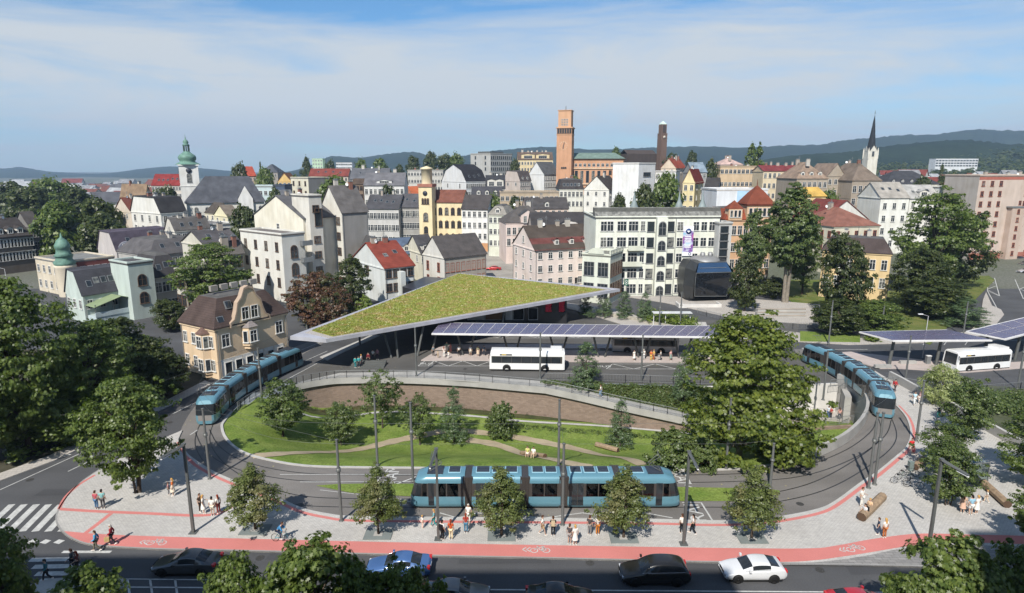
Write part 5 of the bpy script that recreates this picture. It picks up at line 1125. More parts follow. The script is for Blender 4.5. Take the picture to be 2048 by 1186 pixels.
bld('house', 'house with red roof and pale dormers on the skyline right of the church', (490, 352), 340, 30, 478, 512, '#c2a894', '#8a4438', 'gx', 5, Rw=(3, 1), Lw=(2, 1), lod=1)
mb = MB(); xs_ = [-20 + 2 * k for k in range(12)]; ys_ = [146 + 4 * k for k in range(19)]
mb.grid([[(x + (y - 150) * .02, y, terr(x, y) + .06) for x in xs_] for y in ys_], 0, True); struct('street', mb, mat('pale_street', (.3, .28, .25), .9, .2, .2, fine=.2))
# ---- tiny far houses
rr = random.Random(5)
tw_ = [('#c9c6bd', '#7a4038'), ('#cfcabb', '#5c5c60'), ('#b9b4aa', '#8a8a8c'), ('#d6d6d2', '#a5a7a9'), ('#c8b394', '#74493c')]
FARP = []
for i, (wc, rc) in enumerate(tw_):
    q = MB(); q.box(-6, 6, -4, 4, 0, 6); q.face([(-6, -4, 6), (-6, 4, 6), (-6, 0, 9)]); q.face([(6, -4, 6), (6, 4, 6), (6, 0, 9)]); 
    for x in (-4, -1.3, 1.3, 4):
        for z in (1.2, 3.8): q.face([(x - .5, -4.02, z), (x + .5, -4.02, z), (x + .5, -4.02, z + 1.4), (x - .5, -4.02, z + 1.4)], 2)
    q.face([(-6.4, -4.6, 5.6), (6.4, -4.6, 5.6), (6.4, 0, 9.1), (-6.4, 0, 9.1)], 1); q.face([(-6.4, 4.6, 5.6), (6.4, 4.6, 5.6), (6.4, 0, 9.1), (-6.4, 0, 9.1)], 1)
    FARP.append(q.mesh('far_house', [plaster(wc), roofing(rc), GLASS]))
farn = ['red roofed', 'dark roofed', 'grey roofed', 'pale flat toned', 'brown roofed']
def far(n, x0, x1, d0, d1, where, s0=.8, s1=1.6):
    for k in range(n):
        i = rr.randrange(5); px, d_ = rr.uniform(x0, x1), rr.uniform(d0, d1); p = P(px, 345, d_); zt_ = terr(p.x, p.y)
        o = link('far_house', FARP[i], None, (p.x, p.y, zt_ - .5), rr.uniform(-.8, .8)); s = rr.uniform(s0, s1); o.scale = (s * rr.uniform(.8, 1.6), s, s * rr.uniform(.9, 1.3))
        tag(o, 'tiny far %s house %s' % (farn[i], where), 'house', 'far houses ' + where)
far(95, -20, 350, 420, 1500, 'on the plain left of the church', 1., 2.2)
far(30, 400, 800, 380, 800, 'on the skyline left of the town hall', .9, 1.4)
far(22, 1330, 1700, 330, 700, 'below the blue hills right of the town hall', .8, 1.2)
far(30, 1780, 2060, 330, 700, 'below the wooded hill at the right edge', .8, 1.3)
# shading blocks behind the photographer: the houses whose shadow lies over the street
bld('street_block', 'tall house row behind the photographer that shades the street', (0, 0), 1, 0, 0, 0, '#8d8378', '#55504c', 'flat', 0, L=1, W=1) if False else None
from mathutils import noise as mnoise
# ================================================================ TREES
def leaf_poly(kind):
    if kind == 'maple': return [(0, -.5), (.12, -.2), (.5, -.12), (.3, .1), (.42, .4), (.14, .3), (0, .6), (-.14, .3), (-.42, .4), (-.3, .1), (-.5, -.12), (-.12, -.2)]
    if kind == 'long': return [(0, -.7), (.16, 0), (0, .7), (-.16, 0)]
    return [(0, -.55), (.4, -.05), (0, .55), (-.4, -.05)]
def crown_mesh(name, m, h, w, h0, prof, ncl, nl, leaf, clr, seed, lk='quad', flat=.6, droop=0.):
    """leaf clumps spread through a crown: prof(t) is the half width (0..1) at height share t; crown starts at h0"""
    rr = random.Random(seed); b = MB(); poly = leaf_poly(lk); cent = []
    for k in range(ncl):
        for _ in range(30):
            t = rr.random(); rmax = prof(t)
            a = rr.uniform(0, 2 * math.pi); u = rr.random() ** .42
            if rr.random() < rmax + .08 and mnoise.noise(Vector((math.cos(a) * 1.9 * u + seed, math.sin(a) * 1.9 * u, t * 3.4))) > -.06: break
        lump = 1 + .2 * math.sin(a * 3 + seed) * math.sin(t * 7 + seed) + .13 * math.sin(a * 7 + seed * 2) * math.sin(t * 13 + seed) + rr.uniform(-.1, .16)
        x, y = (max(.02, rmax * w / 2 - clr * .55)) * u * lump * math.cos(a), (max(.02, rmax * w / 2 - clr * .55)) * u * lump * math.sin(a)
        z = h0 + t * (h - h0); c = Vector((x, y, z)); cent.append(c)
        out = Vector((x, y, (t - .35) * w * .6)); out = out.normalized() if out.length > .01 else Vector((0, 0, 1))
        cr = clr * rr.uniform(.6, 1.25)
        if ncl > 180 and rr.random() < .16: c = c + out * clr * rr.uniform(.6, 1.3); cr *= .55
        for i in range(nl):
            dv = Vector((rr.gauss(0, 1), rr.gauss(0, 1), rr.gauss(0, flat))).normalized() * cr * rr.random() ** .45
            dv.z *= flat + .1
            if droop: dv.z -= droop * rr.random()
            p = c + dv
            n = (dv.normalized() * .7 + out * .5 + Vector((rr.gauss(0, .45), rr.gauss(0, .45), .55 + rr.gauss(0, .4)))).normalized()
            ax = n.cross(Vector((rr.gauss(0, 1), rr.gauss(0, 1), rr.gauss(0, 1))))
            if ax.length < .01: continue
            ax.normalize(); ay = n.cross(ax); s = leaf * rr.uniform(.7, 1.3)
            b.face([p + ax * q[0] * s + ay * q[1] * s for q in poly])
    return b.mesh(name, m), cent
def trunk_mesh(h, h0, r, cents, seed, m, nlimb=9, multi=1):
    rr = random.Random(seed); b = MB()
    for k in range(multi):
        dx, dy = (0, 0) if multi == 1 else (rr.uniform(-.35, .35), rr.uniform(-.35, .35))
        pts = [(dx * .6, dy * .6, -.3), (dx * .8, dy * .8, h0 * .35), (dx + rr.uniform(-.1, .1), dy + rr.uniform(-.1, .1), h0), (dx * 2 + rr.uniform(-.2, .2), dy * 2 + rr.uniform(-.2, .2), h0 + (h - h0) * .45), (dx * 3, dy * 3, h0 + (h - h0) * .85)]
        rk = r / math.sqrt(multi); b.tube(pts, [rk * 1.35, rk, rk * .85, rk * .45, rk * .08], 7)
    for c in rr.sample(cents, min(nlimb, len(cents))):
        z0 = max(h0 * .8, min(c.z - .1, h0 + (c.z - h0) * .45)); p0 = Vector((0, 0, z0)); md = p0.lerp(c, .5) + Vector((0, 0, .06 * h))
        b.tube([p0, md, c], [r * .4, r * .25, r * .05], 5, caps=False)
    return b.mesh('trunk', m)
BARK = mat('tree_bark', (.085, .065, .05), .95, .3, 2., fine=.3); PALEBARK = mat('pale_bark', (.24, .21, .17), .9, .3, 2., fine=.3)
LF = dict(
    maple=leaf_mat('maple_leaves', (0.075, 0.12, 0.028), (0.215, 0.27, 0.065)),
    dark=leaf_mat('dark_leaves', (0.045, 0.068, 0.02), (0.125, 0.145, 0.042)),
    street=leaf_mat('street_tree_leaves', (0.105, 0.137, 0.046), (0.235, 0.27, 0.09), (0.23, 0.22, 0.1)),
    plane=leaf_mat('plane_leaves', (0.088, 0.13, 0.024), (0.27, 0.31, 0.06)),
    garden=leaf_mat('garden_leaves', (0.085, 0.13, 0.038), (0.19, 0.235, 0.078)),
    pine=leaf_mat('grey_green_leaves', (0.069, 0.121, 0.051), (0.140, 0.187, 0.081), None, .2),
    red=leaf_mat('copper_beech_leaves', (0.128, 0.057, 0.042), (0.209, 0.111, 0.058), (0.081, 0.099, 0.033)),
    willow=leaf_mat('willow_leaves', (0.257, 0.308, 0.117), (0.465, 0.484, 0.232)),
    lime=leaf_mat('fresh_green_leaves', (0.140, 0.209, 0.038), (0.279, 0.329, 0.069)))
egg = lambda t: min(1, (1 - t) ** .62 * 1.18) * ss((t + .12) / .3)
rnd_ = lambda t: math.sqrt(max(0, 1 - (2 * t - 1) ** 2 * .92))
dome = lambda t: math.sqrt(max(0, 1 - t ** 2.2)) * ss((t + .25) / .4)
col_ = lambda t: (1 - t) ** .4 * .95 * ss((t + .2) / .25) + .05
tall = lambda t: .55 + .45 * math.sin(math.pi * min(1, t * 1.05)) if t < .85 else .6 * (1 - t) / .15 + .1
cone = lambda t: (1 - t) * .95 + .05
PROTO = {}
def proto(kind):
    if kind in PROTO: return PROTO[kind]
    # name: material, h, w, h0, profile, clusters, leaves each, leaf, cluster radius, leaf kind, flatness, bark, trunk r, limbs, multi
    T = {
        'street': ('street', 5.8, 3.8, 1.35, egg, 270, 40, .13, .4, 'quad', .7, BARK, .09, 10, 1),
        'garden': ('garden', 5.4, 4.4, .9, rnd_, 230, 40, .16, .45, 'quad', .6, BARK, .1, 12, 3),
        'airy': ('garden', 6., 4.6, 1.3, rnd_, 190, 36, .16, .42, 'quad', .6, BARK, .09, 16, 1),
        'shrub': ('garden', 3.2, 4.4, .1, dome, 220, 28, .2, .42, 'quad', .6, BARK, .08, 9, 4),
        'column': ('pine', 6.6, 4., .5, col_, 240, 30, .2, .42, 'long', .5, BARK, .1, 12, 1),
        'plane': ('plane', 16., 14.5, 1.2, lambda t: min(1, .78 + t * .8, (1.03 - t) ** .42 * 1.12), 640, 50, .33, 1.05, 'maple', .45, PALEBARK, .38, 34, 1),
        'maple': ('maple', 13., 10.5, 2.2, rnd_, 420, 46, .27, .95, 'maple', .45, BARK, .3, 22, 1),
        'avenue': ('maple', 11., 9., 1.8, rnd_, 520, 42, .24, .72, 'maple', .5, BARK, .22, 22, 3),
        'near': ('maple', 10., 7., 3.2, rnd_, 240, 50, .29, .75, 'maple', .45, BARK, .2, 14, 1),
        'bush': ('maple', 10., 10., .2, dome, 420, 40, .32, .9, 'quad', .55, BARK, .2, 9, 3),
        'darkm': ('dark', 12., 10., 1., rnd_, 360, 46, .36, 1., 'quad', .55, BARK, .26, 14, 1),
        'park': ('garden', 16., 10., 5.6, lambda t: min(1, .45 + t * 1.1, (1.03 - t) ** .5 * 1.2), 440, 44, .34, .95, 'quad', .5, PALEBARK, .42, 26, 2),
        'redm': ('red', 9., 10., .6, rnd_, 340, 44, .32, .9, 'quad', .5, BARK, .2, 12, 1),
        'willow': ('willow', 5., 5., .8, dome, 190, 30, .26, .5, 'long', .7, PALEBARK, .1, 16, 3),
        'limet': ('lime', 6., 6., .3, dome, 170, 26, .36, .7, 'quad', .6, BARK, .1, 6, 2),
        'far': ('dark', 10., 9., .6, rnd_, 170, 26, .6, 1.2, 'quad', .6, BARK, .25, 4, 1),
        'farg': ('maple', 10., 9., .6, rnd_, 170, 26, .6, 1.2, 'quad', .6, BARK, .25, 4, 1),
        'poplar': ('maple', 14., 6., .5, tall, 190, 22, .7, 1., 'quad', .9, BARK, .25, 4, 1),
        'fir': ('dark', 12., 5., .6, cone, 130, 20, .7, .7, 'long', .4, BARK, .2, 3, 1),
    }
    k = T[kind]; out = []
    for sd in range(3 if kind == 'street' else 2):
        cm, ce = crown_mesh('crown', LF[k[0]], k[1], k[2], k[3], k[4], k[5], k[6], k[7], k[8], hash(kind) % 97 * 0 + sum(map(ord, kind)) + sd * 31, k[9], k[10], .25 if kind == 'willow' else 0.)
        out.append((cm, trunk_mesh(k[1], max(k[3], .5), k[12], ce, sd + 3, k[11], k[13], k[14])))
    PROTO[kind] = (out, k[1], k[2]); return PROTO[kind]
TN = 0
def tree_at(kind, label, p, h, w, group=None, name='tree', rz=None, sd=None):
    global TN; TN += 1
    pr, H, W = proto(kind); cm, tm = pr[(TN if sd is None else sd) % len(pr)]
    o = thing(name, label, 'shrub' if name == 'shrub' else 'tree', tuple(p), R.uniform(0, 6.28) if rz is None else rz, group)
    s = (w / W, w / W, h / H)
    for n, m in (('trunk', tm), ('crown', cm)):
        c = link(n, m, o); c.scale = s
    return o
def height_for(p, py):
    lo, hi = 0., 60.
    for _ in range(40):
        m = (lo + hi) / 2
        if Q((p[0], p[1], p[2] + m))[1] > py: lo = m
        else: hi = m
    return lo
def tree(kind, label, px, py, top, wpx, z=0., d=None, **kw):
    p = hit(px, py) if z is None else (G(px, py, z) if d is None else P(px, py, d))
    dd = p.y * CP - (p.z - CH) * SP
    return tree_at(kind, label, p, height_for(p, top), wpx * dd / FPX, **kw)
def tree_d(kind, label, px, top, d, wpx, base=None, **kw):
    t = P(px, top, d); zb = terr(t.x, t.y) - .3 if base is None else base
    return tree_at(kind, label, Vector((t.x, t.y, zb)), t.z - zb, wpx * d / FPX, **kw)
def tree_t(kind, label, px, py, h, w, **kw):
    t = G(px, py, h); return tree_at(kind, label, Vector((t.x, t.y, 0)), h, w, **kw)
# street trees by the platform, each in a square planter plate
ST = [(511, 1060, 934, 100, 'young street tree at the left end of the row, by the cyclist'), (757, 1069, 934, 88, 'young street tree with reddish tinge in front of the tram front end'), (1003, 1072, 937, 96, 'young street tree covering the second tram section'), (1247, 1076, 938, 98, 'young street tree covering the rear part of the tram'), (1503, 1077, 940, 96, 'young street tree at the right end of the row beyond the tram')]
for px, py, tp, w, lb in ST:
    tree('street', lb, px, py, tp, w * 1.14, .12, group='young street trees along the platform')
    p = G(px, py, .12); q = MB(); q.box(-1.1, 1.1, -.75, .75, 0, .07); q.box(-.35, .35, -.3, .3, .071, .1, 1)
    tag(q.build('tree_grate', [mat('slate_plate', (.17, .19, .185), .6), CONCRETE], None, (p.x, p.y, .12)), 'grey plate under the ' + lb.replace('young street', 'street').split(',')[0].split(' with ')[0].split(' beyond')[0]+(' before the tram front' if 'front end' in lb else ''), 'tree grate', 'tree grates')
for a in [('garden', 'round multi stemmed tree near the left end of the lawn', 567, 872, 762, 98), ('garden', 'smaller bushy round tree right of the round multi stemmed tree', 685, 890, 806, 76), ('airy', 'tall light tree in front of the brick wall, left half', 765, 856, 742, 82),
          ('airy', 'spreading light tree where the dirt paths meet', 840, 890, 795, 78), ('column', 'tall slim grey green tree beside the dirt path fork', 908, 884, 780, 66), ('shrub', 'low round bushy tree in the middle of the lawn below the wall', 1003, 872, 808, 66),
          ('column', 'dark small pointed tree by the log bench on the right of the lawn', 1240, 893, 803, 60), ('shrub', 'wide low shrub group at the right end of the lawn', 1345, 936, 862, 100), ('shrub', 'dark low shrub under the big plane tree', 1400, 936, 870, 70)]:
    tree(*a[:6], z=None)
tree('column', 'bushy pointed tree at the head of the ramp beside the bus lane', 1171, 775, 684, 66, -.4); tree('column', 'bushy pointed tree in the hedge bank right of the ramp', 1367, 800, 706, 56, -1.)
tree('plane', 'very large spreading tree in front of the right tram', 1476, 925, 630, 285, -1.5, rz=.6)
tree('avenue', 'big multi stemmed tree on the left plaza tip', 275, 985, 756, 168, .12)
for a in [('garden', 'leafy tree beside the promenade on the right', 1932, 875, 760, 96), ('garden', 'dense round tree beside the parked bicycles', 1893, 1010, 893, 108), ('garden', 'dense round tree behind the bicycle tree near the dark railing', 1888, 950, 850, 100), ('willow', 'pale willow like shrub tree by the promenade wall', 1880, 808, 728, 92)]:
    tree(*a[:6], z=.1)
for a in [('maple', 'big dark tree cut by the right edge of the photo', 2066, 975, 832, 150), ('near', 'small dense tree at the right edge above the street tree tops', 2062, 1105, 985, 90)]: tree(*a[:6], z=0.)
# tree tops at the lower edge
for a in [('tree top with maple leaves left of the blue car', 618, 1090, 9.2, 5.6), ('low maple top at the bottom left of the blue car', 465, 1122, 8.2, 3.6), ('maple top in front of the blue car', 803, 1134, 8., 3.6), ('maple top in the bottom left corner', -14, 1066, 9., 3.6), ('low maple top right of the bottom left corner', 150, 1150, 7.6, 4.6), ('small pale tree top at the bottom edge beside the silver car', 880, 1166, 7., 1.5), ('large maple top near the bottom right corner', 1912, 1080, 9.6, 5.4), ('low maple top left of the large right maple', 1825, 1162, 7.4, 2.6), ('maple top in the bottom right corner', 2050, 1096, 9., 4.), ('low tree top between the left maples and blue car', 712, 1134, 8., 3.2)]:
    tree_t('near', a[0], *a[1:])
# left mass of trees
for a in [('maple', 'tall maple at the left edge in front of the mint house', 60, 905, 566, 215), ('maple', 'broad maple left of the plaza tree', 190, 850, 645, 170), ('darkm', 'dark tree between the maples and the villa', 290, 790, 668, 120), ('maple', 'maple in the left bottom of the tree mass', -10, 925, 650, 220), ('darkm', 'dark round tree touching the villa left wall', 335, 790, 705, 90), ('bush', 'broad bush below the maples by the left street', 120, 880, 770, 200), ('darkm', 'dark tree behind the maples below the terrace roof', 230, 800, 640, 170)]:
    tree(*a[:6], z=0.)
tree_d('limet', 'bright yellow green tree between the mint house and the villa', 270, 672, 100, 90, 0)
tree_d('darkm', 'slim dark tree along the villa rear wall', 335, 600, 112, 70, 0)
tree_d('maple', 'round leafy maple in front of the grey roofs', 418, 488, 120, 150, 0)
tree_d('redm', 'reddish copper beech in front of the white stepped block', 628, 546, 115, 120, 0); tree_d('darkm', 'dark green tree right of the copper beech', 700, 518, 125, 76, 0); tree_d('limet', 'small bright bush at the edge of the green roof', 728, 592, 116, 44, 0); tree_d('redm', 'second reddish tree at the foot of the copper beech', 665, 580, 108, 90, 0)
# park trees on the right
for a in [('park', 'tall park tree with two pale trunks above the wooden steps', 1590, 378, 132, 125), ('park', 'tall thin park tree in front of the orange house', 1512, 425, 135, 70), ('darkm', 'dark bushy tree right of the glass pavilion', 1497, 512, 126, 66), ('darkm', 'dark round bush between the park trunks', 1550, 555, 140, 50), ('darkm', 'irregular dark tree in front of the yellow villa', 1695, 472, 118, 100), ('maple', 'green crown right behind the tall park tree', 1618, 440, 142, 74), ('darkm', 'dense dark bush below the irregular park tree', 1680, 600, 110, 100),
          ('maple', 'huge green tree crown right of the yellow villa', 1885, 388, 140, 160), ('darkm', 'huge dark tree beside the huge green crown', 1930, 430, 150, 130), ('darkm', 'dark ivy covered tree at the yellow villa wall', 1850, 500, 128, 110), ('bush', 'green shrubbery in front of the yellow villa', 1760, 600, 112, 110), ('column', 'wide cypress bush beside the pale sidewalk', 1935, 598, 116, 100), ('darkm', 'dark tree at the foot of the huge crown', 1880, 560, 122, 130), ('limet', 'small fresh shrub by the low road wall', 1748, 660, 106, 34)]:
    tree_d(a[0], a[1], *a[2:], base=0)
for px, py, tp, lb in ((1172, 634, 590, 'leftmost of the four small trees behind the green roof tip'), (1208, 634, 583, 'small tree right of the leftmost square tree'), (1248, 638, 583, 'pointed small tree before the clipped hedge'), (1289, 643, 587, 'pointed small tree in front of the hedge')):
    tree('column', lb, px, py, tp, 38, .1, group='four small trees on the bus square')
# trees in the town
for i, (k, px, tp, d, w, lb) in enumerate([
    ('farg', 110, 405, 180, 90, 'large green tree in front of the left tenement'), ('far', 185, 400, 185, 90, 'dark large tree between the tenement and the red roofs'), ('far', 60, 372, 260, 90, 'dark tree behind the left tenement roof'), ('farg', 95, 356, 290, 90, 'broad green tree on the left skyline edge'), ('far', 150, 372, 280, 80, 'dark tree on the left before the plain'), ('far', 20, 366, 300, 80, 'dark tree at the far left edge'), ('far', 215, 410, 230, 60, 'dark tree below the far plain'), ('far', 200, 430, 175, 90, 'dark bushy tree left of the white house with black mansard'), ('far', 330, 372, 215, 60, 'dark round tree below the bright red roof'), ('far', 20, 420, 200, 50, 'tree peeking over the tenement roof'),
    ('far', 485, 410, 170, 64, 'dark tree below the church nave'), ('farg', 545, 392, 205, 36, 'green tree left of the white gabled shed roof house'), ('far', 700, 440, 165, 40, 'dark tree behind the grey firewall'), ('farg', 1150, 352, 300, 26, 'green tree at the foot of the orange clock tower'), ('far', 1030, 392, 240, 30, 'dark tree before the salmon pink house'), ('farg', 1660, 380, 215, 44, 'green tree between the palace and the yellow tin roof'), ('far', 1848, 352, 270, 40, 'dark tree before the long black hall'), ('far', 1770, 372, 225, 30, 'dark tree right of the palace'), ('farg', 590, 352, 290, 30, 'green tree before the small baroque gable'), ('far', 550, 378, 220, 40, 'dark tree in front of the pale blue block'), ('farg', 670, 354, 235, 80, 'large dark green tree before the cream tenement firewall'), ('far', 775, 373, 225, 50, 'dark tree before the long white house'), ('far', 478, 326, 330, 38, 'tree on the skyline right of the onion church'), ('fir', 520, 325, 340, 16, 'pointed fir on the skyline'), ('farg', 528, 338, 300, 52, 'green tree below the skyline fir'), ('far', 612, 318, 420, 30, 'dark tree left of the light green tower block'), ('far', 660, 320, 430, 26, 'dark tree right of the light green tower block'), ('farg', 722, 318, 420, 30, 'green skyline tree left of the white flat house'), ('farg', 760, 318, 400, 40, 'bright skyline tree above the long white flat house'), ('far', 800, 330, 400, 22, 'slim dark skyline tree'), ('far', 825, 312, 420, 30, 'dark skyline tree behind the yellow tower'), ('far', 862, 305, 430, 36, 'tall dark skyline tree behind the department store'), ('far', 890, 308, 430, 36, 'dark skyline tree left of the office block'), ('farg', 912, 307, 430, 34, 'green skyline tree touching the office block'), ('far', 1030, 318, 380, 24, 'dark tree between office block and cream palace'),
    ('farg', 985, 388, 210, 44, 'green tree in front of the long tan block'), ('farg', 1335, 348, 195, 76, 'large tree behind the pale green building'), ('far', 1292, 372, 185, 60, 'dark tree left of the large tree behind the pale green building'), ('far', 1240, 388, 200, 40, 'tree beside the white gable house'), ('far', 1422, 320, 280, 34, 'dark round tree behind the sheeted block'), ('poplar', 1505, 290, 330, 26, 'tall poplar above the long cream house'), ('poplar', 1520, 292, 335, 26, 'second tall poplar right beside the first'), ('far', 1385, 302, 420, 26, 'dark tree on the ridge right of the brown tower'), ('far', 1345, 308, 410, 40, 'dark trees at the foot of the brown church tower'), ('farg', 1232, 296, 420, 26, 'green tree left of the brown church nave'), ('fir', 1885, 330, 300, 30, 'dark fir right of the long black hall'), ('far', 1905, 345, 280, 40, 'dark tree before the white hospital'), ('far', 1500, 640, 122, 60, 'shaded bush at the paved square edge')]):
    tree_d(k, lb, px, tp, d, w)
# countless: distant woods, hedge plants, bed plants
def clump_stuff(name, label, pts, leaf, r, n, m, seed=1, lk='quad'):
    rr = random.Random(seed); b = MB(); poly = leaf_poly(lk)
    for c in pts:
        for _ in range(n):
            d = Vector((rr.gauss(0, 1), rr.gauss(0, 1), abs(rr.gauss(0, .8)))).normalized() * r * rr.random() ** .4; p = Vector(c) + d
            nn = (d.normalized() + Vector((rr.gauss(0, .4), rr.gauss(0, .4), .8))).normalized(); ax = nn.cross(Vector((rr.gauss(0, 1), rr.gauss(0, 1), rr.gauss(0, 1))))
            if ax.length < .01: continue
            ax.normalize(); ay = nn.cross(ax); s = leaf * rr.uniform(.6, 1.3)
            b.face([p + ax * q[0] * s + ay * q[1] * s for q in poly])
    return tag(b.build(name, m), label, None, None, 'stuff')
rr = random.Random(3); pts = []
for row in bank:
    for _ in range(34):
        t = rr.random(); a = Vector(row[0]).lerp(Vector(row[-1]), t); pts.append((a.x + rr.uniform(-.8, .8), a.y, a.z + .1))
clump_stuff('hedge', 'dense green ground cover on the bank between ramp and bus lane', pts, .2, .42, 14, LF['garden'], 2)
pts = []
for p in pl:
    for _ in range(9):
        y = p.y + rr.uniform(1.0, 3.4); pts.append((p.x + rr.uniform(-.5, .5), y, hraw(p.x, y) + .1))
clump_stuff('bed_plants', 'dark green and rusty plants at the foot of the brick wall', pts, .16, .38, 12, leaf_mat('bed_leaves', (.035, .05, .016), (.075, .075, .03), (.09, .04, .022)), 4, 'long')
pts = []
for p in spline([hit(x, y) for x, y in [(1010, 846), (1100, 853), (1200, 861), (1330, 872)]], 10):
    for _ in range(9): pts.append((p.x + rr.uniform(-.5, .5), p.y - rr.uniform(.2, 1.6), hraw(p.x, p.y - .8) + .03))
clump_stuff('ground_cover', 'low ivy like ground cover below the pale garden path', pts, .14, .3, 10, LF['garden'], 5)
pts = []
for k in range(1500):
    px = rr.uniform(1460, 2100); d_ = rr.uniform(620, 1250); crest = 335 - (px - 1440) * .085 if px < 2000 else 287; t = (d_ - 600) / 650
    p0 = P(px, 336, d_); zt_ = 4 + (P(px, max(278, crest), 1250).z - 4) * (t ** 1.5 * .9)
    pts.append((p0.x, p0.y, zt_))
clump_stuff('forest', 'dark wooded hillside below the ridge on the right', pts, 6., 7., 9, LF['dark'], 6)
pts = []
for k in range(900):
    px = rr.uniform(-40, 380); d_ = rr.uniform(330, 1700) ; p0 = P(px, 345, d_); pts.append((p0.x, p0.y, terr(p0.x, p0.y) + 1))
clump_stuff('far_woods', 'scattered hazy tree cover on the plain at the far left', pts, 3.2, 5., 9, LF['dark'], 7)
pts = []
for k in range(520):
    px = rr.uniform(400, 2060); d_ = rr.uniform(300, 620) ; p0 = P(px, 345, d_); pts.append((p0.x, p0.y, terr(p0.x, p0.y) + .5))
clump_stuff('town_greenery', 'small garden trees and bushes between the far town houses', pts, 1.6, 3., 12, LF['dark'], 8)
pts = []
for _ in range(260):
    t = rr.random(); a = G(1292 + 110 * t, 648 + 16 * t); pts.append((a.x + rr.uniform(-.5, .5), a.y + rr.uniform(0, 7.5), .4 + rr.random() * .9))
pts2 = []
for _ in range(420):
    a = G(rr.uniform(1895, 2120), 806 + rr.uniform(-12, 26), 0); pts2.append((a.x, a.y, .1 + .7 * rr.random()))
clump_stuff('low_hedge', 'dark low hedge between promenade wall and the lane on the right', pts2, .26, .7, 18, LF['garden'], 10)
clump_stuff('clipped_hedge', 'clipped green hedge bank above the rough stone wall', pts, .3, .8, 16, LF['lime'], 9)
# ================================================================ VEHICLES
def smooth_mesh(mb, mats, lv=2, name='body'):
    me = mb.mesh(name, mats); bm = bmesh.new(); bm.from_mesh(me); bmesh.ops.remove_doubles(bm, verts=bm.verts, dist=.0005); bm.to_mesh(me); bm.free()
    o = bpy.data.objects.new('tmp', me); COL.objects.link(o); md = o.modifiers.new('s', 'SUBSURF'); md.levels = md.render_levels = lv
    dg = bpy.context.evaluated_depsgraph_get(); m2 = bpy.data.meshes.new_from_object(o.evaluated_get(dg)); bpy.data.objects.remove(o); return m2
def split_by_mat(me, names, mats):
    out = {}
    for i, n in enumerate(names):
        b = MB(); mp = {}
        for p in me.polygons:
            if p.material_index != i: continue
            f = []
            for v in p.vertices:
                if v not in mp: mp[v] = len(b.v); b.v.append(tuple(me.vertices[v].co))
                f.append(mp[v])
            b.f.append(tuple(f)); b.m.append(0); b.sm.append(True)
        if b.f: out[n] = b.mesh(n, mats[i])
    return out
CARGLASS = glass_mat('car_glass', (.01, .012, .014), (.02, .02, .02), 0.)
RIM = mat('alloy_rim', (.45, .45, .46), .3, metal=.8); TYRE = BLACK
LAMPR = mat('red_lamp', (.45, .02, .02), .2, spec=.6); LAMPW = mat('lamp_glass', (.6, .62, .65), .1, spec=.8); TRIM = mat('chrome_trim', (.6, .6, .62), .2, metal=.9)
def paint(n, c, met=.4): return mat(n, c, .28, .04, .5, metal=met, spec=.5, coat=.6)
WH = {}
def wheel(par, x, y, r, w=.22, sy=1):
    k = (r, w)
    if k not in WH:
        a = MB(); a.lathe([(r * .62, -w / 2), (r * .94, -w / 2), (r, -w * .3), (r, w * .3), (r * .94, w / 2), (r * .62, w / 2)], 20)
        b = MB(); b.lathe([(r * .66, w * .3), (r * .62, w * .44), (r * .5, w * .3), (r * .16, w * .34), (.0, w * .44)], 20)
        for i in range(5):
            t = 2 * math.pi * i / 5; b.tube([(0, 0, w * .42), (r * .6 * math.cos(t), r * .6 * math.sin(t), w * .44)], r * .07, 4)
        WH[k] = (a.mesh('wheel', TYRE), b.mesh('rim', RIM))
    o = link('wheel', WH[k][0], par, (x, y, r)); o.rotation_euler = (math.pi / 2 * (1 if sy < 0 else -1), 0, 0); link('rim', WH[k][1], o); return o
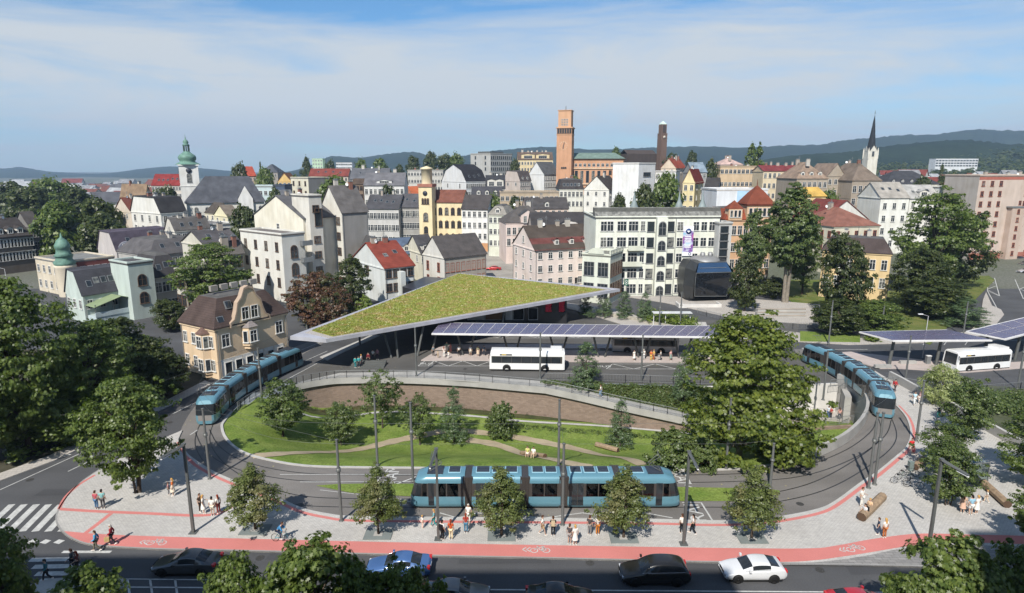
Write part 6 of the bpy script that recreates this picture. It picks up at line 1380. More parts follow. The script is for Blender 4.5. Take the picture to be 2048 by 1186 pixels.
def car(kind, label, px, py, col, heading, z=0., met=.4, scale=1.):
    """x runs from the nose backwards; heading = direction the nose points, degrees from +x"""
    S = {'sedan': (4.65, [(0, .42, .6, .78), (.1, .56, .68, .86), (.7, .72, .78, .9), (1.35, .83, .92, .92), (2.05, .9, 1.4, .91), (2.7, .92, 1.46, .91), (3.25, .94, 1.4, .91), (4.0, .97, 1.04, .89), (4.5, .95, .98, .84), (4.65, .7, .74, .74)]),
         'wagon': (4.85, [(0, .45, .64, .8), (.1, .62, .74, .9), (.7, .82, .88, .94), (1.35, .94, 1.02, .96), (1.95, 1.0, 1.56, .96), (2.8, 1.02, 1.66, .96), (3.7, 1.04, 1.62, .95), (4.4, 1.06, 1.5, .93), (4.75, 1.0, 1.08, .9), (4.85, .7, .76, .82)]),
         'coupe': (4.4, [(0, .42, .58, .78), (.1, .58, .68, .87), (.7, .74, .8, .92), (1.25, .84, .93, .93), (1.95, .92, 1.36, .92), (2.6, .95, 1.43, .92), (3.2, .99, 1.37, .91), (3.95, 1.05, 1.16, .9), (4.28, .98, 1.02, .86), (4.4, .7, .74, .78)])}[kind]
    L, st = S; b = MB(); rows = []; cowl, top, rend, rbot = 3, 4, (6 if kind != 'wagon' else 7), (7 if kind != 'wagon' else 8)
    for i, (x, zb, zr, w) in enumerate(st):
        cab = cowl < i < rbot; lo = .24 if 0 < i < len(st) - 1 else .36
        wc = w * (.94 if cab else .9); wt = w * .74 if cab else w * .72
        half = [(w * .9, lo), (w, lo + .16), (w, zb - .1 if zb - .1 > lo + .2 else lo + .22), (w * .97, zb), (wc, zb + .035 if cab else zb + (zr - zb) * .5), (wt, zr - .07 if cab else zr - .01), (wt * .78, zr), (0, zr + .015)]
        rows.append([(x, -y, z_) for y, z_ in half] + [(x, y, z_) for y, z_ in half[::-1][1:]])
    n = len(rows[0]); base = 0
    for r_ in rows: b.v += r_
    for i in range(len(rows) - 1):
        for j in range(n - 1):
            m = 0; jj = j if j < 7 else n - 2 - j
            if i == cowl and jj >= 5: m = 1
            elif top <= i < rend and jj == 4: m = 2 if j < 7 else 3
            elif rend <= i < rbot and jj >= 5: m = 4
            elif rend <= i < rbot and jj == 4 and kind == 'wagon': m = 2 if j < 7 else 3
            b.f.append((i * n + j, i * n + j + 1, (i + 1) * n + j + 1, (i + 1) * n + j)); b.m.append(m); b.sm.append(True)
    b.f.append(tuple(range(n))); b.m.append(0); b.sm.append(True); b.f.append(tuple(range((len(rows) - 1) * n, len(rows) * n))[::-1]); b.m.append(0); b.sm.append(True)
    pm = paint('car_paint', col, met); names = ['body', 'windscreen', 'side_window', 'side_window', 'rear_window']; ms = [pm] + [CARGLASS] * 4
    me = smooth_mesh(b, ms, 2)
    p = G(px, py, z); a = rad(heading) + math.pi; root = thing('car', label, 'car', tuple(p), a); root.scale = (scale,) * 3
    off = -L / 2
    parts = split_by_mat(me, ['body', 'windscreen', 'side_windowA', 'side_windowB', 'rear_window'], ms)
    for k, m in parts.items(): link(k.rstrip('AB'), m, root, (off, 0, 0))
    W = st[4][3]; wx = (.88, L - .95) if kind != 'wagon' else (.92, L - .98); wr = .33 if kind != 'wagon' else .37
    q = MB()
    for x in wx:
        for s in (-1, 1): q.grid([[(off + x + (wr + .07) * math.cos(t * math.pi / 10), s * (W + .006), wr + (wr + .07) * math.sin(t * math.pi / 10)) for t in range(-2, 13)], [(off + x, s * (W + .006), wr)] * 15], 0, False)
    q.box(off + .3, off + L - .3, -W + .1, W - .1, .12, .3); q.build('underbody', BLACK, root)
    for x in wx:
        for s in (-1, 1): wheel(root, off + x, s * (W - .07), wr, .22, -s)
    for s in (-1, 1):
        q = MB(); q.box(off + .03, off + .32, s * W * .62 - .17, s * W * .62 + .17, st[1][1] - .06, st[1][1] + .06); q.build('headlight', LAMPW, root)
        q = MB(); q.box(off + L - .2, off + L + .005, s * W * .7 - .16, s * W * .7 + .16, st[-2][1] - .2, st[-2][1] - .02); q.build('taillight', LAMPR, root)
        q = MB(); q.box(off + st[4][0] - .35, off + st[4][0] - .2, s * (W + .02), s * (W + .2), st[4][1] + .05, st[4][1] + .2); q.build('mirror', pm, root)
        q = MB(); q.tube([(off + st[4][0] - .55, s * (W * .945), st[4][1] + .05), (off + rbot * 0 + st[rend][0], s * (W * .945), st[rend][1] + .05)], .016, 4); q.build('window_trim', TRIM, root)
        for xx in (.47, .66):
            q = MB(); q.box(off + L * xx, off + L * xx + .18, s * W * .985 - .03, s * W * .985 + .03, st[5][1] - .14, st[5][1] - .1); q.build('handle', pm, root)
    q = MB(); q.box(off + st[5][0] - .02, off + st[5][0] + .07, -W * .93, W * .93, st[5][1], st[5][1] + .09)
    q = MB(); q.box(off - .005, off + .02, -.4, .4, .5, .66); q.build('grille', BLACK, root)
    q = MB(); q.box(off - .02, off - .006, -.26, .26, .38, .48); q.box(off + L + .006, off + L + .02, -.26, .26, .62, .72); q.build('licence_plate', WHITE, root)
    return root
car('sedan', 'dark grey saloon car driving left at the bottom left of the street', 377, 1139, (.07, .072, .075), 180)
car('sedan', 'metallic blue saloon car driving left between the maple tops', 799, 1144, (.06, .13, .3), 180, met=.15)
car('wagon', 'black brown estate car driving left in front of the plaza', 1307, 1157, (.03, .028, .026), 180)
car('coupe', 'white two door hatchback driving left on the street', 1503, 1151, (.6, .61, .62), 180, met=0.)
car('sedan', 'light grey car cut by the bottom edge left of the black car', 912, 1202, (.16, .16, .16), 0); car('sedan', 'black car cut by the bottom edge of the photo', 1120, 1210, (.012, .013, .016), 0); car('coupe', 'red car peeking in at the bottom edge on the right', 1722, 1222, (.4, .02, .03), 0, met=.1)
car('sedan', 'red car parked beside the pale pink corner house', 986, 541, (.4, .03, .03), 180); car('sedan', 'dark car parked before the tall pink apartment house', 2036, 521, (.03, .035, .045), 200); car('sedan', 'dark car by the right edge behind the parking bays', 2050, 531, (.05, .055, .06), 200); car('sedan', 'light car at the right edge in the parking bays', 2052, 546, (.5, .5, .52), 180)
car('sedan', 'small white car in front of the yellow hall square', 935, 483, (.5, .5, .5), 180, 5.)
# ---- trams
TBLUE = paint('tram_blue', (.11, .245, .31), .15); TDARK = mat('tram_dark_band', (.05, .044, .04), .4, spec=.5); TROOF = mat('roof_panel_dark', (.028, .032, .042), .35, spec=.5)
TGLASS = clear_glass('tram_glass', (.3, .31, .33)); SEAT = mat('purple_seat', (.2, .14, .42), .7); TGREY = mat('tram_skirt_grey', (.2, .19, .18), .5); LINEB = mat('pale_blue_frame', (.3, .5, .6), .5)
PROF = [(1.06, .22), (1.16, .34), (1.2, .6), (1.2, 1.24), (.72, 1.24), (.72, 2.46), (1.17, 2.46), (1.14, 2.66), (1.04, 2.92), (.86, 3.06), (.6, 3.1), (0, 3.12)]
PM = [0, 0, 0, 1, 1, 1, 0, 0, 0, 0, 0]
def tram_section(par, Ls, cab, wins, doors, panels, rz, loc, panto=False, whole=0):
    """x 0..Ls; a cab has its nose at x = 0; cab -1 mirrors it"""
    mir = cab < 0
    fx = (lambda x: Ls - x) if mir else (lambda x: x)
    b = MB(); rows = []; stn = [(0.0, .62), (.12, .8), (.4, .92), (.9, .985), (1.5, 1.), (Ls, 1.)] if cab else [(0, 1.), (Ls, 1.)]
    for x, s in stn:
        row = []
        for sg in (-1, 1):
            for y, z in (PROF if sg < 0 else PROF[::-1][1:]):
                xx = x
                if cab and x < 1.4:
                    if y < .8 and 1.2 < z < 2.5: y = 1.19 if x < .95 else y
                    xx = x + max(0, z - 1.1) * .3 * (1 - x / 1.5); z = z - (max(0, z - 2.4) * .38 * (1 - x / 1.5) if z > 2.4 else 0)
                row.append((fx(xx), sg * y * (s if cab else 1), z))
        rows.append(row)
    n = len(rows[0])
    for r_ in rows: b.v += r_
    for i in range(len(rows) - 1):
        for j in range(n - 1):
            jj = j if j < len(PROF) - 1 else n - 2 - j; m = PM[jj]
            if cab and i < 3 and 3 <= jj <= 5: m = 2
            b.f.append((i * n + j, i * n + j + 1, (i + 1) * n + j + 1, (i + 1) * n + j)); b.m.append(m); b.sm.append(jj > 6 or jj < 2)
    if cab:
        r0 = rows[0]; P_ = len(PROF)
        def cap(j0, j1, m): b.face([r0[j] for j in range(j0, j1 + 1)] + [r0[n - 1 - j] for j in range(j1, j0 - 1, -1)], m)
        cap(0, 2, 0); cap(2, 3, 3); cap(3, 6, 2); b.face([r0[j] for j in range(6, n - 6)], 0)
    b.face(rows[-1], 1)
    if not cab: b.face(rows[0][::-1], 1)
    sec = b.build('car_section', [TBLUE, TDARK, CARGLASS, TGREY], par, loc, rz)
    def bx(name, x0, x1, y0, y1, z0, z1, m):
        q = MB(); xa, xb = sorted((fx(x0), fx(x1))); q.box(xa, xb, y0, y1, z0, z1); return q.build(name, m, sec)
    lim = 1.05 if cab else .0
    spans = sorted(wins + doors); q = MB(); x = lim
    for a, c in spans + [(Ls, Ls)]:
        if a > x + .01:
            xa, xb = sorted((fx(x), fx(a)))
            for s in (-1, 1): q.box(xa, xb, min(s * .73, s * 1.195), max(s * .73, s * 1.195), 1.241, 2.459)
        x = max(x, c)
    q.build('window_post', TDARK, sec)
    for a, c in wins:
        for s in (-1, 1): bx('window', a, c, s * 1.178 - .006, s * 1.178 + .006, 1.25, 2.45, TGLASS)
        k = int((c - a) / .5)
        for i in range(k):
            for s in (-1, 1):
                g = MB(); xc = fx(a + (c - a) * (i + .5) / k); g.tube([(xc - .15, s * .95, 1.24), (xc - .15, s * .95, 1.42), (xc + .15, s * .95, 1.42), (xc + .15, s * .95, 1.24)], .07, 6); g.build('seat', SEAT, sec)
    for a, c in doors:
        for s in (-1, 1):
            o = bx('door', a, c, s * 1.206 - .008, s * 1.206 + .008, .42, 2.5, CARGLASS)
            q = MB(); m_ = fx((a + c) / 2); q.box(m_ - .02, m_ + .02, s * 1.222 - .008, s * 1.222 + .008, .42, 2.5); q.build('door_post', TDARK, o) if c - a > .8 else None
    for a, c in panels:
        for y in (-.42, .1):
            bx('roof_panel', a, c, y - .0, y + .44, 3.105, 3.2, TROOF)
        bx('roof_rail', a - .06, c + .06, -.5, .62, 3.1, 3.15, LINEB)
    if panto:
        x0 = panto; bx('equipment_tray', x0 - .1, x0 + 1.25, -.7, .75, 3.08, 3.16, TROOF)
        q = MB(); f2 = fx
        for y in (-.35, .35): q.tube([(f2(x0 + .1), y, 3.2), (f2(x0 + 1.1), y * .5, 3.75)], .03, 5); q.tube([(f2(x0 + 1.1), y * .5, 3.75), (f2(x0 + .2), y * .8, 4.5)], .025, 5)
        q.tube([(f2(x0 + .2), -.75, 4.5), (f2(x0 + .2), .75, 4.5)], .035, 5); q.tube([(f2(x0 + .1), -.35, 3.2), (f2(x0 + .1), .35, 3.2)], .04, 5)
        q.build('pantograph', DARKMETAL, sec)
    q = MB(); q.box(.2 if not cab else .7, Ls - .2, -.95, .95, .05, .24) if not mir else q.box(.2, Ls - .7, -.95, .95, .05, .24); q.build('bogie', BLACK, sec)
    return sec
SECS = [(4.75, 1, [(1.1, 1.5), (2.35, 3.15), (3.25, 4.2)], [(1.62, 2.1)], [(3.35, 4.3)], 1.6), (4.3, 0, [(1.7, 2.7), (2.8, 3.9)], [(.35, 1.4)], [(.4, 1.5), (1.8, 2.7), (2.95, 3.9)], 0), (2.75, 0, [(.3, 1.3), (1.4, 2.45)], [], [(.35, 1.25), (1.5, 2.4)], 0), (4.0, 0, [(1.6, 2.6), (2.7, 3.7)], [(.35, 1.35)], [(.3, 1.2), (1.5, 2.4), (2.7, 3.6)], 0), (5.2, -1, [(1.1, 1.55), (2.4, 3.3), (3.4, 4.4)], [(1.65, 2.2)], [(3.2, 4.6)], 1.6)]
def tram(label, path, group=None):
    """path from nose to tail"""
    cum = [0]
    for a, b in zip(path, path[1:]): cum.append(cum[-1] + (b - a).length)
    def at(s):
        s = min(max(s, 0), cum[-1] - 1e-6)
        for i in range(len(cum) - 1):
            if cum[i + 1] > s: return path[i].lerp(path[i + 1], (s - cum[i]) / (cum[i + 1] - cum[i]))
        return path[-1]
    tot = sum(s[0] for s in SECS) + .6 * 4; k = min(1., cum[-1] / tot); o = path[0]; root = thing('tram', label, 'tram', (o.x, o.y, .02)); s = 0.
    for i, (Ls, cab, w, d, pn, pa) in enumerate(SECS):
        a, b = at(s * k), at((s + Ls) * k); dv = b - a; rz = math.atan2(dv.y, dv.x)
        sec = tram_section(root, Ls, cab, w, d, pn, rz, (a.x - o.x, a.y - o.y, 0), pa); sec.scale = (dv.length / Ls, 1, 1)
        s += Ls
        if i < 4:
            a, b = at((s - .12) * k), at((s + .72) * k); dv = b - a; q = MB(); Lb = dv.length
            for j in range(7): q.box(Lb * j / 7, Lb * (j + .7) / 7, -1.17, 1.17, .3, 3.02)
            q.box(0, Lb, -1.1, 1.1, .32, 2.98); q.build('bellows', TDARK, root, (a.x - o.x, a.y - o.y, 0), math.atan2(dv.y, dv.x)); s += .6
    return root
y0 = G(1100, 1020).y + 1.2
tram('long blue articulated tram standing at the front platform behind the street trees', [Vector((G(820, 1020).x + x, y0, 0)) for x in (0, 6, 12, 18, 23.8)])
tl = gpts([(411, 852), (428, 832), (455, 806), (500, 777), (550, 751), (598, 730)], 0, 6); tram('blue tram coming down the left street past the peach villa', tl)
tr_ = gpts([(1768, 838), (1757, 815), (1740, 796), (1702, 767), (1662, 744), (1612, 722)], 0, 6); tram('blue tram curving over the bridge on the right bend', tr_)
# ---- buses
BW = paint('bus_white', (.74, .74, .73), 0.)
def bus(label, pa, pb, col, nose=1):
    """near lower side edge of the bus from its nose (pa) to its tail (pb) in the photo"""
    A, B_ = G(*pa), G(*pb); dv = B_ - A; L = dv.length; rz = math.atan2(dv.y, dv.x); root = thing('bus', label, 'bus', tuple(A), rz)
    W = 2.5; b = MB(); pr = [(0, .3), (-.02, 1.3), (0, 2.6), (.12, 2.85), (.35, 2.98), (W / 2, 3.02), (W - .35, 2.98), (W - .12, 2.85), (W, 2.6), (W + .02, 1.3), (W, .3)]
    rows = [[(x + (.1 * max(0, (z - 1.2)) if i == 0 else 0), y * 1. if i not in (0, 3) else W / 2 + (y - W / 2) * .95, z - (.06 if i in (0, 3) and z > 2.8 else 0)) for y, z in pr] for i, x in enumerate((0, .25, L - .2, L))]
    b.grid(rows, 0, False); b.face(rows[0][::-1], 0); b.face(rows[-1], 0); b.build('body', col, root)
    q = MB(); q.face([(-.012 + .1 * 0, .22, 1.1), (-.012, W - .22, 1.1), (.14, W - .25, 2.7), (.14, .25, 2.7)]); q.build('windscreen', CARGLASS, root)
    q = MB(); q.face([(L + .01, .3, 1.6), (L + .01, W - .3, 1.6), (L + .01, W - .35, 2.6), (L + .01, .35, 2.6)]); q.build('rear_window', CARGLASS, root)
    n = 7
    for s, y in ((-1, -.03), (1, W + .03)):
        q = MB(); q.box(.3, L - .35, min(y, y - s * .012), max(y, y - s * .012), 1.25, 2.28); q.build('window_band', TDARK, root)
        for k in range(n):
            x0, x1 = .4 + (L - .9) * k / n, .4 + (L - .9) * (k + 1) / n - .1; q = MB(); q.box(x0, x1, min(y + s * .001, y + s * .008), max(y + s * .001, y + s * .008), 1.3, 2.2); q.build('window', CARGLASS, root)
        for f in (.06, .42):
            q = MB(); q.box(L * f + .25, L * f + 1.35, min(y + s * .009, y + s * .016), max(y + s * .009, y + s * .016), .42, 2.25); q.build('door', CARGLASS, root) if s > 0 else None
    q = MB(); q.box(L * .14, L * .3, -.04, -.005, 2.4, 2.6); q.build('destination_sign', TDARK, root); q = MB(); q.box(L * .165, L * .225, -.05, -.041, 2.43, 2.57); q.build('sign_lettering', mat('amber_sign', (.6, .42, .05), .6), root)
    q = MB(); q.box(L - 2., L - .4, .3, W - .3, 2.98, 3.3); q.build('roof_unit', col, root)
    q = MB(); q.box(.1, L - .1, .06, W - .06, .16, .4); q.build('underbody', BLACK, root)
    for x in (L * .23, L * .74):
        for y, s in ((.12, -1), (W - .12, 1)):
            q = MB(); q.grid([[(x + .6 * math.cos(t * math.pi / 8), y + s * .145, .46 + .6 * math.sin(t * math.pi / 8)) for t in range(-1, 10)], [(x, y + s * .145, .46)] * 11], 0, False); q.build('wheel_arch', BLACK, root)
            wheel(root, x, y + s * .05, .47, .28, -s)
    for y in (.3, W - .6):
        q = MB(); q.box(-.03, -.005, y, y + .3, .62, .82); q.build('headlight', LAMPW, root)
    q = MB(); q.tube([(.1, -.05, 2.5), (-.1, -.3, 2.45), (-.1, -.32, 2.)], .05, 5); q.build('mirror', BLACK, root)
    return root
bus('white city bus standing in the sun at the front bus bay', (979, 742), (1129, 744), BW)
bus('shaded grey white bus waiting behind the long solar canopy', (1224, 706), (1357, 709), paint('bus_white_shaded', (.4, .4, .41), .1))  # white bus paint toned down, the shade it waits in put into the colour
bus('white coach turning beside the right solar canopy', (1912, 746), (2020, 738), BW)
# ================================================================ STREET FURNITURE, STATION
def pole(kind, label, base, top, arm=None, z=.1, group=None):
    p = G(*base, z); h = height_for(p, top[1]); o = thing('street_lamp' if kind == 'lamp' else 'tram_pole' if kind == 'pole' else 'thin_lamp', label, 'lamp post' if kind != 'pole' else 'pole', tuple(p), 0, group)
    q = MB()
    if kind == 'lamp':
        w = .105; q.grid([[(-w, -w, 0), (w, -w, 0), (w, w, 0), (-w, w, 0)], [(-w * .8, -w * .8, h), (w * .8, -w * .8, h), (w * .8, w * .8, h), (-w * .8, w * .8, h)]], 0, False, True); q.box(-.14, .14, -.14, .14, h - .001, h + .12)
        q.build('post', DARKMETAL, o); q = MB(); q.box(-.3, .3, -.3, .3, 0, .05); q.build('base_plate', DARKMETAL, o)
        if arm:                                     # arm end seen at a photo pixel, same height as the post top less a little
            e = G(arm[0], arm[1], p.z + h - .25); e = Vector((e.x - p.x, e.y - p.y, h - .1)); L_ = math.hypot(e.x, e.y)
            if L_ > 3.2: e = Vector((e.x * 3.2 / L_, e.y * 3.2 / L_, e.z))
            q = MB(); q.tube([(0, 0, h), tuple(e)], [.15, .1], 4, sm=False); a_ = q.build('arm', DARKMETAL, o)
            q = MB(); d = Vector((e.x, e.y, 0)).normalized(); q.tube([tuple(e - d * .9 + Vector((0, 0, -.11))), tuple(e + Vector((0, 0, -.11)))], .07, 4, sm=False); q.build('lamp_head', WHITE, a_)
    elif kind == 'pole':
        q.tube([(0, 0, 0), (0, 0, h * .55), (0, 0, h)], [.13, .12, .1], 8); q.build('post', mat('pole_steel', (.14, .145, .143), .5, metal=.2), o)
        q = MB(); q.lathe([(.2, h * .62), (.2, h * .66), (.13, h * .66)], 8); q.lathe([(.13, h), (.15, h), (.15, h + .06), (0, h + .06)], 8); q.lathe([(.22, 0), (.22, .08), (.13, .1)], 8); q.build('collar', DARKMETAL, o)
    else:
        q.tube([(0, 0, 0), (0, 0, h), (-1.2, -.2, h + .35)], [.07, .05, .04], 6); q.build('post', mat('pale_pole', (.5, .5, .5), .5), o); q = MB(); q.box(-1.7, -1.0, -.32, -.08, h + .3, h + .4); q.build('lamp_head', WHITE, o)
    return o, h
LAMPS = [((387, 1065), (367, 890), (322, 920), 'tall dark lamp post with angled arm on the left plaza'), ((877, 1078), (874, 899), (860, 938), 'tall dark lamp post in front of the tram cab on the left'), ((1367, 1088), (1377, 905), (1396, 940), 'tall dark lamp post in front of the right end of the tram'), ((1855, 1110), (1880, 920), (1937, 955), 'tall dark lamp post with long arm on the right plaza')]
for b, t, a, l in LAMPS: pole('lamp', l, b, t, a, .12)
for b, t, z, l in [((420, 958), (410, 818), .1, 'dark tram pole on the left bend below the left tram'), ((683, 1042), (675, 880), .1, 'dark tram pole at the kerb left of the platform'), ((755, 930), (749, 792), .02, 'dark tram pole at the lawn edge, left of two'), ((826, 962), (819, 806), .02, 'dark tram pole behind the tram front, right of two'), ((1117, 932), (1118, 800), .02, 'grey tram pole at the lawn edge behind the middle of the tram'), ((1125, 1050), (1127, 888), .1, 'grey tram pole at the platform in front of the middle of the tram'), ((1452, 938), (1460, 797), .02, 'grey tram pole in front of the big spreading tree'), ((1540, 976), (1546, 887), .1, 'grey tram pole behind the rightmost street tree'), ((1737, 976), (1755, 826), .12, 'left of the twin tram poles on the right bend'), ((1749, 969), (1765, 826), .12, 'right of the twin tram poles on the right bend'), ((1832, 882), (1848, 762), .12, 'grey tram pole on the promenade right of the tram front'),
                  ((833, 752), (830, 656), .1, 'grey pole on the walkway above the brick wall'), ((1080, 757), (1078, 666), .1, 'grey pole in front of the white city bus'), ((1282, 764), (1285, 671), .1, 'grey pole at the hedge bank by the bus lane'), ((524, 800), (513, 697), .1, 'dark pole beside the left tram before the villa'), ((614, 657), (611, 600), .1, 'thin pole behind the tip of the green roof'), ((1646, 800), (1656, 702), .0, 'grey pole rising in front of the right tram'), ((1811, 757), (1819, 672), .1, 'grey pole in front of the right solar canopy'), ((2035, 777), (2046, 662), .1, 'grey pole at the right edge beside the coach'), ((1657, 688), (1666, 602), .1, 'grey pole by the park wall behind the right tram'), ((1926, 672), (1937, 604), .1, 'grey pole by the cypress bush'), ((1762, 668), (1767, 612), .1, 'grey pole in the shrubbery below the yellow villa'), ((1360, 655), (1366, 585), .1, 'grey pole beside the glass pavilion'), ((1318, 660), (1321, 590), .1, 'grey pole beside the small bus shelter frame')]:
    pole('pole', l, b, t, None, z)
pole('thin', 'thin white curved street lamp behind the right solar canopy', (1845, 716), (1849, 632), None, .1); pole('thin', 'thin white street lamp in the left street', (12, 556), (8, 538), None, .0)
# overhead wires
w = thing('overhead_wire', 'thin tram overhead wires strung between the poles of the loop', 'overhead wire', (0, 0, 0)); q = MB()
for tr in (track_out, track_in): q.tube([(p.x, p.y, 5.6) for p in tr[::3]], .012, 4, caps=False)
q.build('contact_wire', DARKMETAL, w); q = MB()
for a, b in (((410, 820), (675, 882)), ((675, 882), (819, 808)), ((1127, 890), (1118, 802)), ((1460, 799), (1546, 889)), ((1755, 828), (1460, 799)), ((513, 699), (330, 760)), ((410, 820), (120, 830))): q.tube([G(*a, 6.4), G(*b, 6.4)], .012, 4, caps=False)
q.build('span_wire', DARKMETAL, w)
# railings: posts and many thin bars are one surface pattern
def railing(label, pts, h=1.05, step=.16, z=None, name='railing'):
    o0 = pts[0]; o = thing(name, label, 'railing', tuple(o0)); q = MB(); r = MB(); pr = MB(); run = 0.
    for a, b in zip(pts, pts[1:]):
        A, B_ = Vector(a) - Vector(o0), Vector(b) - Vector(o0); L = (B_ - A).length; n = max(1, int(L / step))
        for k in range(n):
            p = A.lerp(B_, k / n); q.box(p.x - .012, p.x + .012, p.y - .012, p.y + .012, p.z + .1, p.z + h)
        r.tube([A + Vector((0, 0, h)), B_ + Vector((0, 0, h))], .03, 5); r.tube([A + Vector((0, 0, .1)), B_ + Vector((0, 0, .1))], .02, 4)
        m = max(1, int(L / 2))
        for k in range(m + 1): p = A.lerp(B_, k / m); pr.box(p.x - .03, p.x + .03, p.y - .03, p.y + .03, p.z, p.z + h)
    q.build('bars', GREYMETAL, o); r.build('rail', GREYMETAL, o); pr.build('post', GREYMETAL, o); return o
up_ = lambda pts, dz=.1: [p + Vector((0, 0, dz)) for p in pts]
railing('grey bar railing along the coping of the brick garden wall', up_([Vector((p.x, p.y, 0)) for p in wtop[::2]]))
railing('grey bar railing down the outer side of the ramp', up_([Vector(p) for p in ramp_pts[::2]]))
railing('grey bar railing curving beside the left tram at the lawn corner', up_(gpts([(476, 822), (500, 806), (540, 786), (575, 774)], 0, 3)))
railing('grey bar railing between bus lane and hedge bank', up_(gpts([(1090, 762), (1200, 764), (1300, 767), (1400, 770), (1560, 772), (1640, 770)], 0, 2)), 1.05, .2)
railing('dark railing at the edge of the underpass yard', [G(1650, 852, -4), G(1706, 846, -4)], 1.1, .16)
railing('dark railing on the underpass stairs beside the promenade', [G(1848, 868, .12), G(1890, 862, .12), G(1925, 905, .12)], 1.0, .14)
railing('dark railing along the park terrace above the bus square', up_(gpts([(1395, 628), (1440, 640), (1520, 655), (1640, 660)], 0, 2)), 1.1, .25)
railing('grey railing along the lane beyond the promenade wall', up_(gpts([(1660, 775), (1800, 770), (1900, 788), (2040, 780), (2120, 775)], 0, 2)), 1.0, .2)
# ---- station roof with living grass
GR_ = [(580, 672), (652, 678), (1240, 577.5), (918, 546)]
zr = 5.5; RO = [G(x, y, zr) for x, y in GR_]; c0 = sum(RO, Vector()) / 4
st = thing('station_roof', 'large pointed station canopy with flowering grass roof and grey rim', 'canopy roof', (c0.x, c0.y, 0)); lc = lambda p: (p.x - c0.x, p.y - c0.y)
q = MB(); q.prism([lc(p) for p in RO], zr - .55, zr, 0, bottom=True); q.build('roof_slab', mat('grey_roof_rim', (.42, .42, .46), .5, metal=.2), st)
ins = [p.lerp(c0, .02) for p in RO]; ins[0] = RO[0].lerp(c0, .08); ins[2] = RO[2].lerp(c0, .06); gv = [lc(p) for p in ins]
q = MB(); q.prism(gv, zr + .001, zr + .06, 0); q.build('gravel_strip', mat('gravel', (.42, .39, .36), .95, .3, 6., fine=.4, fscale=30), st)
in2 = [p.lerp(c0, .045) for p in RO]; in2[0] = RO[0].lerp(c0, .12); in2[2] = RO[2].lerp(c0, .1)
GRASSR = grass_mat('sedum', (.27, .31, .06), (.36, .3, .1), 1.6, 3.5); q = MB(); q.prism([lc(p) for p in in2], zr + .061, zr + .14, 0); q.build('sedum_bed', GRASSR, st)
rr = random.Random(11); q = MB(); poly2 = [p for p in in2]
for _ in range(34000):
    a, b = rr.random(), rr.random(); t = (poly2[0].lerp(poly2[1], a)).lerp(poly2[3].lerp(poly2[2], a), b); s = rr.uniform(.06, .15); an = rr.uniform(0, 6.28); x, y = lc(t); lean = rr.uniform(-.12, .12)
    q.face([(x - s * math.cos(an), y - s * math.sin(an), zr + .13), (x + s * math.cos(an), y + s * math.sin(an), zr + .13), (x + lean, y + lean, zr + .13 + rr.uniform(.08, .2))])
gm = leaf_mat('sedum_tufts', (.25, .31, .06), (.42, .42, .11), (.43, .33, .14), .25); tg = q.build('grass_tufts', gm, st); tg['kind'] = 'stuff'
for b, t in (((783, 716), (763, 662)), ((796, 716), (789, 662)), ((835, 712), (848, 655)), ((865, 700), (880, 645)), ((1000, 676), (1010, 640)), ((720, 690), (716, 668))):
    A = G(*b); B_ = G(*t, zr - .5); B_ = Vector((A.x + (t[0] - b[0]) / 13., A.y + 1.0, zr - .5)); q = MB(); q.tube([Vector((*lc(A), 0)), Vector((*lc(B_), B_.z))], .18, 8); q.build('column', DARKMETAL, st)
# dark hall below it
hl = G(1133, 648); hr = G(880, 648); hall = thing('station_hall', 'dark glazed station hall under the grass roof with red departure boards', 'station hall', (hr.x, hr.y, 0)); LW = hl.x - hr.x
q = MB(); q.prism([(0, 0), (LW, 0), (LW - .5, 14), (-6, 24), (-9, 12)], 0, zr - .56); q.build('wall', mat('dark_hall_glass', (.022, .022, .024), .3, spec=.6), hall)
for x0, x1 in ((LW * .83, LW * .885), (LW * .935, LW * .985)):
    q = MB(); q.box(x0, x1, -.12, -.03, 2.3, 4.7); b_ = q.build('departure_board', BLACK, hall); q = MB(); r3 = random.Random(int(x0 * 10))
    for k in range(14):
        z = 4.55 - k * .16; x = x0 + .08
        while x < x1 - .2: l_ = r3.uniform(.06, .3); q.box(x, min(x + l_, x1 - .05), -.13, -.121, z - .035, z + .02); x += l_ + .07
    m, nt_, bs_ = _new('red_led'); bs_.inputs['Emission Color'].default_value = (.9, .02, .08, 1); bs_.inputs['Emission Strength'].default_value = .22; bs_.inputs['Base Color'].default_value = (.3, .01, .03, 1); q.build('board_lettering', m, b_)
for x0, x1, mm in ((LW * .36, LW * .5, mat('kiosk_wood', (.3, .17, .08), .7)), (LW * .22, LW * .35, WHITE), (LW * .52, LW * .57, WHITE), (LW * .58, LW * .66, BLACK), (LW * .7, LW * .77, BLACK)):
    q = MB(); q.box(x0 - .08, x1 + .08, -.1, -.02, .8, 3.2); f = q.build('shop_window', WHITE, hall); q = MB(); q.box(x0, x1, -.13, -.101, .9, 3.1); q.build('pane', mm, f)
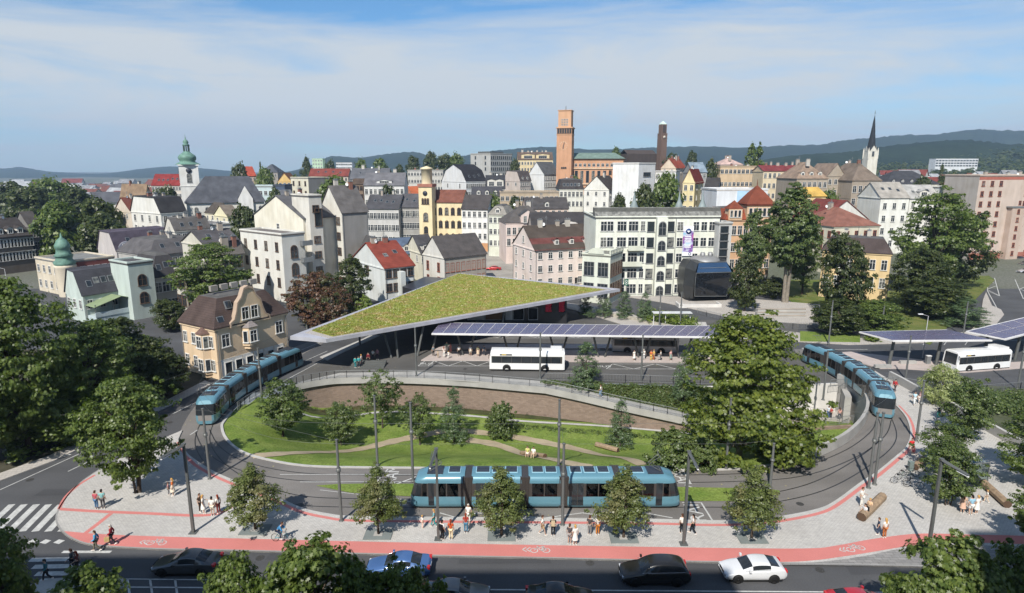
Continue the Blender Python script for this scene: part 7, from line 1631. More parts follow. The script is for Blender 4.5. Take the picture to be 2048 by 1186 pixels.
# ---- solar canopies
PVM, nt, bs = _new('solar_cell'); tcn = node(nt, 'ShaderNodeTexCoord'); bk = node(nt, 'ShaderNodeTexBrick', i_Scale=1.); bk.offset = 0; bk.inputs['Brick Width'].default_value = .24; bk.inputs['Row Height'].default_value = .5; bk.inputs['Mortar Size'].default_value = .02
bk.inputs['Color1'].default_value = (.075, .065, .115, 1); bk.inputs['Color2'].default_value = (.095, .08, .135, 1); bk.inputs['Mortar'].default_value = (.16, .14, .18, 1); nt.links.new(tcn.outputs['Object'], bk.inputs[0]); nt.links.new(bk.outputs[0], bs.inputs['Base Color']); bs.inputs['Roughness'].default_value = .25
def canopy(label, fl, fr, br, bl, n, legs, z=4.5, vleg=True):
    A, B_, C_, D_ = (G(*p, z) for p in (fl, fr, br, bl)); o = thing('solar_canopy', label, 'canopy', (A.x, A.y, 0)); l2 = lambda p, dz=0: Vector((p.x - A.x, p.y - A.y, z + dz))
    a, b, c, d = map(l2, (A, B_, C_, D_)); q = MB(); q.prism([a, b, c, d], z - .22, z, 0, bottom=True); q.build('deck', mat('canopy_white', (.62, .61, .6), .5), o)
    me = None
    for r in range(2):
        for k in range(n):
            f0, f1, t0, t1 = (k + .03) / n, (k + .97) / n, .05 + .46 * r, .485 + .46 * r
            P4 = [a.lerp(b, f).lerp(d.lerp(c, f), t) for f, t in ((f0, t0), (f1, t0), (f1, t1), (f0, t1))]; cc = sum(P4, Vector()) / 4
            q = MB(); q.prism([p - cc for p in P4], 0.001, .05, 0); q.build('solar_panel', PVM, o, tuple(cc))
    for f, t in legs:
        p = a.lerp(b, f).lerp(d.lerp(c, f), t); q = MB()
        if vleg:
            for s in (-1, 1): q = MB(); q.tube([(p.x + s * .45, p.y, 0), (p.x + s * 1.5, p.y, z - .3)], [.15, .19], 6); q.build('leg', DARKMETAL, o)
        else: q.tube([(p.x, p.y, 0), (p.x + .3, p.y, z - .3)], [.25, .2], 6); q.build('leg', DARKMETAL, o)
    return o
canopy('very long solar canopy over the bus platform in front of the grass roof', (863, 667), (1530, 675), (1560, 653), (881, 645), 30, [(f, .5) for f in (.09, .23, .37, .5, .62, .74, .87)])
canopy('solar canopy with two legs beyond the right tram', (1787, 681), (1985, 680), (1893, 659), (1718, 663), 6, [(.12, .35), (.62, .35)], vleg=False)
canopy('solar canopy cut by the right edge behind the coach', (2012, 678), (2160, 640), (2130, 615), (1932, 662), 7, [(.05, .6), (.25, .2)], vleg=False)
# ---- benches, shelter, bins, stairs, bicycles
WOOD = mat('log_wood', (.3, .215, .14), .8, .25, 3., fine=.2); CUT = mat('cut_wood', (.09, .055, .035), .9)
def log(label, a, b, r=.32, z=.12):
    A = hit(*a) if z is None else G(*a, z); B_ = hit(*b) if z is None else G(*b, z); o = thing('log_bench', label, 'bench', tuple(A)); d = B_ - A; L = d.length; q = MB()
    n = 8; ang = [math.pi * 2 * (k + .5) / n for k in range(n)]; dx = d.normalized(); sx = Vector((-dx.y, dx.x, 0)).normalized()
    rows = [[dx * s + sx * r * math.cos(t) + Vector((0, 0, r * .95 + r * math.sin(t))) for t in ang] for s in (0, L)]
    q.grid(rows, 0, False, True); q.build('trunk_seat', WOOD, o); q = MB(); q.face([p - dx * .004 for p in rows[0]][::-1]); q.build('cut_end', CUT, o); q = MB(); q.face([p + dx * .004 for p in rows[1]]); q.build('cut_end', CUT, o); return o
log('long squared log bench on the right plaza where people sit', (1722, 1042), (1764, 1000), .38); log('log bench on the lawn under the seated couple', (1043, 909), (1090, 916), .25, None); log('empty pale log bench on the right of the lawn', (1192, 893), (1236, 905), .3, None)
log('reddish long log bench behind the glass shelter', (1966, 972), (2014, 1016), .36); log('log bench half hidden behind the bicycle trees', (1829, 940), (1846, 924), .34)
sh = G(1942, 985, .12); o = thing('glass_shelter', 'slanted glass panel shelter beside the three people on the right plaza', 'shelter', tuple(sh)); q = MB()
t = [(-1.3, .2, .1), (2.4, 1.2, .1), (2.2, 1.2, 2.3), (-1.1, .2, 2.6)]; q.face(t); q.face([(p[0], p[1] + .03, p[2]) for p in t]); q.face([(-1.2, .1, 2.62), (2.3, 1.2, 2.35), (1.6, 2.4, 2.5), (-1.4, 1.6, 2.8)]); q.build('pane', clear_glass('shelter_glass', (.6, .68, .66)), o)
q = MB(); q.tube([(-1.25, .18, 0), (-1.15, .18, 2.62)], .05, 5); q.tube([(2.35, 1.2, 0), (2.25, 1.2, 2.35)], .05, 5); q.tube([(-1.15, .18, 2.62), (2.25, 1.2, 2.35)], .05, 5); q.build('frame', GREYMETAL, o)
p = G(1820, 941, .12); q = MB(); q.box(-.2, .2, -.2, .2, 0, .9); q.box(-.22, .22, -.22, .22, .9, .95); tag(q.build('litter_bin', mat('bin_grey_green', (.16, .2, .19), .6), None, tuple(p)), 'grey green litter bin left of the bicycle trees', 'litter bin')
for px, py, lb in ((1500, 722, 'grey bin on the bus platform beside the large tree'), (1855, 727, 'ticket machine pillar under the right solar canopy'), (1395, 727, 'low grey block seat at the bus platform')):
    p = G(px, py, .15); q = MB(); q.box(-.3, .3, -.25, .25, 0, 1.2); q.box(-.34, .34, -.28, .28, 1.2, 1.28, 1); tag(q.build('pillar', [GREYMETAL, WHITE], None, tuple(p)), lb, 'ticket machine' if 'ticket' in lb else 'street furniture')
for k, (px, py) in enumerate(((1765, 735), (1815, 727))):
    p = G(px, py, .15); q = MB(); q.box(-1.2, 1.2, -.25, .25, 0, .45); tag(q.build('block_bench', CONCRETE, None, tuple(p)), ('pale block bench left under the right solar canopy', 'pale block bench right under the right solar canopy')[k], 'bench')
def steps(label, px, py, n, w, rise, going, z=0, rz=0., m=None, name='stairs'):
    p = G(px, py, z); q = MB()
    for k in range(n): q.box(-w / 2, w / 2, k * going, (n) * going, k * rise, (k + 1) * rise - (.0 if k == n - 1 else 0))
    return tag(q.build(name, m or CONCRETE, None, tuple(p), rz), label, 'stairs')
steps('narrow grey outdoor stairs beside the clipped hedge', 1406, 666, 8, 2.4, .17, .34); steps('dark station stairs under the left part of the grass roof', 733, 738, 5, 5., .12, .5, 0, 0, DARKMETAL)
p = G(1562, 636); o = thing('seating_steps', 'wide wooden seating steps in the park below the tall trees', 'seating steps', tuple(p))
for k in range(3):
    q = MB(); q.box(-4.8, 4.8, k * 1.1, k * 1.1 + 1.1, 0, .42 * (k + 1)); q.build('riser', CONCRETE, o, (.5 * k, 0, 0)); q = MB(); q.box(-4.8, 4.8, k * 1.1 - .06, k * 1.1 + .45, .42 * (k + 1) + .001, .42 * (k + 1) + .09); q.build('seat_board', mat('weathered_wood', (.34, .29, .24), .85), o, (.5 * k, 0, 0))
p = G(1343, 652); o = thing('bus_shelter', 'slim pale steel bus shelter frame in front of the clipped hedge', 'shelter', tuple(p)); q = MB(); q.box(-3.6, 3.6, -.6, .9, 2.5, 2.62); q.build('roof', mat('pale_steel', (.55, .56, .56), .5), o)
for x in (-3.4, -1.2, 3.4): q = MB(); q.box(x - .06, x + .06, -.06, .06, 0, 2.5); q.build('post', mat('pale_steel', (.55, .56, .56), .5), o)
p = G(1405, 616); q = MB()
for x0, x1, y0_, y1_ in ((-5, 4, 0, .3), (-5, -4.7, .3, 3), (3.7, 4, .3, 3)): q.box(x0, x1, y0_, y1_, 0, .8)
tag(q.build('planter_wall', mat('pale_render', (.55, .53, .5), .85), None, tuple(p)), 'low white planter frame in front of the glass pavilion', 'planter')
p = G(1262, 600); o = thing('timer_sign', 'dark green clock panel on a post beyond the grass roof tip', 'sign', (p.x - 1.2, p.y, 0)); q = MB(); q.tube([(0, 0, 0), (0, 0, 4.6)], .08, 6); q.build('post', DARKMETAL, o); q = MB(); q.box(-.45, .45, -.12, .12, 3.3, 4.7); q.build('sign_board', mat('dark_green_panel', (.01, .1, .06), .4), o)
q = MB(); q.ring((0, -.14, 4.25), (0, 1, 0), .22, .05, 12, 0, 4); q.ring((0, -.14, 3.75), (0, 1, 0), .2, .05, 12, 0, 4); q.build('sign_lettering', WHITE, o)
def bicycle_mesh():
    q = MB(); s = MB(); h = MB()
    t = MB()
    for x in (-.52, .52): t.ring((x, 0, .34), (0, 1, 0), .32, .022, 18, 0, 4)
    for x in (-.52, .52):
        for k in range(8): a = math.pi * 2 * k / 8; s.tube([(x, 0, .34), (x + .31 * math.cos(a), 0, .34 + .31 * math.sin(a))], .005, 3, caps=False)
    for a, b in (((-.52, 0, .34), (-.1, 0, .3)), ((-.1, 0, .3), (-.22, 0, .88)), ((-.22, 0, .78), (.36, 0, .82)), ((-.1, 0, .3), (.38, 0, .72)), ((-.52, 0, .34), (-.2, 0, .76)), ((.52, 0, .34), (.36, 0, .95))): q.tube([a, b], .022, 6)
    h.tube([(.3, -.26, 1.0), (.38, 0, .98), (.3, .26, 1.0)], .018, 5); d = MB(); d.tube([(-.34, 0, .93), (-.1, 0, .93)], [.09, .03], 6)
    return t, s, q, h, d
BIKE = None
def bicycle(label, p, rz, col, lean=0.):
    global BIKE
    if BIKE is None: BIKE = [m.mesh(n, x) for m, n, x in zip(bicycle_mesh(), ('tyres', 'spokes', 'frame', 'handlebar', 'saddle'), (BLACK, GREYMETAL, DARKMETAL, DARKMETAL, BLACK))]
    o = thing('bicycle', label, 'bicycle', tuple(p), rz); o.rotation_euler.x = lean
    for m, n in zip(BIKE, ('tyres', 'spokes', 'frame', 'handlebar', 'saddle')):
        c = link(n, m, o)
        if n == 'frame': c.material_slots[0].link = 'OBJECT'; c.material_slots[0].material = paint('bicycle_paint', col, .3)
    return o
bicycle('parked bicycle with white frame, front of the group by the bicycle trees', G(1800, 968, .12), rad(-15), (.5, .5, .5)); bicycle('parked green grey bicycle in the middle of the group by the trees', G(1808, 960, .12), rad(-10), (.2, .25, .2)); bicycle('parked dark bicycle at the back of the group by the trees', G(1818, 952, .12), rad(-12), (.08, .08, .08)); bicycle('parked bicycle right of the group near the dense round tree', G(1826, 976, .12), rad(-24), (.3, .3, .32))
bicycle('teal bicycle ridden along the red cycle path', G(564, 1083, .13), rad(-4), (.03, .2, .25))
# houses behind the photographer, whose shadow lies over the near street
def shade_block(label, x0, x1, y0, y1, h, wc):
    o = thing('apartment_house', label, 'building', (x0, y0, 0)); q = MB(); q.box(0, x1 - x0, 0, y1 - y0, 0, h); q.build('wall', plaster(wc), o); q = MB(); q.box(-.3, x1 - x0 + .3, -.3, y1 - y0 + .3, h, h + .4); q.build('roof', roofing('#55504c'), o)
    for r in range(int(h / 3.4)):
        for c in range(int((x1 - x0) / 4)): w_ = win_mesh(1.2, 1.7, 'sash', 'w', 1)[0]; l_ = link('window', w_, o, ((x1 - x0) - 2 - c * 4, y1 - y0, 1 + r * 3.4), math.pi)
    return o
def sh_y(px, py): return G(px, py).y
tl_ = math.cos(SUN_AZ) / math.tan(SUN_EL); tx_ = math.sin(SUN_AZ) / math.tan(SUN_EL)
def block_for(label, pxa, pxb, py, h, wc):
    a, b = G(pxa, py), G(pxb, py); h = (a.y + 3.9) / tl_; shade_block(label, a.x - h * tx_, b.x - h * tx_, a.y - h * tl_ - 13, a.y - h * tl_ - 1.1, h, wc)
block_for('tall apartment house behind the photographer shading the left street', -900, 470, 1105, 44, '#8d8378'); block_for('apartment house behind the photographer shading the middle of the street', 860, 1440, 1135, 42, '#9a8c7c'); block_for('lower apartment house behind the photographer shading the street on the right', 1780, 1915, 1133, 42, '#a59a8a'); block_for('tall apartment house behind the photographer shading the right plaza corner', 1925, 2700, 1056, 47, '#8f867c')
# ================================================================ PEOPLE
SKIN = mat('skin', (.46, .3, .22), .6)
def skin_mesh(name, joints, edges, m, lv=1, extra=None):
    me = bpy.data.meshes.new('sk'); me.from_pydata([j[:3] for j in joints], edges, []); o = bpy.data.objects.new('sk', me); COL.objects.link(o)
    md = o.modifiers.new('s', 'SKIN'); sv = me.skin_vertices[0].data
    for i, j in enumerate(joints): sv[i].radius = (j[3], j[4] if len(j) > 4 else j[3]); sv[i].use_root = i == 0
    md.use_smooth_shade = True; sb = o.modifiers.new('b', 'SUBSURF'); sb.levels = sb.render_levels = lv
    dg = bpy.context.evaluated_depsgraph_get(); m2 = bpy.data.meshes.new_from_object(o.evaluated_get(dg)); bpy.data.objects.remove(o)
    if extra:
        b = MB(); b.v = [tuple(v.co) for v in m2.vertices]; b.f = [tuple(p.vertices) for p in m2.polygons]; b.m = [0] * len(b.f); b.sm = [True] * len(b.f); extra(b); m2 = b.mesh(name, m)
    else:
        m2.materials.clear()
        for x in (m if isinstance(m, list) else [m]): m2.materials.append(x)
    m2.name = name; return m2
EYE = mat('eye_dark', (.03, .02, .015), .4); LIP = mat('lip', (.4, .14, .12), .6)
def pose_joints(pose):
    """name -> position; the figure faces -y, 1.75 m tall"""
    J = dict(pel=(0, 0, .95), wai=(0, 0, 1.1), che=(0, .01, 1.33), nek=(0, .01, 1.5), hed=(0, -.015, 1.63))
    for s, n in ((-1, 'l'), (1, 'r')):
        J['sh' + n] = (s * .17, .01, 1.41); J['el' + n] = (s * .235, .05, 1.14); J['wr' + n] = (s * .25, -.04, .9)
        J['hi' + n] = (s * .09, 0, .9); J['kn' + n] = (s * .1, -.02, .5); J['an' + n] = (s * .1, .02, .09); J['to' + n] = (s * .12, -.15, .045)
    if pose == 'walk':
        J.update(knl=(-.1, -.16, .52), anl=(-.1, -.22, .09), tol=(-.11, -.4, .07), knr=(.1, .05, .5), anr=(.1, .3, .16), tor=(.1, .2, .04), wrl=(-.25, .14, .93), ell=(-.24, .14, 1.16), wrr=(.24, -.26, .98), elr=(.24, .0, 1.14))
    elif pose == 'talk':
        J.update(elr=(.25, .02, 1.15), wrr=(.16, -.24, 1.16), knl=(-.12, -.04, .5), anl=(-.14, .0, .09), tol=(-.18, -.16, .045))
    elif pose == 'hold':
        J.update(elr=(.22, -.02, 1.13), wrr=(.12, -.27, 1.12), ell=(-.22, -.02, 1.13), wrl=(-.12, -.27, 1.12))
    elif pose == 'sit':
        d = -.45
        for k in J: J[k] = (J[k][0], J[k][1], J[k][2] + d)
        J.update(hil=(-.09, 0, .47), hir=(.09, 0, .47), knl=(-.12, -.44, .5), knr=(.12, -.44, .5), anl=(-.12, -.5, .09), anr=(.13, -.42, .09), tol=(-.13, -.68, .05), tor=(.14, -.6, .05), wrl=(-.14, -.34, .56), wrr=(.14, -.34, .56), ell=(-.24, -.04, .7), elr=(.24, -.04, .7))
    elif pose == 'cycle':
        for k in J: J[k] = (J[k][0], J[k][1] + .22, J[k][2] + .06)
        J.update(wai=(0, .14, 1.14), che=(0, -.02, 1.32), nek=(0, -.12, 1.46), hed=(0, -.2, 1.58), shl=(-.17, -.06, 1.38), shr=(.17, -.06, 1.38), ell=(-.25, -.16, 1.18), elr=(.25, -.16, 1.18), wrl=(-.24, -.32, 1.03), wrr=(.24, -.32, 1.03), knl=(-.12, -.1, .72), anl=(-.12, .02, .33), tol=(-.12, -.14, .28), knr=(.12, -.06, .86), anr=(.12, .08, .52), tor=(.12, -.08, .47))
    return J
PM_ = {}
def person_meshes(pose):
    if pose in PM_: return PM_[pose]
    J = pose_joints(pose); names = list(J); ix = {n: i for i, n in enumerate(names)}
    rad_ = dict(pel=(.135, .11), wai=(.12, .095), che=(.15, .11), nek=.05, hed=(.078, .092))
    for n in 'lr': rad_.update({'sh' + n: .062, 'el' + n: .042, 'wr' + n: .03, 'hi' + n: .088, 'kn' + n: .056, 'an' + n: .038, 'to' + n: (.04, .025)})
    def jj(n, g=0.): r = rad_[n]; r = r if isinstance(r, tuple) else (r, r); return (*J[n], r[0] + g, r[1] + g)
    E = [('pel', 'wai'), ('wai', 'che'), ('che', 'nek'), ('nek', 'hed')]
    for n in 'lr': E += [('che', 'sh' + n), ('sh' + n, 'el' + n), ('el' + n, 'wr' + n), ('pel', 'hi' + n), ('hi' + n, 'kn' + n), ('kn' + n, 'an' + n), ('an' + n, 'to' + n)]
    H = Vector(J['hed'])
    def extra(b):
        for n, s in (('l', -1), ('r', 1)):           # hands: palm, four fingers, thumb
            w = Vector(J['wr' + n]); d = (w - Vector(J['el' + n])).normalized(); sd = d.cross(Vector((0, 1, 0))).normalized() * s; nm = d.cross(sd)
            b.tube([w, w + d * .05, w + d * .095], [.027, .036, .03], 6)
            for k, L in enumerate((.066, .076, .07, .054)):
                o = w + d * .09 + sd * (k - 1.5) * .018; b.tube([o, o + d * L * .5 - nm * .006, o + d * L * .9 - nm * .026], [.0095, .009, .007], 5)
            o = w + d * .035 - sd * .03; b.tube([o, o - sd * .022 + d * .03, o - sd * .02 + d * .058], [.012, .011, .008], 5)
        b.lathe([(.0, -.125), (.05, -.115), (.075, -.06), (.086, .0), (.083, .05), (.06, .095), (0, .118)], 12, tuple(H + Vector((0, .005, .005))))
        b.tube([H + Vector((0, -.075, .02)), H + Vector((0, -.108, -.02)), H + Vector((0, -.085, -.028))], [.009, .016, .012], 5)
        for s in (-1, 1): b.tube([H + Vector((s * .082, .005, .02)), H + Vector((s * .096, .012, -.025))], [.018, .014], 5)
        n0 = len(b.f)
        for s in (-1, 1): b.lathe([(0, -.012), (.013, 0), (0, .012)], 6, tuple(H + Vector((s * .032, -.08, .022))), 1)
        b.tube([H + Vector((-.024, -.082, -.06)), H + Vector((.024, -.082, -.06))], .008, 5, 2)
    body = skin_mesh('body', [jj(n) for n in names], [(ix[a], ix[b]) for a, b in E], [SKIN, EYE, LIP], 1, extra)
    def sub(ns, es, g, name, stop=None):
        js = [jj(n, g) for n in ns]; return skin_mesh(name, js, [(ns.index(a), ns.index(b)) for a, b in es], WHITE, 1)
    def mid(a, b, t, r, nm): J[nm] = tuple(Vector(J[a]).lerp(Vector(J[b]), t)); rad_[nm] = r
    for n in 'lr': mid('el' + n, 'wr' + n, .85, .036, 'cu' + n); mid('sh' + n, 'el' + n, .75, .05, 'sl' + n); mid('kn' + n, 'an' + n, .88, .05, 'he' + n); mid('hi' + n, 'kn' + n, .85, .075, 'so' + n)
    mid('che', 'nek', .6, (.075, .06), 'col'); hp = tuple(Vector(J['pel']) + Vector((0, 0, -.0))); J['hem'] = (hp[0], hp[1], hp[2] - .02); rad_['hem'] = (.14, .115)
    T = lambda sl: (['che', 'wai', 'hem', 'col'] + sum([['sh' + n, 'el' + n, 'cu' + n] if sl else ['sh' + n, 'sl' + n] for n in 'lr'], []), [('che', 'wai'), ('wai', 'hem'), ('che', 'col')] + sum([[('che', 'sh' + n), ('sh' + n, 'el' + n), ('el' + n, 'cu' + n)] if sl else [('che', 'sh' + n), ('sh' + n, 'sl' + n)] for n in 'lr'], []))
    out = dict(body=body, shirt=sub(*T(False), .016, 'shirt'), jacket=sub(*T(True), .022, 'jacket'))
    Bq = lambda e: (['pel'] + sum([['hi' + n, 'kn' + n, e + n] if e == 'he' else ['hi' + n, e + n] for n in 'lr'], []), sum([[('pel', 'hi' + n), ('hi' + n, 'kn' + n), ('kn' + n, e + n)] if e == 'he' else [('pel', 'hi' + n), ('hi' + n, e + n)] for n in 'lr'], []))
    out['trousers'] = sub(*Bq('he'), .014, 'trousers'); out['shorts'] = sub(*Bq('so'), .02, 'shorts')
    b = MB(); pz = J['pel']
    if pose == 'sit': b.tube([(0, .02, .62), (0, -.1, .52), (0, -.45, .5), (0, -.5, .34)], [.15, .2, .2, .2], 10)
    else:
        rows = [(.125, 1.12), (.16, .95), (.2, .72), (.25, .48)]; b.grid([[(r * math.cos(2 * math.pi * k / 12) * (1 + .06 * (k % 2)), r * .85 * math.sin(2 * math.pi * k / 12), z) for k in range(12)] for r, z in rows], 0, True, True)
    out['skirt'] = b.mesh('skirt', WHITE)
    b = MB()
    for n in 'lr':
        a, t = Vector(J['an' + n]), Vector(J['to' + n]); b.tube([a + Vector((0, .05, -.05)), a + Vector((0, -.02, -.03)), t + Vector((0, -.03, -.005))], [.045, .05, .036], 6)
    out['shoes'] = b.mesh('shoes', WHITE)
    for nm, ln in (('short', 0), ('long', 1)):
        b = MB(); n = 12
        rows = [[(r * math.cos(2 * math.pi * k / n), .014 + r * math.sin(2 * math.pi * k / n), z + (.035 if 7 <= k <= 11 and r > .05 else 0)) for k in range(n)] for r, z in ((.092, .01), (.096, .05), (.084, .09), (.05, .122), (.0, .132))]
        b.grid([[H + Vector(p) for p in r_] for r_ in rows], 0, True, True)
        b.tube([H + Vector((0, .05, .05)), H + Vector((0, .065, -.04)), H + Vector((0, .075, -.09 - .2 * ln))], [.075, .075, .05 + .03 * ln], 8)
        out['hair_' + nm] = b.mesh('hair', WHITE)
    b = MB(); c = Vector(J['che']); b.box(c.x - .15, c.x + .15, c.y + .12, c.y + .28, c.z - .3, c.z + .12); b.box(c.x - .11, c.x + .11, c.y + .281, c.y + .33, c.z - .27, c.z - .06); out['backpack'] = b.mesh('backpack', WHITE)
    b = MB(); w = Vector(J['wrr']); b.box(w.x - .05, w.x + .09, w.y - .17, w.y + .17, w.z - .5, w.z - .16); b.tube([w + Vector((.02, -.1, -.16)), w + Vector((0, 0, -.02)), w + Vector((.02, .1, -.16))], .012, 4); out['bag'] = b.mesh('bag', WHITE)
    PM_[pose] = out; return out
CL = {}
def cloth(c):
    if c not in CL: CL[c] = mat('cloth_' + c.strip('#'), c, .85, .08, 6.)
    return CL[c]
HAIRC = dict(k='#1d1713', b='#4a3020', r='#7a3420', y='#b58d4e', w='#b9b4ab')
def person(px, py, label, pose, face, top, bot, hair='b', z=.12, h=1.74, wear='shirt', low='trousers', long=False, extra=None, excol='#5a4630', shoe='#d0cdc8', d=None, group=None):
    m = person_meshes(pose); p = hit(px, py) if z is None else G(px, py, z); o = thing('person', label, 'person', tuple(p), rad(face + 90), group); s = h / 1.75; o.scale = (s, s, s)
    items = [('body', None), (wear, top), (low, bot), ('shoes', shoe), ('hair_long' if long else 'hair_short', HAIRC[hair])] + ([(extra, excol)] if extra else [])
    for n, c in items:
        q = link(n.split('_')[0], m[n], o)
        if c: q.material_slots[0].link = 'OBJECT'; q.material_slots[0].material = cloth(c)
    return o
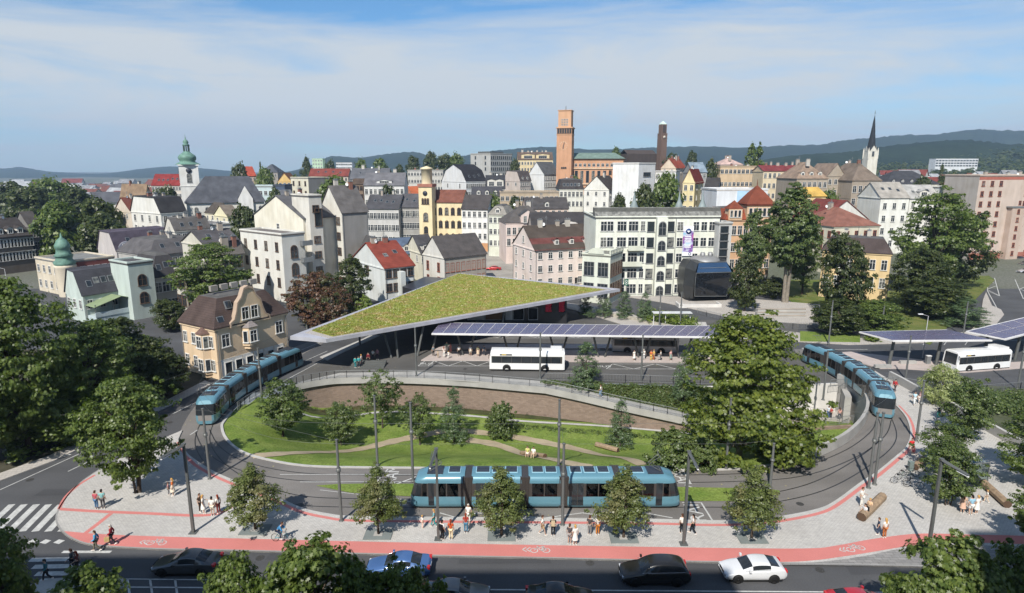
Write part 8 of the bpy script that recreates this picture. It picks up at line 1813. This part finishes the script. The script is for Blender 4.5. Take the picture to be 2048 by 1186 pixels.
# face: direction looked at, degrees from +x (90 = away from the camera, -90 = towards it)
W_, N_, K_ = '#d9d6cf', '#2a3350', '#1c1c1e'
PP = [
 (194, 1018, 'man in red checked shirt and blue jeans on the left plaza', 'stand', 80, '#a8505a', '#4a6a8a', 'b'), (207, 1017, 'man in teal shirt and dark trousers beside the checked shirt man', 'stand', 100, '#7aa8a8', '#4a4a4c', 'k', dict(h=1.8)),
 (347, 992, 'woman with long hair, orange top and pale skirt at the foot of the plaza tree', 'stand', 200, '#c0662e', '#d8c8b4', 'y', dict(long=True, low='skirt')), (338, 990, 'child in grey and pink beside the woman in orange top', 'stand', 20, '#b58a8c', '#6a6a6e', 'b', dict(h=1.25)),
 (402, 1024, 'woman in dark brown clothes in the group of four on the left plaza', 'stand', -20, '#4a3a30', '#3a322c', 'b', dict(long=True)), (408, 1027, 'woman in long white dress in the group of four on the left plaza', 'talk', 20, W_, W_, 'y', dict(low='skirt', long=True)),
 (426, 1031, 'black haired man in white shirt and white shorts, group of four on the left plaza', 'stand', 95, W_, '#d2c6b4', 'k', dict(low='shorts')), (438, 1027, 'red haired woman in white top and dark red trousers, group of four', 'stand', 150, W_, '#7a2f2c', 'r', dict(long=True)),
 (194, 1102, 'man in light blue shirt stepping off the cycle path on the left', 'walk', 200, '#4f94b8', '#6a6456', 'b', dict(z=.05, wear='jacket')), (225, 1089, 'white haired man in red jacket carrying a tan bag on the cycle path', 'walk', 200, '#8f2630', '#23242c', 'w', dict(wear='jacket', extra='bag', excol='#b39a6a')),
 (147, 1140, 'man in grey jacket crossing the shaded street', 'walk', 200, '#4a5054', '#33343a', 'b', dict(z=0, wear='jacket')), (157, 1145, 'woman in dark red top beside the man crossing the shaded street', 'walk', 205, '#6a3a34', '#3a3430', 'r', dict(z=0, long=True)), (95, 1162, 'man in teal jacket walking in the shade at the bottom left', 'walk', 230, '#3f6a70', '#2c2c30', 'k', dict(z=.0, wear='jacket')),
 (845, 1057, 'child in white left of the tram pole by the tram front', 'stand', 30, W_, '#d8b8ac', 'y', dict(h=1.2)), (868, 1054, 'blond woman in teal trousers bending towards the child in white', 'walk', 190, '#6c9aa2', '#3f8c8a', 'y', dict(h=1.6, long=True)), (885, 1080, 'man in white and black half behind the lamp post', 'stand', 60, '#c9c9c9', K_, 'k', dict(extra='backpack', excol=K_)),
 (902, 1079, 'woman in orange red top and cream trousers by the left lamp post', 'stand', 80, '#b3502a', '#d8c9a4', 'r', dict(long=True)), (932, 1066, 'red haired woman in red top and blue jeans facing the tram', 'stand', 85, '#9a3a32', '#3f6f8c', 'r', dict(long=True)), (937, 1046, 'man in white with white hat close to the tram side', 'stand', -100, W_, W_, 'w'),
 (1085, 1070, 'man in white shirt and tan shorts facing right before the tram', 'walk', 0, W_, '#b59a78', 'b', dict(low='shorts')), (1106, 1072, 'person in black trousers with beige backpack before the tram', 'stand', 85, K_, K_, 'b', dict(extra='backpack', excol='#b5a486')), (1139, 1088, 'man in dark grey shirt and grey shorts beside the woman in white dress', 'stand', 60, '#4a4446', '#8c8684', 'b', dict(low='shorts')), (1150, 1090, 'blond woman in white dress at the edge of the red cycle path', 'stand', 110, W_, W_, 'y', dict(low='skirt', long=False)),
 (1179, 1070, 'man in charcoal shirt and grey trousers beside the blond woman in orange trousers', 'stand', 60, '#453f3e', '#7d7876', 'b'), (1195, 1070, 'blond woman in white top and orange trousers before the tram', 'stand', 110, W_, '#b5702e', 'y', dict(long=True)), (1363, 1067, 'man in white shirt and black trousers beside the right lamp post', 'stand', 100, W_, K_, 'b'), (1385, 1068, 'woman in patterned white top and black trousers right of the right lamp post', 'walk', 160, '#cfc6c2', K_, 'k', dict(long=True)),
 (1722, 1013, 'tall person in white standing behind the log bench on the right plaza', 'talk', -60, W_, W_, 'b', dict(h=1.82)), (1728, 1035, 'person in white and black sitting on the log bench', 'sit', 190, '#cfcfcf', '#2a2a2c', 'k', dict(extra='backpack', excol=K_)), (1738, 1024, 'fair haired person in beige sitting at the far side of the log bench', 'sit', 200, '#cfae8a', '#cdbfa8', 'y'),
 (1755, 1069, 'boy in dark blue beside the woman with brown trousers on the right', 'stand', 150, '#26384e', '#35425a', 'b', dict(h=1.5)), (1768, 1076, 'blond woman in white top and brown trousers by the right cycle path', 'stand', 100, W_, '#a5653a', 'y', dict(long=True)),
 (1789, 784, 'person in red jacket walking along the promenade beside the right tram', 'walk', -80, '#a83034', '#4a3c3c', 'k', dict(wear='jacket', extra='backpack', excol='#8a2a2e')), (1828, 810, 'man in light blue shirt and white trousers on the promenade', 'walk', -100, '#a9c3cf', '#cfd2d2', 'b'), (1839, 808, 'woman in pink and white beside the man in light blue on the promenade', 'stand', 200, '#d0a8a4', '#d8cfc8', 'y'), (1876, 838, 'person with black backpack and teal trousers by the promenade wall', 'walk', 60, W_, '#3f8c80', 'k', dict(extra='backpack', excol=K_)),
 (1821, 908, 'woman in bright red top at the dark railing', 'stand', -100, '#c22a30', '#c9b5a8', 'b', dict(long=True)), (1825, 916, 'person in pink and white trousers sitting beside the woman in bright red', 'sit', -60, '#c86a6c', '#d6d2cc', 'r'),
 (1924, 1026, 'woman in tan dress, left of the three people at the glass shelter', 'stand', 70, '#b89a84', '#c2a08c', 'b', dict(low='skirt', long=True)), (1940, 1030, 'man in light blue shirt and white shorts, middle of the three at the glass shelter', 'stand', 90, '#8ab0c4', '#d6d4d0', 'k', dict(low='shorts', h=1.84)), (1952, 1028, 'blond woman in white dress, right of the three at the glass shelter', 'stand', 110, W_, W_, 'y', dict(low='skirt')), (1972, 1005, 'child in white by the reddish log bench', 'walk', 160, W_, '#c9b49c', 'y', dict(h=1.2)),
 (1656, 836, 'person in white and blue in the underpass yard', 'stand', 30, '#c9d3dd', '#3a5a86', 'k', dict(z=-4)), (1661, 838, 'person in red top in the underpass yard', 'stand', 200, '#b84a44', '#3a3a40', 'b', dict(z=-4)), (1678, 840, 'woman in pink top in the underpass yard', 'stand', 60, '#c99a90', '#4a4e58', 'b', dict(z=-4, long=True)),
 (1055, 914, 'woman in yellow green top and white shorts sitting on the lawn log bench', 'sit', -100, '#b9b56e', W_, 'b', dict(z=None, low='shorts', long=True)), (1067, 916, 'man in white shirt and tan trousers sitting on the lawn log bench', 'sit', -110, W_, '#b59f84', 'k', dict(z=None)), (1201, 794, 'man in white shirt and blue jeans walking down the ramp', 'walk', 160, W_, '#7a94b0', 'b', dict(z=-.7)),
 (711, 736, 'person in turquoise coat at the station stairs, leftmost', 'stand', 60, '#2f8a8c', '#2f7a80', 'k', dict(wear='jacket')), (718, 735, 'second person in turquoise beside the leftmost one at the station stairs', 'stand', 120, '#3a989a', '#303a44', 'b', dict(wear='jacket')), (723, 731, 'person in pale top right of the two in turquoise', 'stand', 160, '#c9b8b4', '#6a5a5a', 'y'), (737, 727, 'person in dark red coat on the station stairs', 'stand', -100, '#6a2028', '#2a2024', 'k', dict(wear='jacket')), (746, 721, 'person in white shirt on the station stairs', 'stand', -90, W_, '#4a3c40', 'b'), (755, 719, 'person in dusty pink, rightmost on the station stairs', 'stand', -80, '#a87880', '#5a4a50', 'b'),
 (867, 713, 'man in grey shirt and black trousers, first on the bus platform', 'stand', -60, '#6f7a80', K_, 'k', dict(z=.17)), (876, 716, 'child in beige on the bus platform', 'stand', 90, '#b0a08c', '#a8947c', 'y', dict(z=.17, h=1.1)), (888, 715, 'woman in white trousers on the bus platform', 'stand', 100, '#d2c4bc', W_, 'r', dict(z=.17, long=True)), (894, 706, 'tall man in green shirt on the bus platform', 'stand', -90, '#7a9484', '#c0bcb0', 'b', dict(z=.17, h=1.85)), (897, 717, 'small child in white on the bus platform', 'walk', 90, W_, W_, 'y', dict(z=.17, h=1.2)), (901, 708, 'woman in salmon red dress on the bus platform', 'stand', 140, '#b8746c', '#b8746c', 'r', dict(z=.17, low='skirt')),
 (918, 712, 'person in white shirt and black trousers by the canopy leg', 'talk', -90, W_, K_, 'k', dict(z=.17)), (941, 712, 'man in white shirt and pale shorts on the bus platform', 'stand', -90, W_, '#c9c0ae', 'w', dict(z=.17, low='shorts')), (956, 713, 'person in olive top and beige skirt on the bus platform', 'stand', -80, '#7c7a62', '#c9b49c', 'b', dict(z=.17, low='skirt')), (968, 712, 'man in dark blue grey shirt nearest the white city bus', 'stand', -70, '#5a6670', '#3a3f48', 'k', dict(z=.17)),
 (1268, 722, 'person in long white dress behind the bus bay, left of five', 'stand', -60, W_, W_, 'b', dict(z=.17, low='skirt')), (1287, 720, 'person in white beside the pole, second of five', 'stand', 90, W_, '#cfcfcf', 'w', dict(z=.17)), (1302, 722, 'person in orange and yellow at the bus bay', 'stand', 60, '#c46a3a', '#d0a850', 'r', dict(z=.17)), (1307, 721, 'person in yellow top behind the one in orange', 'stand', 200, '#d0b060', '#b8683a', 'y', dict(z=.17)), (1321, 722, 'person in white leaning with a bag at the bus bay', 'talk', 160, W_, '#55555a', 'k', dict(z=.17, extra='bag', excol='#8a8a8a')), (1341, 722, 'woman in pink top and grey green skirt, rightmost at the bus bay', 'stand', -60, '#cfa09c', '#7c8c84', 'b', dict(z=.17, low='skirt')),
]
for r_ in PP: person(*r_[:8], **(r_[8] if len(r_) > 8 else {}))
cyc = person(564, 1083, 'cyclist in blue jacket and white shoes riding the teal bicycle', 'cycle', -4, '#3f7fae', '#26324a', 'b', wear='jacket', z=.13)
cyc.location += Vector((-.06, 0, 0)); cyc.rotation_euler.z = rad(86)
# ================================================================ CAMERA, SKY, LIGHT
cam = bpy.data.cameras.new('camera'); cam.sensor_width = 36.0; cam.lens = 36.0 * FPX / 2048; cam.clip_end = 12000; cam.clip_start = .5
co = link('camera', cam, None, (0, 0, CH)); co.rotation_euler = (math.pi / 2 - PIT, 0, 0); SC.camera = co
w = bpy.data.worlds.new('World'); SC.world = w; w.use_nodes = True; nt = w.node_tree; L = nt.links
for n in list(nt.nodes): nt.nodes.remove(n)
sky = node(nt, 'ShaderNodeTexSky'); sky.sky_type = 'NISHITA'; sky.sun_disc = False; sky.sun_elevation = SUN_EL
sky.sun_rotation = math.pi + SUN_AZ; sky.altitude = 500; sky.air_density = 1.0; sky.dust_density = .6; sky.ozone_density = 2.5
tc = node(nt, 'ShaderNodeTexCoord'); sep = node(nt, 'ShaderNodeSeparateXYZ'); L.new(tc.outputs['Generated'], sep.inputs[0])
mp = node(nt, 'ShaderNodeMapping'); mp.inputs['Scale'].default_value = (1.3, 1.3, 9.0); mp.inputs['Rotation'].default_value = (0, rad(6), 0); L.new(tc.outputs['Generated'], mp.inputs['Vector'])
n1 = node(nt, 'ShaderNodeTexNoise', i_Scale=1.7, i_Detail=9., i_Roughness=.58, i_Distortion=.5); L.new(mp.outputs[0], n1.inputs['Vector'])
band = node(nt, 'ShaderNodeValToRGB'); L.new(ramp(nt, sep.outputs['Z'], 0., .5), band.inputs[0])
E0 = band.color_ramp.elements; E0[0].position = 0.0; E0[0].color = (.85,) * 3 + (1,); E0[1].position = .95; E0[1].color = (.2,) * 3 + (1,)
for p_, v_ in ((.06, .85), (.12, .92), (.2, 1.05), (.3, .95), (.38, .6), (.45, .22), (.52, .05)):
    e = E0.new(p_); e.color = (v_,) * 3 + (1,)
thr = node(nt, 'ShaderNodeMath', operation='MULTIPLY_ADD'); thr.inputs[1].default_value = 3.2; thr.inputs[2].default_value = -1.62; L.new(n1.outputs[0], thr.inputs[0])
cl = node(nt, 'ShaderNodeMath', operation='ADD'); L.new(thr.outputs[0], cl.inputs[0]); L.new(band.outputs[0], cl.inputs[1]); cl.use_clamp = True
k = node(nt, 'ShaderNodeMath', operation='MULTIPLY'); k.inputs[1].default_value = .96; L.new(cl.outputs[0], k.inputs[0])
skc = mixc(nt, 1., sky.outputs[0], (.42, .68, .83), 'MULTIPLY')
cc = mixc(nt, ramp(nt, sep.outputs['Z'], .0, .09), (3.15, 3.5, 3.8), (4.25, 4.48, 4.6))
c = mixc(nt, k.outputs[0], skc, cc)
bg = node(nt, 'ShaderNodeBackground'); bg.inputs[1].default_value = .12; L.new(c, bg.inputs[0])
out = node(nt, 'ShaderNodeOutputWorld'); L.new(bg.outputs[0], out.inputs[0])
sun = bpy.data.lights.new('sun', 'SUN'); sun.energy = 5.0; sun.angle = rad(.55); sun.color = (1.0, .95, .87)
so = link('sun', sun, None, (0, -50, 120))
dirv = Vector((math.sin(SUN_AZ) * math.cos(SUN_EL), math.cos(SUN_AZ) * math.cos(SUN_EL), -math.sin(SUN_EL)))
so.rotation_euler = dirv.to_track_quat('-Z', 'Y').to_euler()
HAZE_DENSITY = 0.00014
if HAZE_DENSITY:
    mb = MB(); mb.box(-4800, 4800, -450, 5600, -25, 330); m = bpy.data.materials.new('haze'); m.use_nodes = True; nt = m.node_tree
    for n in list(nt.nodes): nt.nodes.remove(n)
    v = node(nt, 'ShaderNodeVolumePrincipled'); v.inputs['Density'].default_value = HAZE_DENSITY; v.inputs['Color'].default_value = (.5, .7, .98, 1); v.inputs['Anisotropy'].default_value = 0.0
    o_ = node(nt, 'ShaderNodeOutputMaterial'); nt.links.new(v.outputs[0], o_.inputs['Volume'])
    tag(mb.build('haze', m), kind='stuff')
vs = SC.view_settings; vs.view_transform = 'Standard'; vs.look = 'None'; vs.gamma = 1; vs.exposure = 0.42
SC.display_settings.display_device = 'sRGB'
cy = SC.cycles; cy.use_denoising = True; cy.max_bounces = 6; cy.diffuse_bounces = 2; cy.glossy_bounces = 2; cy.transmission_bounces = 3; cy.transparent_max_bounces = 6; cy.volume_bounces = 0
cy.use_adaptive_sampling = True; cy.adaptive_threshold = .02; cy.caustics_reflective = False; cy.caustics_refractive = False
